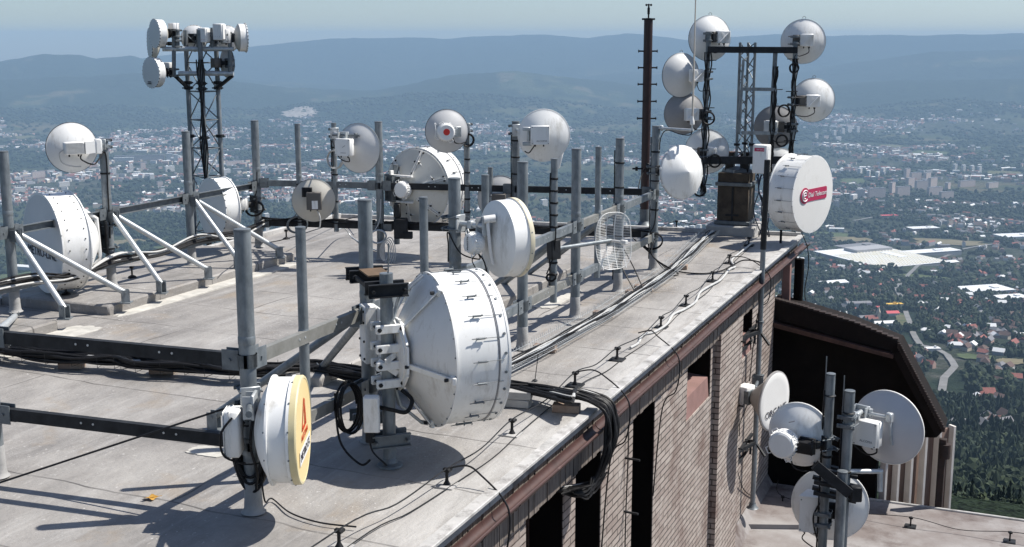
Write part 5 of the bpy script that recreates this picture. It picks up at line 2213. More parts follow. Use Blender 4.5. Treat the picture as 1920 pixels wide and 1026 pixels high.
# ---------------------------------------------------------------- left drums
lt = poles['L1'][0]
o, M = ant('large white drum antenna at the left edge with dark lettering on its face', 134, 450, 14.95, -112, 'drum_antenna', 'drum antenna')
RR = .60
bk, sh, fc = drum(o, M, RR, .36, .26, 'cone', hub=.35, lip=.97, nb=12, rb=.006, backmat=WHITE, face=pbr('pale_fabric_face', (.66, .66, .66), (.71, .71, .71), scale=2, rough=.6))
q = MB(M)
for k in range(30):
    for y in (.07, .27):
        t = 2 * PI * (k + .25) / 30
        e = Vector((math.cos(t), 0, math.sin(t)))
        q.tube(e * RR + Vector((0, y, 0)), e * (RR + .010) + Vector((0, y, 0)), .008, n=6)
q.build('rivet', DARKST, sh)
TM = M @ Matrix.Translation((0, .378, 0)) @ Matrix.Rotation(PI, 4, 'Z')
text('METRO-LINE', .155, 'lettering', INK, TM @ Matrix.Translation((.0, 0, -.12)), fc, xscale=1.0)
m = MB(M)
for x in (-.12, .12):
    m.path([(x, -.02, .45), (x, -.28, .25), (x, -.30, -.25), (x, -.05, -.50)], .03, 8)
m.build('back_frame', WHITEB, o)
mount(o, M, lt, PR, .28, mat=DARKST, h=.42)

o, M = ant('smaller white drum antenna in front of the lattice tower foot', 424, 388, 17.9, -118, 'drum_antenna', 'drum antenna')
RR = .43
drum(o, M, RR, .24, .13, 'cone', hub=.3, lip=.96, backmat=WHITE)
mount(o, M, poles['L3'][0], PR, .14, mat=DARKST, h=.26, arm=.05)
odu(o, M, (.0, -.26, .02), (.15, .12, .17), 'plain', WHITEB)

# ---------------------------------------------------------------- open dishes, left and far rows
o, M = ant('white dish antenna with finned radio unit at the upper left', 135, 277, 14.95, -12)
reflector(o, M, .285, .09, WHITEB, rimmat=DARKST)
flat_radome(o, M, .28)
odu(o, M, (-.02, -.20, .01), (.24, .10, .15), 'finned', WHITEB)
m = MB(M)
m.prism([(.10, -.27, .085), (.10, -.27, -.065), (.24, -.25, -.05), (.24, -.25, .09)], (0, .09, 0))
m.box((.26, -.21, .02), (.07, .10, .18), ch=.01)
m.build('unit_housing', WHITE, o)
lp = mount(o, M, lt, PR, .12, h=.13, x0=.25, zoff=.02)
cb = MB(M)
cb.path(cr([(-.13, -.2, .0), (-.19, -.19, -.05), (-.16, -.17, -.16), (-.05, -.16, -.21), (.06, -.15, -.22)], 8), .008, 6)
cb.build('cable', CABLEW, o)
cord(o, M, (.06, -.2, -.07), lp, PR, .14, 1.1, .009)

o, M = ant('grey white dish antenna with square white box, left of the far thick pole', 672, 278, 17.3, 33)
reflector(o, M, .33, .13, pbr('light_grey_reflector', (.58, .58, .57), (.64, .64, .63), scale=3, rough=.5))
flat_radome(o, M, .325)
odu(o, M, (-.07, -.24, .03), (.25, .11, .24), 'plain', WHITE)
TM = M @ Matrix.Translation((-.07, -.303, .03))
m = MB(TM)
m.bar((-.0, 0, .0), (.05, 0, .03), .002, .006)
m.bar((-.03, 0, -.075), (.06, 0, -.075), .002, .006)
m.build('print', PALEINK, o)
m = MB(M)
m.tube((-.30, -.20, .19), (.12, -.14, .19), .016, n=10)
for x in (-.2, .06):
    m.box((x, -.15, .19), (.035, .06, .07), ch=.005)
m.build('cross_tube', GALVD, o)
lp = mount(o, M, pf['f627'], tp, .15, h=.16, x0=-.12, zoff=.16)
cord(o, M, (-.02, -.22, -.11), lp, tp, .14, .5, .008)
coil(o, M, lp + Vector((.04, -.05, -.38)), .13, turns=4, rad=.007, seed=5, mat=CABLEW)

o, M = ant('small cream dish antenna with brown grey box under the far beam', 588, 376, 17.75, 4)
reflector(o, M, .295, .11, BEIGE)
flat_radome(o, M, .29)
u = odu(o, M, (.02, -.20, .02), (.21, .14, .25), 'plain', DARKODU)
m = MB(M)
m.box((.035, -.279, -.03), (.085, .003, .12))
m.build('paper_label', WHITE, u)
lp = mount(o, M, pf['f560'], tp + .004, .13, mat=DARKST, h=.14, x0=-.08, zoff=.14)
cb = MB(M)
cb.path(cr([(.06, -.2, -.12), (.10, -.22, -.22), (.09, -.2, -.36), (.05, -.18, -.40)], 8), .01, 6)
cb.build('cable', CABLEW, o)

o, M = ant('grey dish antenna with round white radio unit marked by a red dot', 838, 246, 16.95, -8)
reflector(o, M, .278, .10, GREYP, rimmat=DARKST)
flat_radome(o, M, .27)
u = odu(o, M, (-.04, -.19, .0), (.24, .13, .24), 'round', WHITE)
m = MB(M)
m.lathe([(.001, -.2575), (.045, -.2575), (.045, -.2555)], 28, (-.04, 0, .005))
m.build('red_dot', REDDOT, u)
m = MB(M)
for x in (-.14, .06):
    m.path(cr([(x - .02, -.14, .10), (x - .05, -.18, .12), (x - .04, -.2, .02), (x - .05, -.18, -.08), (x, -.14, -.11)], 6), .005, 6)
m.build('guard_wire', WHITE, o)
lp = mount(o, M, pf['f875'], tp + .002, .12, h=.14, x0=.10, zoff=.0)
cb = MB(M)
cb.path(cr([(.05, -.18, -.06), (.08, -.2, -.14), (.16, -.16, -.16), (.25, -.14, -.14)], 8), .009, 6)
cb.build('cable', BLACK, o)
coil(o, M, lp + Vector((0, -.07, -.17)), .085, turns=5, rad=.011, seed=8)

o, M = ant('white dish antenna with square box and narrow panel aerial', 1020, 254, 16.75, -4)
reflector(o, M, .335, .11, WHITE, rimmat=RADOME)
flat_radome(o, M, .33)
u = odu(o, M, (-.07, -.22, .02), (.25, .13, .25), 'plain', WHITE)
TM = M @ Matrix.Translation((-.05, -.2925, -.055))
text('ALCOMA', .035, 'print', PALEINK, TM, u)
lp = mount(o, M, pf['f965'], PR, .13, h=.17, x0=-.16, zoff=.02)
m = MB(M)
for z in (.10, -.10):
    m.box((-.24, -.17, z), (.12, .09, .05), ch=.006)
m.build('bracket_plate', GALVL, o)
cb = MB(M)
cb.path(cr([(-.13, -.2, -.1), (-.17, -.22, -.16), (-.22, -.2, -.22), (-.27, -.16, -.2)], 8), .008, 6)
cb.build('cable', BLACK, o)
pa_ = V(1048, 293, 16.8)
o2 = thing('panel_aerial', pa_, 'narrow white panel aerial hung under the dish with square box', 'panel aerial')
tilt = Matrix.Translation(pa_) @ Matrix.Rotation(R(14), 4, 'Y') @ Matrix.Rotation(R(-12), 4, 'Z')
MB(tilt).box((0, 0, 0), (.10, .05, .33), ch=.012).build('case', WHITE, o2)
MB(tilt).box((0, .05, .14), (.04, .08, .03)).tube((0, .05, .14), (-.03, .06, .20), .01).tube((0, -.01, -.165), (0, -.01, -.19), .008).build('bracket', GALVD, o2)

# big faceted drum in the far row
o, M = ant('big cream white faceted drum antenna with round unit, far row', 783, 352, 18.05, 38, 'drum_antenna', 'drum antenna')
RR = .575
bk, sh, fc = drum(o, M, RR, .42, .22, 'stepcone', hub=.30, lip=.8, backmat=pbr('cream_white_back', (.56, .55, .50), (.63, .62, .57), scale=3, rough=.5, c3=(.42, .39, .32), c3lo=.58, c3hi=.8), hooks=18)
m = MB(M)
for k in range(6):
    t = R(18 + 60 * k)
    e = Vector((math.cos(t), 0, math.sin(t)))
    sd2 = e.cross(Vector((0, 1, 0)))
    for s_ in (-1, 1):
        m.bar(e * .20 + Vector((0, -.215, 0)) + sd2 * (.014 * s_), e * .56 + Vector((0, -.03, 0)) + sd2 * (.014 * s_), .010, .02, up=Vector((0, 1, 0)))
    e2 = Vector((math.cos(t + R(60)), 0, math.sin(t + R(60))))
    m.bar(e * .42 + Vector((0, -.10, 0)), e2 * .42 + Vector((0, -.10, 0)), .012, .02, up=Vector((0, 1, 0)))
m.build('back_seam', WHITE, bk)
m = MB(M)
for k in range(6):
    t = R(18 + 60 * k)
    for r_, dt in ((.40, .10), (.40, -.10), (.24, 0), (.54, .06), (.54, -.06)):
        e = Vector((math.cos(t + dt), 0, math.sin(t + dt)))
        y = -.22 + .22 * max(0, (r_ - .17)) / .40
        m.tube(e * r_ + Vector((0, y - .0, 0)), e * r_ + Vector((0, y - .03, 0)), .013, n=8)
m.build('bolt', DARKST, bk)
odu(o, M, (-.02, -.32, .0), (.24, .15, .24), 'round', WHITE)
m = MB(M)
m.box((-.10, -.26, .19), (.42, .05, .03), ch=.005)
m.box((-.10, -.26, -.19), (.42, .05, .03), ch=.005)
m.box((-.28, -.26, .0), (.04, .07, .52), ch=.005)
m.build('mount_frame', WHITEB, o)
mount(o, M, pf['f740'] + Vector((0, .25, 0)), tp + .006, .27, mat=GALVD, h=.4, x0=-.26)
m = MB()
q = V(752, 428, 17.7)
m.box(q, (.20, .14, .30), ch=.02)
m.box(q + Vector((.10, -.03, -.10)), (.14, .10, .10), ch=.01)
m.box(q + Vector((-.05, 0, .26)), (.10, .1, .22), ch=.02)
hw = thing('clamp_hardware', tuple(q), 'dark cluster of clamps and connectors low on the far thick pole', 'clamp cluster')
m.build('clamp_block', DARKST, hw)
m = MB()
for k in range(5):
    m.path(loop_pts(q + Vector((-.24 + .02 * k, -.1, -.33)), .06 + .006 * k, (1, 0, 0), (0, 0, 2.4), 1, seed=20 + k), .007, 6, closed=True)
m.build('cable_loop', CABLEW, hw)

o, M = ant('grey dish antenna half hidden behind the white drum with cream rim', 938, 372, 17.6, 6)
reflector(o, M, .31, .11, GREYP)
flat_radome(o, M, .3)
odu(o, M, (.0, -.2, .02), (.2, .12, .14), 'plain', DARKODU)
mount(o, M, on_line(920, FA, FB), .04, .13, h=.14)
p_ = on_line(920, FA, FB)
pole('hid', p_, .4, 1.4, .037, 'slim pole holding the half hidden grey dish', False)

# grid antenna
o, M = ant('white wire grid antenna with feed horn on a horizontal arm', 1150, 452, 13.95, 146, 'grid_antenna', 'grid antenna', tilt=4)
gh, gw, gd = .33, .245, .13


def gy(x, z):
    return gd * ((x / gw) ** 2 + (z / gh) ** 2) * .5 - gd * .5


m = MB(M)
for i in range(36):
    z = -gh + 2 * gh * (i + .5) / 36
    half = gw * (1 - (abs(z) / gh) ** 5) ** .5
    m.path([(x * half, gy(x * half, z), z) for x in [-1 + k / 5 for k in range(11)]], .0022, 5)
wires = m.build('grid_wire', WHITE, o)
m = MB(M)
for x in (-.16, -.055, .055, .16):
    m.path([(x, gy(x, z) - .006, z) for z in [gh * (-1 + k / 7) * .985 for k in range(15)]], .006, 6)
ol = []
for k in range(48):
    t = 2 * PI * k / 48
    cx_, cz_ = math.cos(t), math.sin(t)
    x = gw * (abs(cx_) ** .7) * (1 if cx_ > 0 else -1)
    z = gh * (abs(cz_) ** .7) * (1 if cz_ > 0 else -1)
    ol.append((x, gy(x, z), z))
m.path(ol, .0045, 6, closed=True)
m.build('grid_frame', WHITE, o)
m = MB(M)
m.tube((0, -.06, 0), (0, .24, 0), .014, n=10)
m.box((0, .22, 0), (.045, .10, .05), ch=.008)
m.build('feed_horn', RADOME, o)
p60 = poles['1060'][0]
lp = M.inverted() @ Vector((p60.x, p60.y, M.translation.z))
m = MB(M)
m.tube((0, -.055, 0), lp, .024, n=14)
m.box((0, -.07, 0), (.10, .03, .12), ch=.006)
m.build('mount_arm', GALV, o)
m = MB(M)
m.box(lp, (.12, .12, .22), ch=.01)
m.build('pole_clamp', DARKST, o)

# ---------------------------------------------------------------- conical radome and whip on corner pole J
jp = poles['J'][0]
o, M = ant('white conical radome antenna on the corner pole', 1279, 323, 16.65, 140, 'conical_antenna', 'cone antenna', tilt=6)
RR = .36
m = MB(M)
m.lathe([(.001, .145), (.012, .140), (RR * .93, .022), (RR, .006), (RR, -.006)], 72)
cone = m.build('radome', WHITE, o, ang=30)
m = MB(M)
m.lathe([(RR, -.004), (RR + .008, -.006), (RR + .008, -.030), (RR, -.034), (RR * .6, -.12), (RR * .2, -.15), (.001, -.15)], 64)
m.build('reflector', GREYP, o, ang=40)
m = MB(M)
for k in range(10):
    t = 2 * PI * k / 10 + .2
    e = Vector((math.cos(t), 0, math.sin(t)))
    m.box(e * (RR + .008) + Vector((0, -.015, 0)), (.03, .035, .012), (e.cross(Vector((0, 1, 0))), Vector((0, 1, 0)), e), ch=.003)
m.build('rim_clip', WHITE, o)
mount(o, M, jp, PR, .14, mat=DARKST, h=.14)

wb = V(1298, 232, 16.6)
o = thing('whip_aerial', wb, 'thin pale whip aerial rising past the dishes out of the photo top', 'whip aerial')
MB().tube(wb, (wb.x, wb.y, wb.z + 1.05), .014, .012, n=10).tube((wb.x, wb.y, wb.z + 1.05), (wb.x, wb.y, wb.z + 2.4), .010, .006, n=8).build('rod', pbr('aged_fibreglass', (.50, .45, .38), (.58, .54, .47), scale=4, rough=.6), o)
MB().lathe([(.014, -.02), (.03, -.01), (.03, .03), (.02, .06), (.014, .10)], 16, wb, 'z').build('base', RADOME, o)
jz = wb.z - .09
m = MB()
m.tube((jp.x, jp.y, jz), (wb.x + .02, wb.y + .02, jz), .018, n=12)
m.box((jp.x + .07, jp.y - .01, jz), (.04, .14, .07), ch=.006)
m.tube((wb.x, wb.y, jz - .01), (wb.x, wb.y, wb.z), .012, n=10)
m.build('arm', GALVL, o)
MB().path(cr([(wb.x, wb.y - .01, jz), (wb.x - .03, wb.y - .02, jz - .06), (wb.x - .16, wb.y, jz - .05), (jp.x + .14, jp.y - .04, jz - .03), (jp.x + .06, jp.y - .05, jz - .14), (jp.x + .05, jp.y - .05, jz - .3)], 8), .007, 6).build('cable', BLACK, o)

# ---------------------------------------------------------------- dark red climbing mast with wind gauge
mp_ = P(1208, 424)
ztop = V(1211, 36, mp_.y).z
o = thing('climbing_mast', tuple(mp_), 'tall dark oxide red mast with step bars and a wind gauge on top', 'mast')
MB().tube((mp_.x, mp_.y, -.02), (mp_.x, mp_.y, ztop), .075, n=20).build('shaft', REDBLK, o)
MB().tube((mp_.x, mp_.y, 0), (mp_.x, mp_.y, .30), .082, n=20).lathe([(.16, .004), (.12, .03), (.085, .09)], 20, (mp_.x, mp_.y, 0), 'z').build('base_sleeve', GALVD, o)
for y in (96, 127, 158, 190, 222):
    z = V(1210, y, mp_.y).z
    m = MB()
    m.tube((mp_.x - .155, mp_.y - .02, z), (mp_.x + .155, mp_.y - .02, z), .013, n=8)
    for s_ in (-1, 1):
        m.tube((mp_.x + s_ * .15, mp_.y - .02, z), (mp_.x + s_ * .165, mp_.y - .02, z), .024, n=8)
    m.build('step_bar', BLACK, o)
m = MB()
m.lathe([(.076, -.015), (.10, -.01), (.10, .012), (.02, .02)], 20, (mp_.x, mp_.y, ztop), 'z', cap1=True)
m.tube((mp_.x - .11, mp_.y, ztop), (mp_.x + .11, mp_.y, ztop), .016, n=8)
m.build('top_plate', BLACK, o)
m = MB()
m.tube((mp_.x, mp_.y, ztop), (mp_.x, mp_.y, ztop + .22), .014, n=10)
m.tube((mp_.x, mp_.y, ztop + .08), (mp_.x, mp_.y, ztop + .19), .022, n=12)
for k in range(3):
    t = .4 + 2 * PI * k / 3
    e = Vector((mp_.x + .045 * math.cos(t), mp_.y + .045 * math.sin(t), ztop + .235))
    m.tube((mp_.x, mp_.y, ztop + .235), e, .004, n=6)
    m.lathe([(.001, -.02), (.016, -.012), (.02, .003), (.016, .006), (.001, -.012)], 10, e)
m.build('wind_gauge', BLACK, o)
zb = V(1210, 316, mp_.y).z
m = MB()
m.tube((mp_.x - .23, mp_.y - .04, zb), (mp_.x + .16, mp_.y - .04, zb), .015, n=8)
m.box((mp_.x - .16, mp_.y - .05, zb), (.04, .05, .07))
m.box((mp_.x + .03, mp_.y - .08, zb + .03), (.06, .05, .14), ch=.01)
m.build('bracket', BLACK, o)
m = MB()
m.path(cr([(mp_.x - .02, mp_.y - .09, zb), (mp_.x - .10, mp_.y - .2, zb - .14), (mp_.x - .18, mp_.y - .6, zb - .32), (mp_.x - .20, mp_.y - 1.2, zb - .5)], 8), .009, 6)
m.build('cable', BLACK, o)
# ================================================================== right mast: pedestal, frame, lattice and its dishes
YM = 20.0
pc = P(1378, 436)
ped = thing('antenna_pedestal', (pc.x, pc.y, 0), 'rust stained boxed pedestal with steel stubs on a concrete block at the roof corner', 'pedestal', None, -ANG)
PMx = WM[ped.name]
pw = .52
hz_ = V(1380, 322, pc.y).z
MB(PMx).box((0, 0, .07), (.82, .80, .18), ch=.02).build('concrete_base', CONC, ped)
m = MB(PMx)
m.box((0, 0, (hz_ + .16) / 2), (pw, pw, hz_ - .16), ch=.01)
m.build('casing', RUSTY, ped)
for z in (.20, hz_ * .82):
    MB(PMx).box((0, 0, z), (pw + .07, pw + .07, .06), ch=.006).build('steel_band', GALVD, ped)
MB(PMx).lathe([(pw * .5, 0), (pw * .46, .05), (pw * .2, .09), (.001, .095)], 4, (0, 0, hz_), 'z').build('cover', GALVD, ped)
m = MB(PMx)
m.box((0, -pw / 2 - .01, hz_ * .5), (.03, .02, hz_ * .55))
m.box((.0, -pw / 2 - .012, hz_ * .32), (.22, .02, .03))
m.build('casing_strap', DARKST, ped)
for x in (-.12, .13):
    m = MB(PMx)
    m.box((x, 0, hz_ + .12), (.14, .14, .36), ch=.004)
    m.box((x, 0, hz_ + .31), (.17, .17, .02))
    m.build('steel_stub', DARKST, ped)
MB(PMx).box((0, 0, hz_ + .325), (.48, .18, .012)).build('rust_plate', RUSTBR, ped)

fr_ = thing('antenna_mast_frame', (pc.x, pc.y, hz_), 'dark steel frame of posts and lattice on the rusty pedestal holding the dish cluster', 'mast frame')
pL0, pL1 = V(1329, 60, YM), V(1317, 368, YM)
pR0, pR1 = V(1492, 78, YM), V(1481, 350, YM)
for a, b_, nm in ((pL0, pL1, 0), (pR0, pR1, 1)):
    MB().tube(b_, a, .038, n=16).build('post', GALVD if nm == 0 else GALV, fr_)
m = MB()
zt = V(1400, 93, YM).z
m.chan(Vector((pL0.x - .02, YM - .05, zt)), Vector((pR0.x + .02, YM - .05, zt - .01)), .05, .10, .008, flip=1)
m.build('cross_beam', DARKST, fr_, ang=25)
m = MB()
zb2 = V(1400, 300, YM).z
m.chan(Vector((pL1.x, YM - .05, zb2)), Vector((pR1.x + .02, YM - .05, zb2)), .06, .12, .008, flip=1)
m.build('cross_beam', DARKST, fr_, ang=25)
# lattice tower
lx = [V(1384, 200, YM + .1).x, V(1412, 200, YM + .1).x, V(1400, 200, YM + .28).x]
ly = [YM + .1, YM + .1, YM + .32]
zl0, zl1 = hz_ + .28, V(1400, 80, YM + .1).z
for k in range(3):
    MB().tube((lx[k], ly[k], zl0), (lx[k], ly[k], zl1), .023, n=12).build('lattice_leg', pbr_once('blue_grey_galvanised') if False else GALV, fr_)
m = MB()
nseg = 9
for a, b_ in ((0, 1), (1, 2), (2, 0)):
    for i in range(nseg):
        z0, z1 = zl0 + (zl1 - zl0) * i / nseg, zl0 + (zl1 - zl0) * (i + 1) / nseg
        if i % 2:
            a2, b2 = b_, a
        else:
            a2, b2 = a, b_
        m.tube((lx[a2], ly[a2], z0), (lx[b2], ly[b2], z1), .0095, n=6)
m.build('lattice_bracing', GALVD, fr_)
for k in range(3):
    MB().lathe([(.023, -.02), (.05, -.018), (.05, .018), (.023, .02)], 10, (lx[k], ly[k], V(1390, 272, YM).z), 'z').build('leg_flange', DARKST, fr_)
# second post with rungs and old post
q0, q1 = V(1454, 96, YM - .02), V(1441, 330, YM - .02)
MB().tube(q1, q0, .036, n=14).build('post', GALVD, fr_)
q2, q3 = V(1394, 112, YM - .05), V(1386, 250, YM - .05)
MB().tube(q3, q2, .022, n=12).build('post', GALV, fr_)
for y in (167, 249):
    a, b_ = V(1390, y, YM - .06), V(1456, y + 1, YM - .06)
    MB().bar(a, b_, .03, .055).tube(b_, b_ + Vector((.10, 0, 0)), .008).build('rung', GALV, fr_)
m = MB()
rr = random.Random(4)
for (a, b_) in ((pL0, pL1), (pR0, pR1), (q0, q1)):
    for k in range(4):
        off = Vector((rr.uniform(-.05, .05), -.045, 0))
        m.path([a.lerp(b_, .12 + .85 * i / 22) + off + Vector((.018 * math.sin(i * 1.1 + k * 2), .01 * math.cos(i + k), 0)) for i in range(23)], rr.uniform(.008, .013), 6)
for (c_, r_) in ((V(1328, 222, YM - .1), .10), (V(1340, 302, YM - .1), .10), (V(1312, 356, YM - .1), .10), (V(1489, 128, YM - .1), .07), (V(1470, 208, YM - .1), .09), (V(1466, 264, YM - .1), .09)):
    m.path(loop_pts(c_, r_, (1, .1, 0), (.0, .1, 1), 4, seed=int(c_.x * 50)), .010, 6)
m.build('cable', BLACK, fr_)
for y in (112, 128, 200, 222, 345):
    a = pL0.lerp(pL1, (y - 60) / 308)
    MB().tube(a + Vector((-.04, -.06, 0)), a + Vector((.13, -.06, 0)), .008, n=6).build('clamp_rod', DARKST, fr_)
for y in (110, 170, 196, 240, 262):
    a = pR0.lerp(pR1, (y - 78) / 272)
    MB().tube(a + Vector((-.14, -.06, 0)), a + Vector((.05, -.06, 0)), .008, n=6).build('clamp_rod', DARKST, fr_)


def postat(a, b_, py, y0, y1):
    return a.lerp(b_, (py - y0) / (y1 - y0))


def mdish(label, px, py, Y, rho, hpx, mat, ox, oz, side, post, bsz=(.20, .13, .20), rimmat=None):
    Rr = hpx * Y / FPX / 2
    o, M = ant(label, px, py, Y, rho)
    reflector(o, M, Rr - .015, Rr * .41, mat, rimmat=rimmat)
    flat_radome(o, M, Rr - .02)
    eye(o, M, Rr)
    dep = Rr * .41
    u = odu(o, M, (ox, -dep - .13, oz), bsz, 'ribbed', WHITE)
    m = MB(M)
    m.box((ox + side * (bsz[0] / 2 + .06), -dep - .10, oz), (.11, .13, .17), ch=.008)
    for z in (-.06, .06):
        m.tube((ox + side * .05, -dep - .17, oz + z), (ox + side * .30, -dep - .17, oz + z), .008, n=6)
    m.build('coupler', DARKODU, o)
    lp = mount(o, M, post, .038, dep, mat=DARKST, h=.17, x0=ox + side * .12, zoff=oz)
    cb = MB(M)
    cb.path(cr([(ox + .02, -dep - .13, oz - .10), (ox + .03, -dep - .15, oz - .19), (ox + side * .1, -dep - .13, oz - .25), (lp.x, lp.y - .06, oz - .24), (lp.x, lp.y - .05, oz - .4)], 8), .007, 6)
    cb.build('cable', BLACK, o)
    return o, M


pl = lambda y: postat(pL0, pL1, y, 60, 368)
prr = lambda y: postat(pR0, pR1, y, 78, 350)
mdish('white dish antenna at the top left of the mast frame', 1331, 72, 20.35, -24, 82, WHITE, .09, .02, -1, pl(72))
mdish('light grey dish antenna second from top on the left post', 1277, 141, 20.15, -34, 80, pbr('pearl_grey_reflector', (.56, .56, .55), (.62, .62, .61), scale=3, rough=.5), .10, .0, 1, pl(141))
mdish('shaded grey dish antenna third from top on the left post', 1283, 213, 20.25, -18, 76, SHADEP, .03, .0, 1, pl(213))
mdish('white dish antenna low behind the left post, above the conical radome', 1325, 284, 20.35, 10, 82, WHITE, .11, .0, -1, pl(284))
mdish('light grey dish antenna at the top right of the mast frame', 1506, 78, 20.3, 0, 80, WHITEB, .06, .02, -1, prr(80))
mdish('bright white dish antenna second from top on the right post', 1525, 188, 20.25, -14, 80, WHITE, -.08, .0, -1, prr(188))
mdish('shaded grey dish antenna between the lattice and the right post', 1454, 238, 20.45, 2, 78, SHADEP, -.06, .02, 1, prr(238))
mdish('white dish antenna mostly hidden behind the equipment cabinet', 1462, 312, 20.6, 0, 68, WHITE, .0, .0, 1, prr(312))

# lettered drum
o, M = ant('white drum antenna with crimson logo panel on its face at the roof corner', 1478, 360, 19.35, 121, 'drum_antenna', 'drum antenna')
RR = .595
bk, sh, fc = drum(o, M, RR, .44, .16, 'dish', lip=.965, hooks=20, flange=True, bands=False, nb=14, rb=.006)
TM = M @ Matrix.Translation((0, .459, 0)) @ Matrix.Rotation(PI, 4, 'Z')
lgm = MB(TM)
n = 10
outl = []
for cx_, cz_, a0 in ((.355, .06, 0), (-.30, .06, 90), (-.30, -.06, 180), (.355, -.06, 270)):
    for k in range(n + 1):
        t = R(a0 + 90 * k / n)
        rd = .035
        outl.append((cx_ + rd * math.cos(t), 0, cz_ + rd * math.sin(t) + cx_ * .02))
lgm.prism(outl, (0, .003, 0))
lgm.lathe([(.001, -.002), (.125, -.002), (.125, .003), (.001, .003)], 32, (-.27, 0, .0))
logo = lgm.build('logo_panel', REDLOGO, fc, smooth=False)
ring_ = MB(TM)
for k in range(2):
    a0, a1, rr_ = (40, 330, .085) if k == 0 else (10, 300, .045)
    pts = [(-.27 + rr_ * math.cos(R(a)), -.005, .0 + rr_ * math.sin(R(a))) for a in range(a0, a1, 10)]
    ring_.path(pts, .010, 5)
ring_.tube((-.31, -.005, -.005), (-.23, -.005, .008), .008, n=5)
ring_.build('emblem', WHITEINK, logo)
text('Dial Telecom', .105, 'lettering', WHITEINK, TM @ Matrix.Translation((.105, -.004, .003)) @ Matrix.Rotation(R(-1), 4, 'Y'), logo, shear=.15, xscale=1.0)
mount(o, M, prr(345), .04, .17, mat=DARKST, h=.3, arm=.04)
m = MB(M)
m.tube((0, -.1, -.62), (0, -.1, -.93), .02)
m.box((0, -.1, -.93), (.16, .05, .02))
m.build('prop', DARKST, o)

# equipment cabinet
cb_ = V(1428, 298, 19.7)
o = thing('equipment_cabinet', cb_, 'tall white cabinet with a small crimson sticker on the mast frame', 'cabinet', None, R(-28))
M = WM[o.name]
MB(M).box((0, 0, 0), (.24, .20, .46), ch=.01).build('case', WHITEB, o)
MB(M).box((0, -.104, 0), (.222, .008, .44), ch=.003).build('door', WHITE, o)
MB(M).box((.122, 0, 0), (.006, .17, .42), ch=.002).tube((.124, -.03, .0), (.132, -.03, 0), .012).tube((.124, -.03, .17), (.13, -.03, .17), .01).build('side_panel', WHITE, o)
m = MB(M)
m.box((-.01, -.1095, .155), (.16, .003, .055))
st = m.build('sticker', REDLOGO, o)
text('Dial Telecom', .024, 'lettering', WHITEINK, M @ Matrix.Translation((.012, -.112, .155)), st)
m = MB(M)
for x in (-.05, .05):
    m.tube((x, -.02, -.23), (x, -.02, -.27), .012)
m.build('cable_gland', DARKST, o)
m = MB()
rr = random.Random(9)
for k in range(5):
    a = cb_ + Vector((rr.uniform(-.08, .08), -.02, -.25))
    e = Vector((a.x + rr.uniform(.0, .25), a.y - .05, .06))
    m.path(cr([a, a + Vector((rr.uniform(-.05, .05), -.05, -.25)), a.lerp(e, .6) + Vector((rr.uniform(-.12, .12), 0, 0)), e], 8), .009, 6)
m.build('cable', pbr('blue_black_cable', (.015, .02, .04), (.025, .04, .08), scale=3, rough=.5), o)

# long pole outside the eaves
ep = V(1421, 948, 16.75)
ramp_ = to_L(ep)
zlo, zhi = -3.5, V(1443, 300, 16.9).z
o = thing('standoff_pole', (ep.x, ep.y, -3.5), 'long thin grey pole rising from the lower roof past the eaves', 'pole')
ex, ey = 3.51, 16.9
MB().tube((ex - .01, ey, -3.52), (ex, ey, .32), .037, n=16).build('shaft', GALV, o)
MB().tube((ex, ey, .32), (ex + .01, ey, zhi), .042, n=16).build('dark_upper_shaft', DARKST, o)
MB().lathe([(.042, -.02), (.052, -.015), (.052, .015), (.042, .02)], 16, (ex, ey, -.72), 'z').lathe([(.042, -.02), (.052, -.015), (.052, .015), (.042, .02)], 16, (ex, ey, -2.0), 'z').build('joint', GALVD, o)
MB().lathe([(.09, -3.494), (.06, -3.47), (.045, -3.42)], 16, (ex - .01, ey, 0), 'z').build('foot', GALVD, o)
wpt = L(WALLW, to_L((ex, ey, 0))[1])
for z in (-.86, -2.5):
    m = MB()
    c_ = Vector((ex, ey, z))
    for t in (-.28, .28):
        a = wpt + US * (t - .25) + Z * z
        m.bar(a, c_, .04, .05)
    m.bar(wpt + US * -.6 + Z * (z + .0) + UW * .03, wpt + US * .35 + Z * z + UW * .03, .04, .04)
    m.bar(wpt + US * -.6 + Z * (z - .16) + UW * .03, wpt + US * .1 + Z * (z - .16) + UW * .03, .03, .03)
    m.bar(wpt + US * -.05 + Z * (z - .17) + UW * .1, wpt + US * -.05 + Z * (z + .02) + UW * .1, .03, .03)
    m.bar(c_, c_ + UW * .16 - Z * .16 - US * .1, .03, .03)
    m.build('wall_bracket', DARKST, o)

# ---------------------------------------------------------------- lettered horn dish on the facade
o, M = ant('grey cup shaped dish with dark lettering beside the brick wall', 1450, 752, 15.9, 118, 'cup_antenna', 'dish antenna')
RR = .40
m = MB(M)
m.lathe([(.001, -.30), (.10, -.30), (.13, -.27), (RR * .72, -.09), (RR, .0), (RR + .012, .0), (RR + .012, .02), (RR - .006, .026)], 64)
m.build('reflector', pbr('mid_grey_shell', (.26, .25, .245), (.32, .31, .30), scale=3, rough=.6), o, ang=40)
fc = flat_radome(o, M, RR - .004, .024, RADOME, .006)
TM = M @ Matrix.Translation((0, .034, 0)) @ Matrix.Rotation(PI, 4, 'Z')
text('ORCAVE', .135, 'lettering', INK, TM @ Matrix.Translation((.02, -.002, -.14)) @ Matrix.Rotation(R(-4), 4, 'Y'), fc, xscale=1.1)
odu(o, M, (.0, -.42, .02), (.22, .16, .24), 'plain', WHITEB)
mount(o, M, Vector((ex, ey, 0)), .042, .30, mat=GALVD, h=.2, x0=.05)
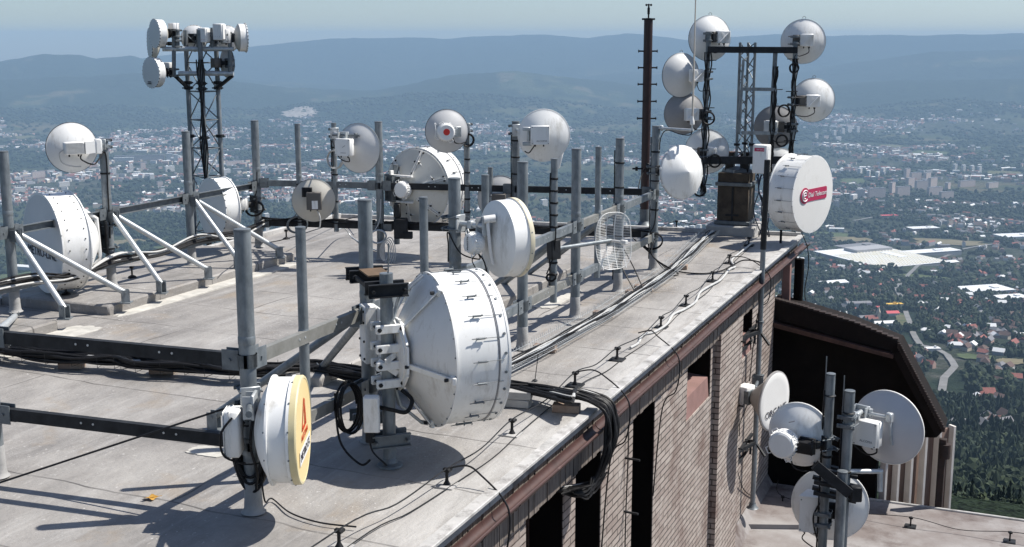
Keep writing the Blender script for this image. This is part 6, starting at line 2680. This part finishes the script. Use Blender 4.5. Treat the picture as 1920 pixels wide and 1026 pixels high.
cord(o, M, (-.03, -.42, -.12), Vector((.1, -.4, -.3)), .03, .12, .2)

# ---------------------------------------------------------------- pole group on the lower roof
YL = 10.6
a1, a2, a3 = V(1553, 800, YL), V(1590, 800, YL - .12), V(1577, 940, YL - .28)
zt1, zt2, zt3 = V(1556, 701, YL).z, V(1592, 733, YL - .12).z, V(1581, 884, YL - .28).z
pole('s1', Vector((a1.x, a1.y, 0)), LZ, zt1, .041, 'taller of the two close poles on the lower roof', wraps=3)
pole('s2', Vector((a2.x, a2.y, 0)), LZ, zt2, .046, 'pole on the lower roof holding the big grey dish', wraps=3)
pole('s3', Vector((a3.x, a3.y, 0)), LZ, zt3, .046, 'lowest of the three poles clamped together on the lower roof')
MB_ = MB()
o = thing('lightning_rod', (a1.x - .035, a1.y, zt1 - .2), 'thin rod taped to the taller pole on the lower roof', 'rod')
MB().tube((a1.x - .045, a1.y, zt1 - .25), (a1.x - .045, a1.y, zt1 + .16), .005, n=6).build('rod', GALVD, o)
MB().lathe([(.041, -.01), (.055, 0), (.041, .01)], 12, (a1.x, a1.y, zt1 - .2), 'z').build('tie', DARKST, o)
o = thing('lightning_rod', (a2.x - .05, a2.y, zt2 - .2), 'thin rod taped to the pole of the big grey dish', 'rod')
MB().tube((a2.x - .055, a2.y, zt2 - .25), (a2.x - .055, a2.y, zt2 + .14), .005, n=6).build('rod', GALVD, o)
MB().lathe([(.046, -.01), (.06, 0), (.046, .01)], 12, (a2.x, a2.y, zt2 - .2), 'z').build('tie', DARKST, o)
# clamps tying the poles
m = MB()
for z in (V(1590, 905, YL).z, V(1590, 925, YL).z, V(1550, 880, YL).z):
    m.bar(Vector((a1.x - .12, a1.y - .06, z + .03)), Vector((a2.x + .10, a2.y - .03, z - .02)), .05, .03)
    m.bar(Vector((a1.x - .1, a1.y + .07, z + .03)), Vector((a2.x + .12, a2.y + .07, z - .02)), .05, .03)
q = V(1560, 905, YL - .4)
m.bar(V(1528, 872, YL - .36), V(1592, 925, YL - .36), .05, .09)
m.box(V(1604, 925, YL - .2), (.10, .1, .14), ch=.01)
o = thing('pole_clamp_bracket', tuple(q), 'dark clamp bracket tying the three close poles together', 'bracket')
m.build('bracket', DARKST, o)
m = MB()
e0, e1, e2 = V(1572, 884, YL - .16), V(1650, 884, YL - .05), V(1650, 921, YL - .05)
m.tube(e0, e1 + Vector((.018, 0, 0)), .022, n=12)
m.tube(e1 + Vector((0, 0, .02)), e2, .024, n=12)
o = thing('pipe_arm', tuple(e0), 'pale bent pipe arm sticking out below the big grey dish', 'pipe')
m.build('pipe', GALVL, o)

o, M = ant('big smooth grey dish with square white box, lower right', 1664, 802, 10.75, 26)
reflector(o, M, .325, .11, pbr('smooth_grey_reflector', (.45, .455, .48), (.50, .505, .525), scale=2, rough=.38, coat=.2), rimmat=RADOME)
flat_radome(o, M, .32)
u = odu(o, M, (-.065, -.24, -.005), (.23, .12, .235), 'plain', WHITE)
TM = M @ Matrix.Translation((-.05, -.307, -.07))
text('ALCOMA', .03, 'print', PALEINK, TM, u)
m = MB(M)
m.tube((-.24, -.17, .15), (.10, -.15, .15), .016, n=12)
m.tube((-.10, -.15, .12), (-.10, -.15, .19), .022, n=10)
m.box((.08, -.14, .145), (.06, .06, .09), ch=.01)
m.bar((.08, -.13, .14), (.10, -.10, -.12), .03, .02)
m.build('cross_tube', GALVL, o)
mount(o, M, Vector((a2.x, a2.y, 0)), .046, .13, h=.12, x0=-.18, zoff=.15)
cb = MB(M)
cb.path(cr([(.02, -.24, -.12), (.03, -.25, -.17), (-.05, -.25, -.205), (-.17, -.24, -.17), (-.24, -.2, -.13)], 8), .008, 6)
cb.build('cable', BLACK, o)

o, M = ant('glossy white dish with round radio unit, left of the two close poles', 1499, 815, 10.75, 20)
reflector(o, M, .278, .13, WHITE, rimmat=RADOME)
flat_radome(o, M, .27)
odu(o, M, (-.045, -.27, -.02), (.25, .15, .25), 'round', WHITE)
m = MB(M)
m.box((.12, -.22, -.03), (.20, .10, .11), ch=.008)
m.build('coupler', BLACK, o)
mount(o, M, Vector((a1.x, a1.y, 0)), .041, .15, mat=DARKST, h=.15, x0=.14, zoff=-.03)
m = MB(M)
m.box((-.02, -.155, .16), (.06, .01, .008), (Vector((.93, 0, .36)), Vector((0, 1, 0)), Vector((-.36, 0, .93))))
m.build('maker_mark', PALEINK, o)
cb = MB(M)
cb.path(cr([(.02, -.25, -.14), (.06, -.27, -.22), (.14, -.24, -.25), (.22, -.2, -.24)], 8), .007, 6)
cb.build('cable', BLACK, o)

o, M = ant('white dish with tall flat box low behind the three poles', 1556, 946, 10.95, 2)
reflector(o, M, .335, .12, WHITE, rimmat=RADOME)
flat_radome(o, M, .33)
u = odu(o, M, (-.16, -.22, -.02), (.20, .12, .34), 'plain', WHITE)
m = MB(M)
m.prism([(-.27, -.29, .15), (-.05, -.29, .15), (-.07, -.19, .19), (-.20, -.19, .19)], (0, .0, .012))
m.build('rain_hood', WHITE, u)
mount(o, M, Vector((a1.x, a1.y, 0)), .041, .13, mat=DARKST, h=.16)
cb = MB(M)
cb.path(cr([(-.08, -.30, .12), (-.13, -.32, -.02), (-.1, -.3, -.2), (-.06, -.26, -.30)], 8), .008, 6)
cb.path(cr([(-.2, -.3, -.19), (-.22, -.3, -.25), (-.12, -.28, -.33), (-.05, -.25, -.35)], 8), .006, 6)
cb.build('cable', BLACK, o)

# ================================================================== lattice tower at the left
YT = 22.0
tl, tm_, tr = V(352, 150, YT), V(380, 150, YT - .35), V(408, 150, YT)
tz0, tz1 = -2.2, V(380, 57, YT).z
o = thing('lattice_tower', (tm_.x, YT, tz0), 'grey lattice tower with a crown of dishes standing left of the roof', 'lattice tower')
legs = [(tl.x, YT), (tm_.x, YT - .42), (tr.x, YT)]
for k, (x, y) in enumerate(legs):
    MB().tube((x, y, tz0), (x, y, tz1), .042, n=14).build('leg', GALV if k != 1 else GALVD, o)
m = MB()
z = tz0
st_ = .50
i = 0
while z < tz1 - .2:
    z1 = min(z + st_, tz1)
    for a, b_ in ((0, 1), (1, 2), (2, 0)):
        p, q = legs[a], legs[b_]
        if i % 2:
            p, q = q, p
        m.tube((p[0], p[1], z), (q[0], q[1], z1), .011, n=6)
        if i % 1 == 0:
            m.tube((legs[a][0], legs[a][1], z), (legs[b_][0], legs[b_][1], z), .011, n=6)
    z, i = z1, i + 1
m.build('bracing', GALVD, o)
for (x, y) in legs:
    for z in (V(380, 255, YT).z, V(380, 155, YT).z, V(380, 165, YT).z):
        MB().lathe([(.042, -.03), (.075, -.026), (.075, .026), (.042, .03)], 10, (x, y, z), 'z').tube((x - .1, y - .02, z), (x + .1, y - .02, z), .012).build('leg_flange', DARKST, o)
for py, x0, x1 in ((92, 305, 438), (138, 335, 438)):
    a, b_ = V(x0, py, YT - .3), V(x1, py, YT - .3)
    MB().tube(a, b_, .042, n=14).build('platform_rail', GALVL, o)
    MB().tube(a + Vector((.2, .6, 0)), b_ + Vector((-.2, .6, 0)), .035, n=12).build('platform_rail', GALV, o)
for sx_, x0, x1 in ((-1, 328, 350), (1, 436, 410)):
    MB().bar(V(x0, 142, YT - .3), V(x1, 163, YT - .1), .05, .05).build('strut', DARKST, o)
posts = {}
for nm, px, y0, y1 in (('a', 326, 70, 140), ('b', 333, 55, 95), ('c', 398, 52, 92), ('d', 431, 60, 140), ('e', 372, 55, 92)):
    a, b_ = V(px, y1, YT - .3), V(px, y0, YT - .3)
    MB().tube(a, b_, .036, n=12).build('antenna_post', GALVD, o)
    posts[nm] = a
m = MB()
rr = random.Random(2)
for k in range(5):
    x, y = legs[1]
    m.path([(x + .03 * math.sin(j + k) + (k - 2) * .018, y - .05, tz0 + (tz1 - .5 - tz0) * j / 24) for j in range(25)], .012, 6)
m.build('cable', BLACK, o)


def tdrum(label, px, py, Y, rho, hpx, Ln, post, boxed=None, back='dish', mat=None):
    Rr = hpx * Y / FPX / 2
    o, M = ant(label, px, py, Y, rho, 'drum_antenna', 'drum antenna')
    drum(o, M, Rr, Ln, Rr * .35, back, lip=.9, backmat=mat or BEIGE, flange=False, bands=False)
    dep = Rr * .35
    if boxed:
        odu(o, M, (boxed[0], -dep - .13, boxed[1]), (.22, .12, .24), 'plain', WHITEB)
    mount(o, M, post, .036, dep, mat=DARKST, h=.16)
    return o, M


tdrum('white drum antenna at the top left of the lattice tower', 304, 63, YT - .25, -112, 50, .14, posts['b'], (.0, .06))
tdrum('pale drum antenna tucked behind the top left one on the tower', 291, 82, YT + .25, -100, 52, .10, posts['b'])
o, M = tdrum('white drum antenna lowest on the left of the lattice tower', 296, 136, YT - .3, -122, 54, .14, posts['a'], (.0, .05))
TM = M @ Matrix.Translation((0, .16, -.16)) @ Matrix.Rotation(PI, 4, 'Z')
m = MB(TM)
m.box((-.03, 0, 0), (.10, .003, .018))
m.box((-.03, 0, -.03), (.12, .003, .018))
m.build('print', INK, o)
tdrum('white drum antenna facing away in the middle of the tower top', 362, 72, YT + .2, 12, 46, .12, posts['e'], mat=WHITE)
tdrum('white drum antenna behind the square box at the tower top right', 424, 73, YT + .3, 10, 46, .12, posts['c'], mat=WHITEB)
tdrum('white drum antenna facing right at the top of the tower', 447, 71, YT - .2, 80, 50, .13, posts['d'], (.0, .03))
o, M = ant('dark backed dish antenna under the right end of the tower platform', 425, 118, YT - .1, 62)
reflector(o, M, .24, .10, GREYP)
flat_radome(o, M, .235)
odu(o, M, (0, -.2, 0), (.14, .14, .16), 'plain', DARKODU)
mount(o, M, posts['d'], .036, .12, mat=DARKST, h=.16)
for lab, px, py, w in (('cream radio box with reddish print on the tower top', 382, 66, .25), ('large cream radio box on the tower top right of the middle', 411, 60, .28)):
    c_ = V(px, py, YT - .38)
    o = thing('radio_box', c_, lab, 'radio box', None, R(-12))
    M = WM[o.name]
    MB(M).box((0, 0, 0), (w * .62, .16, w), ch=.012).build('case', BEIGE if False else WHITEB, o)
    MB(M).box((w * .33, 0, 0), (.02, .13, w * .9), ch=.004).build('side_cover', WHITE, o)
    mk = MB(M)
    for k in range(3):
        mk.bar((-.05 + .04 * k, -.082, -w * .34), (-.035 + .04 * k, -.082, -w * .26), .006, .002)
    mk.build('print', pbr_once('faded_red_print') if False else (ORANGE if w < .26 else PALEINK), o)
    MB(M).box((0, .11, 0), (.06, .1, .1)).tube((0, 0, -w / 2), (0, 0, -w / 2 - .04), .012).build('bracket', DARKST, o)
# ================================================================== cables, trays, conductors, loose bricks
def loosebrick(p, label, rot=0.0, n=1, size=(.24, .115, .07), grp=None):
    o = thing('loose_brick', (p.x, p.y, 0), label, 'brick', grp)
    m = MB()
    for k in range(n):
        t = ANG * -1 + rot + .12 * k
        ax = (Vector((math.cos(t), math.sin(t), 0)), Vector((-math.sin(t), math.cos(t), 0)), Z)
        m.box((p.x + .01 * k, p.y, size[2] / 2 + .002 + size[2] * k * 1.03), size, ax, ch=.005)
    m.build('brick', BRICKM if n == 1 else CONC, o)


# wire mesh tray with white cables along the roof strip
tpx = [(938, 694), (1015, 655), (1075, 622), (1130, 592), (1160, 573), (1208, 541), (1245, 516), (1275, 491), (1300, 467), (1318, 450), (1334, 437)]
tp_ = cr([P(x, y, .075) for x, y in tpx], 8)
tray = thing('cable_tray', tuple(tp_[0]), 'long wire mesh cable tray full of white cables along the right side of the roof', 'cable tray')
m = MB()
acc = 0
sides = []
for i in range(len(tp_)):
    d = (tp_[min(i + 1, len(tp_) - 1)] - tp_[max(i - 1, 0)])
    d.z = 0
    d.normalize()
    sides.append(Vector((d.y, -d.x, 0)))
for off, z in ((-.12, .0), (-.06, -.01), (0, -.01), (.06, -.01), (.12, 0), (-.13, .05), (.13, .05)):
    m.path([p + s_ * off + Z * z for p, s_ in zip(tp_, sides)], .0028, 5)
for i in range(0, len(tp_) - 1):
    for k in range(2):
        t = k / 2
        p, s_ = tp_[i].lerp(tp_[i + 1], t), sides[i]
        m.path([p - s_ * .135 + Z * (.075 + .02 * ((i + k) % 2)), p - s_ * .12, p + s_ * .12, p + s_ * .135 + Z * .06], .0026, 4)
m.build('mesh', GALVL, tray)
for nm, mat, n, sd in (('white_cable', CABLEW, 4, 1), ('black_cable', BLACK, 6, 2), ('grey_cable', GALVL, 3, 3)):
    rr = random.Random(sd)
    for k in range(n):
        ph, a = rr.uniform(0, 6), rr.uniform(-.07, .07)
        r_ = rr.uniform(.007, .0105)
        MB().path([p + s_ * (a + .012 * math.sin(i * .33 + ph)) + Z * (.012 + .014 * (k % 3) + .006 * math.sin(i * .7 + ph)) for i, (p, s_) in enumerate(zip(tp_, sides))], r_, 6).build(nm, mat, tray)
for (x, y), w_ in zip(((1022, 656), (1131, 592), (1207, 542), (1273, 502), (1190, 552)), ('nearest the big white drum', 'second along the tray', 'under the middle of the tray', 'farthest along the tray', 'third along the tray')):
    loosebrick(P(x, y + 3), 'loose brick propping the white cable tray, ' + w_, R(8))

# black bundle from the left edge to the eaves
bpx = [(-60, 646), (0, 655), (60, 663), (150, 673), (230, 676), (270, 683), (360, 688), (440, 696), (520, 694), (600, 692), (680, 706), (760, 716), (860, 720), (945, 724)]
bp2 = cr([P(x, y, .11) for x, y in bpx], 6)
bun = thing('cable_bundle', tuple(bp2[10]), 'thick bundle of black cables lying across the roof from the left edge to the eaves', 'cable bundle')
sp2 = []
for i in range(len(bp2)):
    d = bp2[min(i + 1, len(bp2) - 1)] - bp2[max(i - 1, 0)]
    d.normalize()
    sp2.append(Vector((d.y, -d.x, 0)))
rr = random.Random(12)
se = to_L(P(1112, 778))[1]
ends = []
for k in range(22):
    a, z, ph = rr.uniform(-.10, .10), rr.uniform(-.03, .05), rr.uniform(0, 6)
    pts = [p + s_ * (a + .03 * math.sin(i * .4 + ph)) + Z * (z + .012 * math.sin(i * .55 + ph * 2)) for i, (p, s_) in enumerate(zip(bp2, sp2))]
    q = (k - 11) / 11
    tail = [P(1015, 733 + 10 * q, .12 + .05 * rr.random()), P(1070, 745 + 12 * q, .15 + .06 * rr.random()),
            L(-.10, se + .02 - .10 * q, .14 + .05 * rr.random()), L(.14 + .05 * rr.random(), se + .03 - .12 * q, .07 + .05 * rr.random()),
            L(.20 + .06 * rr.random(), se + .02 - .12 * q, -.12), L(.19 + .06 * rr.random(), se - .02 - .10 * q, -.32 + .06 * rr.random()),
            L(.13, se - .08 - .08 * q, -.52 - .07 * rr.random()), L(.05, se - .22 - .12 * q, -.58 - .06 * rr.random()), L(-.12, se - .42, -.56)]
    mat = CABLEW if k in (4, 11) else BLACK
    MB().path(pts + cr([pts[-1]] + tail, 6)[1:], rr.uniform(.013, .019), 7).build('white_cable' if k in (4, 11) else 'cable', mat, bun)
m = MB()
for i in range(0, len(bp2), 3):
    p, s_ = bp2[i], sp2[i]
    m.path([p - s_ * .15 + Z * .06, p - s_ * .14 - Z * .045, p + s_ * .14 - Z * .045, p + s_ * .15 + Z * .06], .0028, 4)
for off in (-.15, .15):
    m.path([p + s_ * off + Z * .0 for p, s_ in zip(bp2, sp2)], .0028, 4)
m.build('tray_mesh', DARKST, bun)
for (x, y), n, w_ in (((135, 690), 1, 'left of the leftmost gap between the cables'), ((305, 700), 1, 'left of the nearest thick pole'), ((970, 762), 2, 'stacked in pairs beside the big white drum'), ((1062, 772), 1, 'nearest the eaves where the cables bend down')):
    loosebrick(P(x, y), 'loose brick under the black cable bundle, ' + w_, R(5 + x % 17), n)
m = MB()
for k in range(14):
    a, b_ = rr.uniform(-.1, .1), rr.uniform(.7, 1.1)
    m.path(cr([L(.15 + a * .5, se - .1 + a, -.50), L(.12, se - .22 + a, -.58 - .04 * (k % 3)), L(.05, se - .36 + a, -.57), L(.09 + a, se - .40, -.52 + a * .3), L(-.02, se - .52 * b_, -.54)], 6), .008, 5)
m.build('cable_tail', BLACK, bun)
wt = thing('wire_spike', tuple(P(1003, 712)), 'thin upright wire by the bend of the black cables', 'wire')
MB().tube(P(1003, 714), P(1003, 714) + Vector((.03, .0, .26)), .004, n=5).lathe([(.03, .004), (.01, .015)], 8, P(1003, 714), 'z').build('wire', DARKST, wt)

# lightning conductor along the eaves
hold = [(636, 1030), (838, 912), (960, 816), (1078, 724), (1157, 676), (1239, 616), (1286, 574), (1336, 528), (1367, 495), (1404, 461)]
HN = ['nearest the bottom edge', 'below the big white drum shadow', 'right of the big white drum shadow', 'where the black cables bend', 'fifth from the photo bottom', 'sixth from the photo bottom', 'seventh from the photo bottom', 'eighth from the photo bottom', 'second from the roof corner', 'nearest the rusty pedestal']
tops = []
for (x, y), w_ in zip(hold, HN):
    p = P(x, y)
    o = thing('conductor_holder', tuple(p), 'small black conductor holder on the eaves strip, ' + w_, 'conductor holder', 'conductor holders along the eaves')
    MB().box((p.x, p.y, .008), (.15, .15, .016), (UW, US, Z), ch=.003).build('base_plate', CONC if x < 1000 else DARKST, o)
    m = MB()
    m.tube((p.x, p.y, .01), (p.x, p.y, .12), .012, n=8)
    m.lathe([(.03, .015), (.018, .035), (.012, .05)], 12, (p.x, p.y, 0), 'z')
    m.box((p.x, p.y, .125), (.055, .03, .03), (UW, US, Z), ch=.004)
    m.tube(Vector((p.x, p.y, .125)) - US * .03 + UW * .02, Vector((p.x, p.y, .125)) + US * .03 + UW * .02, .013, n=8)
    m.build('clamp', BLACK, o)
    tops.append(Vector((p.x, p.y, .135)))
pts = [tops[0] - US * 2.2]
for i, t in enumerate(tops):
    if i:
        pts.append(tops[i - 1].lerp(t, .5) + Vector((.015 * math.sin(i * 3), 0, -.05)))
    pts.append(t)
cw = thing('lightning_conductor', tuple(tops[3]), 'thin grey lightning conductor wire running along the eaves on small holders', 'wire')
MB().path(cr(pts, 6), .0055, 6).build('wire', DARKST, cw)
pts = [tops[0] - US * 2.2 + UW * .12 - Z * .12]
for i, t in enumerate(tops):
    pts.append(t + UW * .05 + Z * -.12 + US * .1)
    if i < len(tops) - 1:
        pts.append(t.lerp(tops[i + 1], .55) + UW * (.06 + .03 * math.sin(i * 2.3)) - Z * .125)
MB().path(cr(pts, 6), .005, 5).build('conductor_shadow_line', DARKST, cw)  # dark line added as the conductor's shadow, built like a wire
for k, (i, q) in enumerate(((1, .0), (3, .0), (4, .45), (7, .8))):
    t = tops[i] if q == 0 else tops[i].lerp(tops[i + 1], q)
    w, s_, _ = to_L(t)
    d = thing('earthing_lead', tuple(t), 'thin black lead arching from the conductor over the gutter, ' + ('nearest the bottom edge', 'beside the bending cables', 'in the middle of the eaves', 'nearest the long thin pole')[k], 'wire', 'leads over the gutter')
    MB().path(cr([t, L(w * .6, s_ + .05, .16), L(-.10, s_ + .05, .10), L(.10, s_ - .02, -.02), L(.17, s_ - .06, -.16), L(.15, s_ - .12, -.42), L(.02, s_ - .16, -.62), L(-.06, s_ - .16, -1.6)], 7), .007, 6).build('lead', BLACK, d)
# white flexible conduit lying along the far half of the strip
cpx = [(1182, 652), (1197, 643), (1205, 628), (1228, 622), (1250, 608), (1262, 590), (1283, 580), (1304, 566), (1313, 548), (1333, 535), (1352, 524), (1368, 505), (1378, 500), (1372, 488), (1392, 470), (1410, 456)]
cd = thing('white_conduit', tuple(P(1250, 608)), 'wavy white flexible conduit lying along the conductor near the eaves', 'conduit')
MB().path(cr([P(x, y, .03) for x, y in cpx], 7), .014, 8).build('hose', CABLEW, cd)
# dark hose crossing the strip
ch_ = thing('black_hose', tuple(P(1320, 512)), 'thin black hose curving over the roof strip between tray and eaves', 'hose')
MB().path(cr([P(1258, 505, .06), P(1282, 511, .02), P(1320, 513, .02), P(1352, 508, .02), P(1375, 497, .06), P(1395, 488, .10), P(1425, 492, .10), P(1431, 505, .02)], 8), .010, 6).build('hose', BLACK, ch_)

# stay wire and roof lead at the near left
b0 = poles['B'][0]
sw_ = thing('stay_wire', tuple(P(0, 905)), 'dark stay wire slanting from the left edge up to the nearest thick pole', 'wire')
MB().path([P(-60, 932), P(0, 905, .02), Vector((b0.x - .02, b0.y - .04, .80))], .008, 6).build('wire', DARKST, sw_)
gl_ = thing('ground_lead', tuple(P(560, 975)), 'thin black lead running over the roof from the nearest pole to the conductor', 'wire')
MB().path(cr([(b0.x + .07, b0.y - .06, .35), (b0.x + .10, b0.y - .10, .12), P(510, 935, .02), P(545, 962, .015), P(600, 980, .015), P(668, 988, .02)], 8), .006, 6).build('lead', BLACK, gl_)
lf_ = P(281, 937)
o = thing('fallen_leaf', tuple(lf_), 'small dry orange leaf lying on the roof', 'leaf')
m = MB()
ax = Vector((.9, .3, 0))
ay = Vector((-.3, .9, 0))
pts = []
for k in range(14):
    t = 2 * PI * k / 14
    r_ = .05 * (1 + .35 * math.cos(5 * t))
    pts.append(lf_ + ax * (r_ * math.cos(t)) + ay * (r_ * .8 * math.sin(t)) + Z * (.018 + .012 * math.sin(2 * t)))
m.add([lf_ + Z * .012] + pts, [(0, 1 + k, 1 + (k + 1) % 14) for k in range(14)])
m.tube(lf_ + Z * .015, lf_ + ax * .09 + Z * .02, .002, n=4)
m.build('leaf_blade', LEAFM, o)

# cables draped along the left row
lpx = [rowL(-1.2), rowL(0), rowL(.5), rowL(1), rowL(1.5), rowL(2), rowL(2.5), rowL(3)]
lz = [.47, .50, .40, .50, .44, .50, .42, .50]
lc = thing('cable_run', tuple(rowL(1)), 'black and white cables slung along the low rail of the left row', 'cable run')
rr = random.Random(31)
MB().chan(rowL(-1.2) + Z * .42 + Vector((.07, -.02, 0)), rowL(3) + Z * .42 + Vector((.07, -.02, 0)), .05, .05, .006).build('rail', GALVD, lc)
for k in range(11):
    ph = rr.uniform(0, 6)
    off = Vector((.08 + rr.uniform(-.03, .05), -.05 + rr.uniform(-.04, .02), 0))
    pts = cr([p + off + Z * (z + rr.uniform(-.05, .06)) for p, z in zip(lpx, lz)], 8)
    MB().path(pts, rr.uniform(.009, .015), 6).build('white_cable' if k % 4 == 1 else 'cable', CABLEW if k % 4 == 1 else BLACK, lc)

# small holders on the left and far edges, lower roof holders
for (x, y, z), w_ in (((124, 553, RZ), 'near the large left drum'), ((248, 521, RZ), 'left of the thick pole in front of the tower'), ((537, 449, RZ), 'on the far left edge beyond the frame corner'), ((1268, 430, 0), 'on the far edge right of the red mast')):
    p = P(x, y, z)
    o = thing('conductor_holder', tuple(p), 'dark conductor holder ' + w_, 'conductor holder')
    MB().lathe([(.06, .004), (.05, .02), (.012, .04), (.012, .13)], 12, p, 'z').box(p + Z * .14, (.05, .05, .03), ch=.004).build('holder', BLACK, o)
lp_ = [P(1240, 436), P(1268, 429), P(1300, 432), P(1340, 426)]
o = thing('edge_wire', tuple(lp_[0]), 'thin wire sagging along the far roof edge left of the pedestal', 'wire')
MB().path(cr([p + Z * (.10 + .03 * (k % 2)) for k, p in enumerate(lp_)], 6), .006, 6).build('wire', BLACK, o)
lt_ = []
for (x, y), w_ in (((1467, 948), 'left of the pole group'), ((1707, 988), 'in front of the ribbed pier screen'), ((1893, 1016), 'at the right edge of the photo')):
    p = P(x, y, LZ)
    o = thing('conductor_holder', tuple(p), 'small black conductor holder on the lower roof ' + w_, 'conductor holder')
    MB().box(p + Z * .008, (.16, .16, .016), (UW, US, Z)).build('base_plate', DARKST, o)
    MB().tube(p, p + Z * .13, .012, n=8).box(p + Z * .14, (.05, .05, .03), ch=.004).build('clamp', BLACK, o)
    lt_.append(p + Z * .15)
o = thing('lower_conductor', tuple(lt_[0]), 'thin conductor wire across the lower roof', 'wire')
MB().path(cr([L(WALLW + .3, to_L(lt_[0])[1], LZ + .4), lt_[0], lt_[0].lerp(lt_[1], .5) - Z * .08, lt_[1], lt_[1].lerp(lt_[2], .5) - Z * .08, lt_[2], lt_[2] + (lt_[2] - lt_[1]) * .4], 7), .006, 6).build('wire', BLACK, o)

# hanging lead at the far roof corner
c0 = V(1503, 436, 19.6)
o = thing('hanging_lead', tuple(c0), 'thin black lead hanging from the lettered drum past the roof corner', 'wire')
MB().path(cr([c0, V(1514, 465, 19.6), V(1516, 500, 19.6), V(1509, 545, 19.5), V(1516, 572, 19.4), V(1552, 597, 19.3)], 8), .008, 6).build('lead', BLACK, o)

# cables on the brick wall
for k, (pl_, w_) in enumerate(([[(1386, 560), (1383, 640), (1379, 760), (1378, 840), (1385, 895), (1400, 922), (1421, 935)], 'beside the far window'], [[(1182, 790), (1180, 860), (1177, 960), (1172, 1040)], 'between the two tall dark openings'])):
    pts = []
    for x, y in pl_:
        s_, z = on_w(x, y, WALLW + .04)
        pts.append(L(WALLW + .04 + .02 * math.sin(y), s_, z))
    o = thing('wall_cable', tuple(pts[0]), 'thin dark cable hanging down the brick wall ' + w_, 'cable')
    MB().path(cr(pts, 7), .007, 6).build('cable', BLACK, o)
    for i in (1, 2, 3):
        s_, z = to_L(pts[i])[1], pts[i].z
        MB().bar(L(WALLW - .01, s_, z), L(WALLW + .16, s_ - .04, z + .01), .018, .018).build('standoff', DARKST, o)

# coils and loops tied to poles
for key, z, r_, sd, w_, mat in (('J', .42, .14, 3, 'low on the corner pole', BLACK), ('L3', .72, .13, 4, 'on the far left corner pole', BLACK), ('f560', .50, .15, 6, 'round the slim pole above the cream dish', GALVD), ('f710', .36, .12, 9, 'low on the far thick pole', GALVL), ('1060', .62, .05, 10, 'on the slim strapped pole', BLACK)):
    p = poles[key][0]
    o = thing('cable_coil', (p.x, p.y, z), 'small cable coil hung ' + w_, 'cable coil')
    c_ = Vector((p.x - .03, p.y - .09, z))
    MB().path(loop_pts(c_, r_, (1, -.1, 0), (.1, .05, .8), 4, seed=sd), .010, 6).build('coil', mat, o)
    MB().path(cr([c_ + Vector((-.05, 0, r_ * .7)), Vector((p.x, p.y - .06, z + .25)), Vector((p.x + .02, p.y - .065, z + .55))], 6), .008, 5).build('tail', mat, o)
jpz = poles['J'][0]
o = thing('ground_cables', tuple(jpz), 'few dark cables trailing from the corner pole to the white cable tray', 'cables')
rr = random.Random(77)
for k in range(4):
    MB().path(cr([Vector((jpz.x - .3 + .1 * k, jpz.y - .1, .46)), Vector((jpz.x - .05, jpz.y - .2 - .05 * k, .25)), Vector((jpz.x + .12 + .05 * k, jpz.y - .3 - .12 * k, .06)), P(1262 - 8 * k, 500 + 5 * k, .06)], 7), .009, 5).build('cable', BLACK, o)
ip = poles['I'][0]
o = thing('ground_cables', tuple(ip), 'two dark cables dropping from the pole behind the wire grid to the tray', 'cables')
for k in range(2):
    MB().path(cr([Vector((ip.x - .06 + .1 * k, ip.y - .07, .6)), Vector((ip.x + .03 + .15 * k, ip.y - .15, .35)), Vector((ip.x + .18 + .12 * k, ip.y - .35, .08))], 7), .008, 5).build('cable', BLACK, o)
fp = poles['f710'][0]
o = thing('roof_cable', tuple(fp), 'grey cable lying on the roof between the far row and the middle poles', 'cable')
MB().path(cr([Vector((pf['f627'].x, pf['f627'].y - .1, .42)), P(645, 428, .2), P(660, 445, .02), P(680, 458, .02), P(706, 470, .02)], 7), .010, 6).build('cable', GALVL, o)
o = thing('edge_cable', tuple(P(560, 436)), 'dark cable arching over the far left edge of the roof', 'cable')
MB().path(cr([P(452, 455, .55), P(500, 455, RZ + .02), P(540, 447, RZ + .14), P(600, 428, .15), P(648, 412, .1), P(690, 402, .35)], 7), .008, 6).build('cable', BLACK, o)
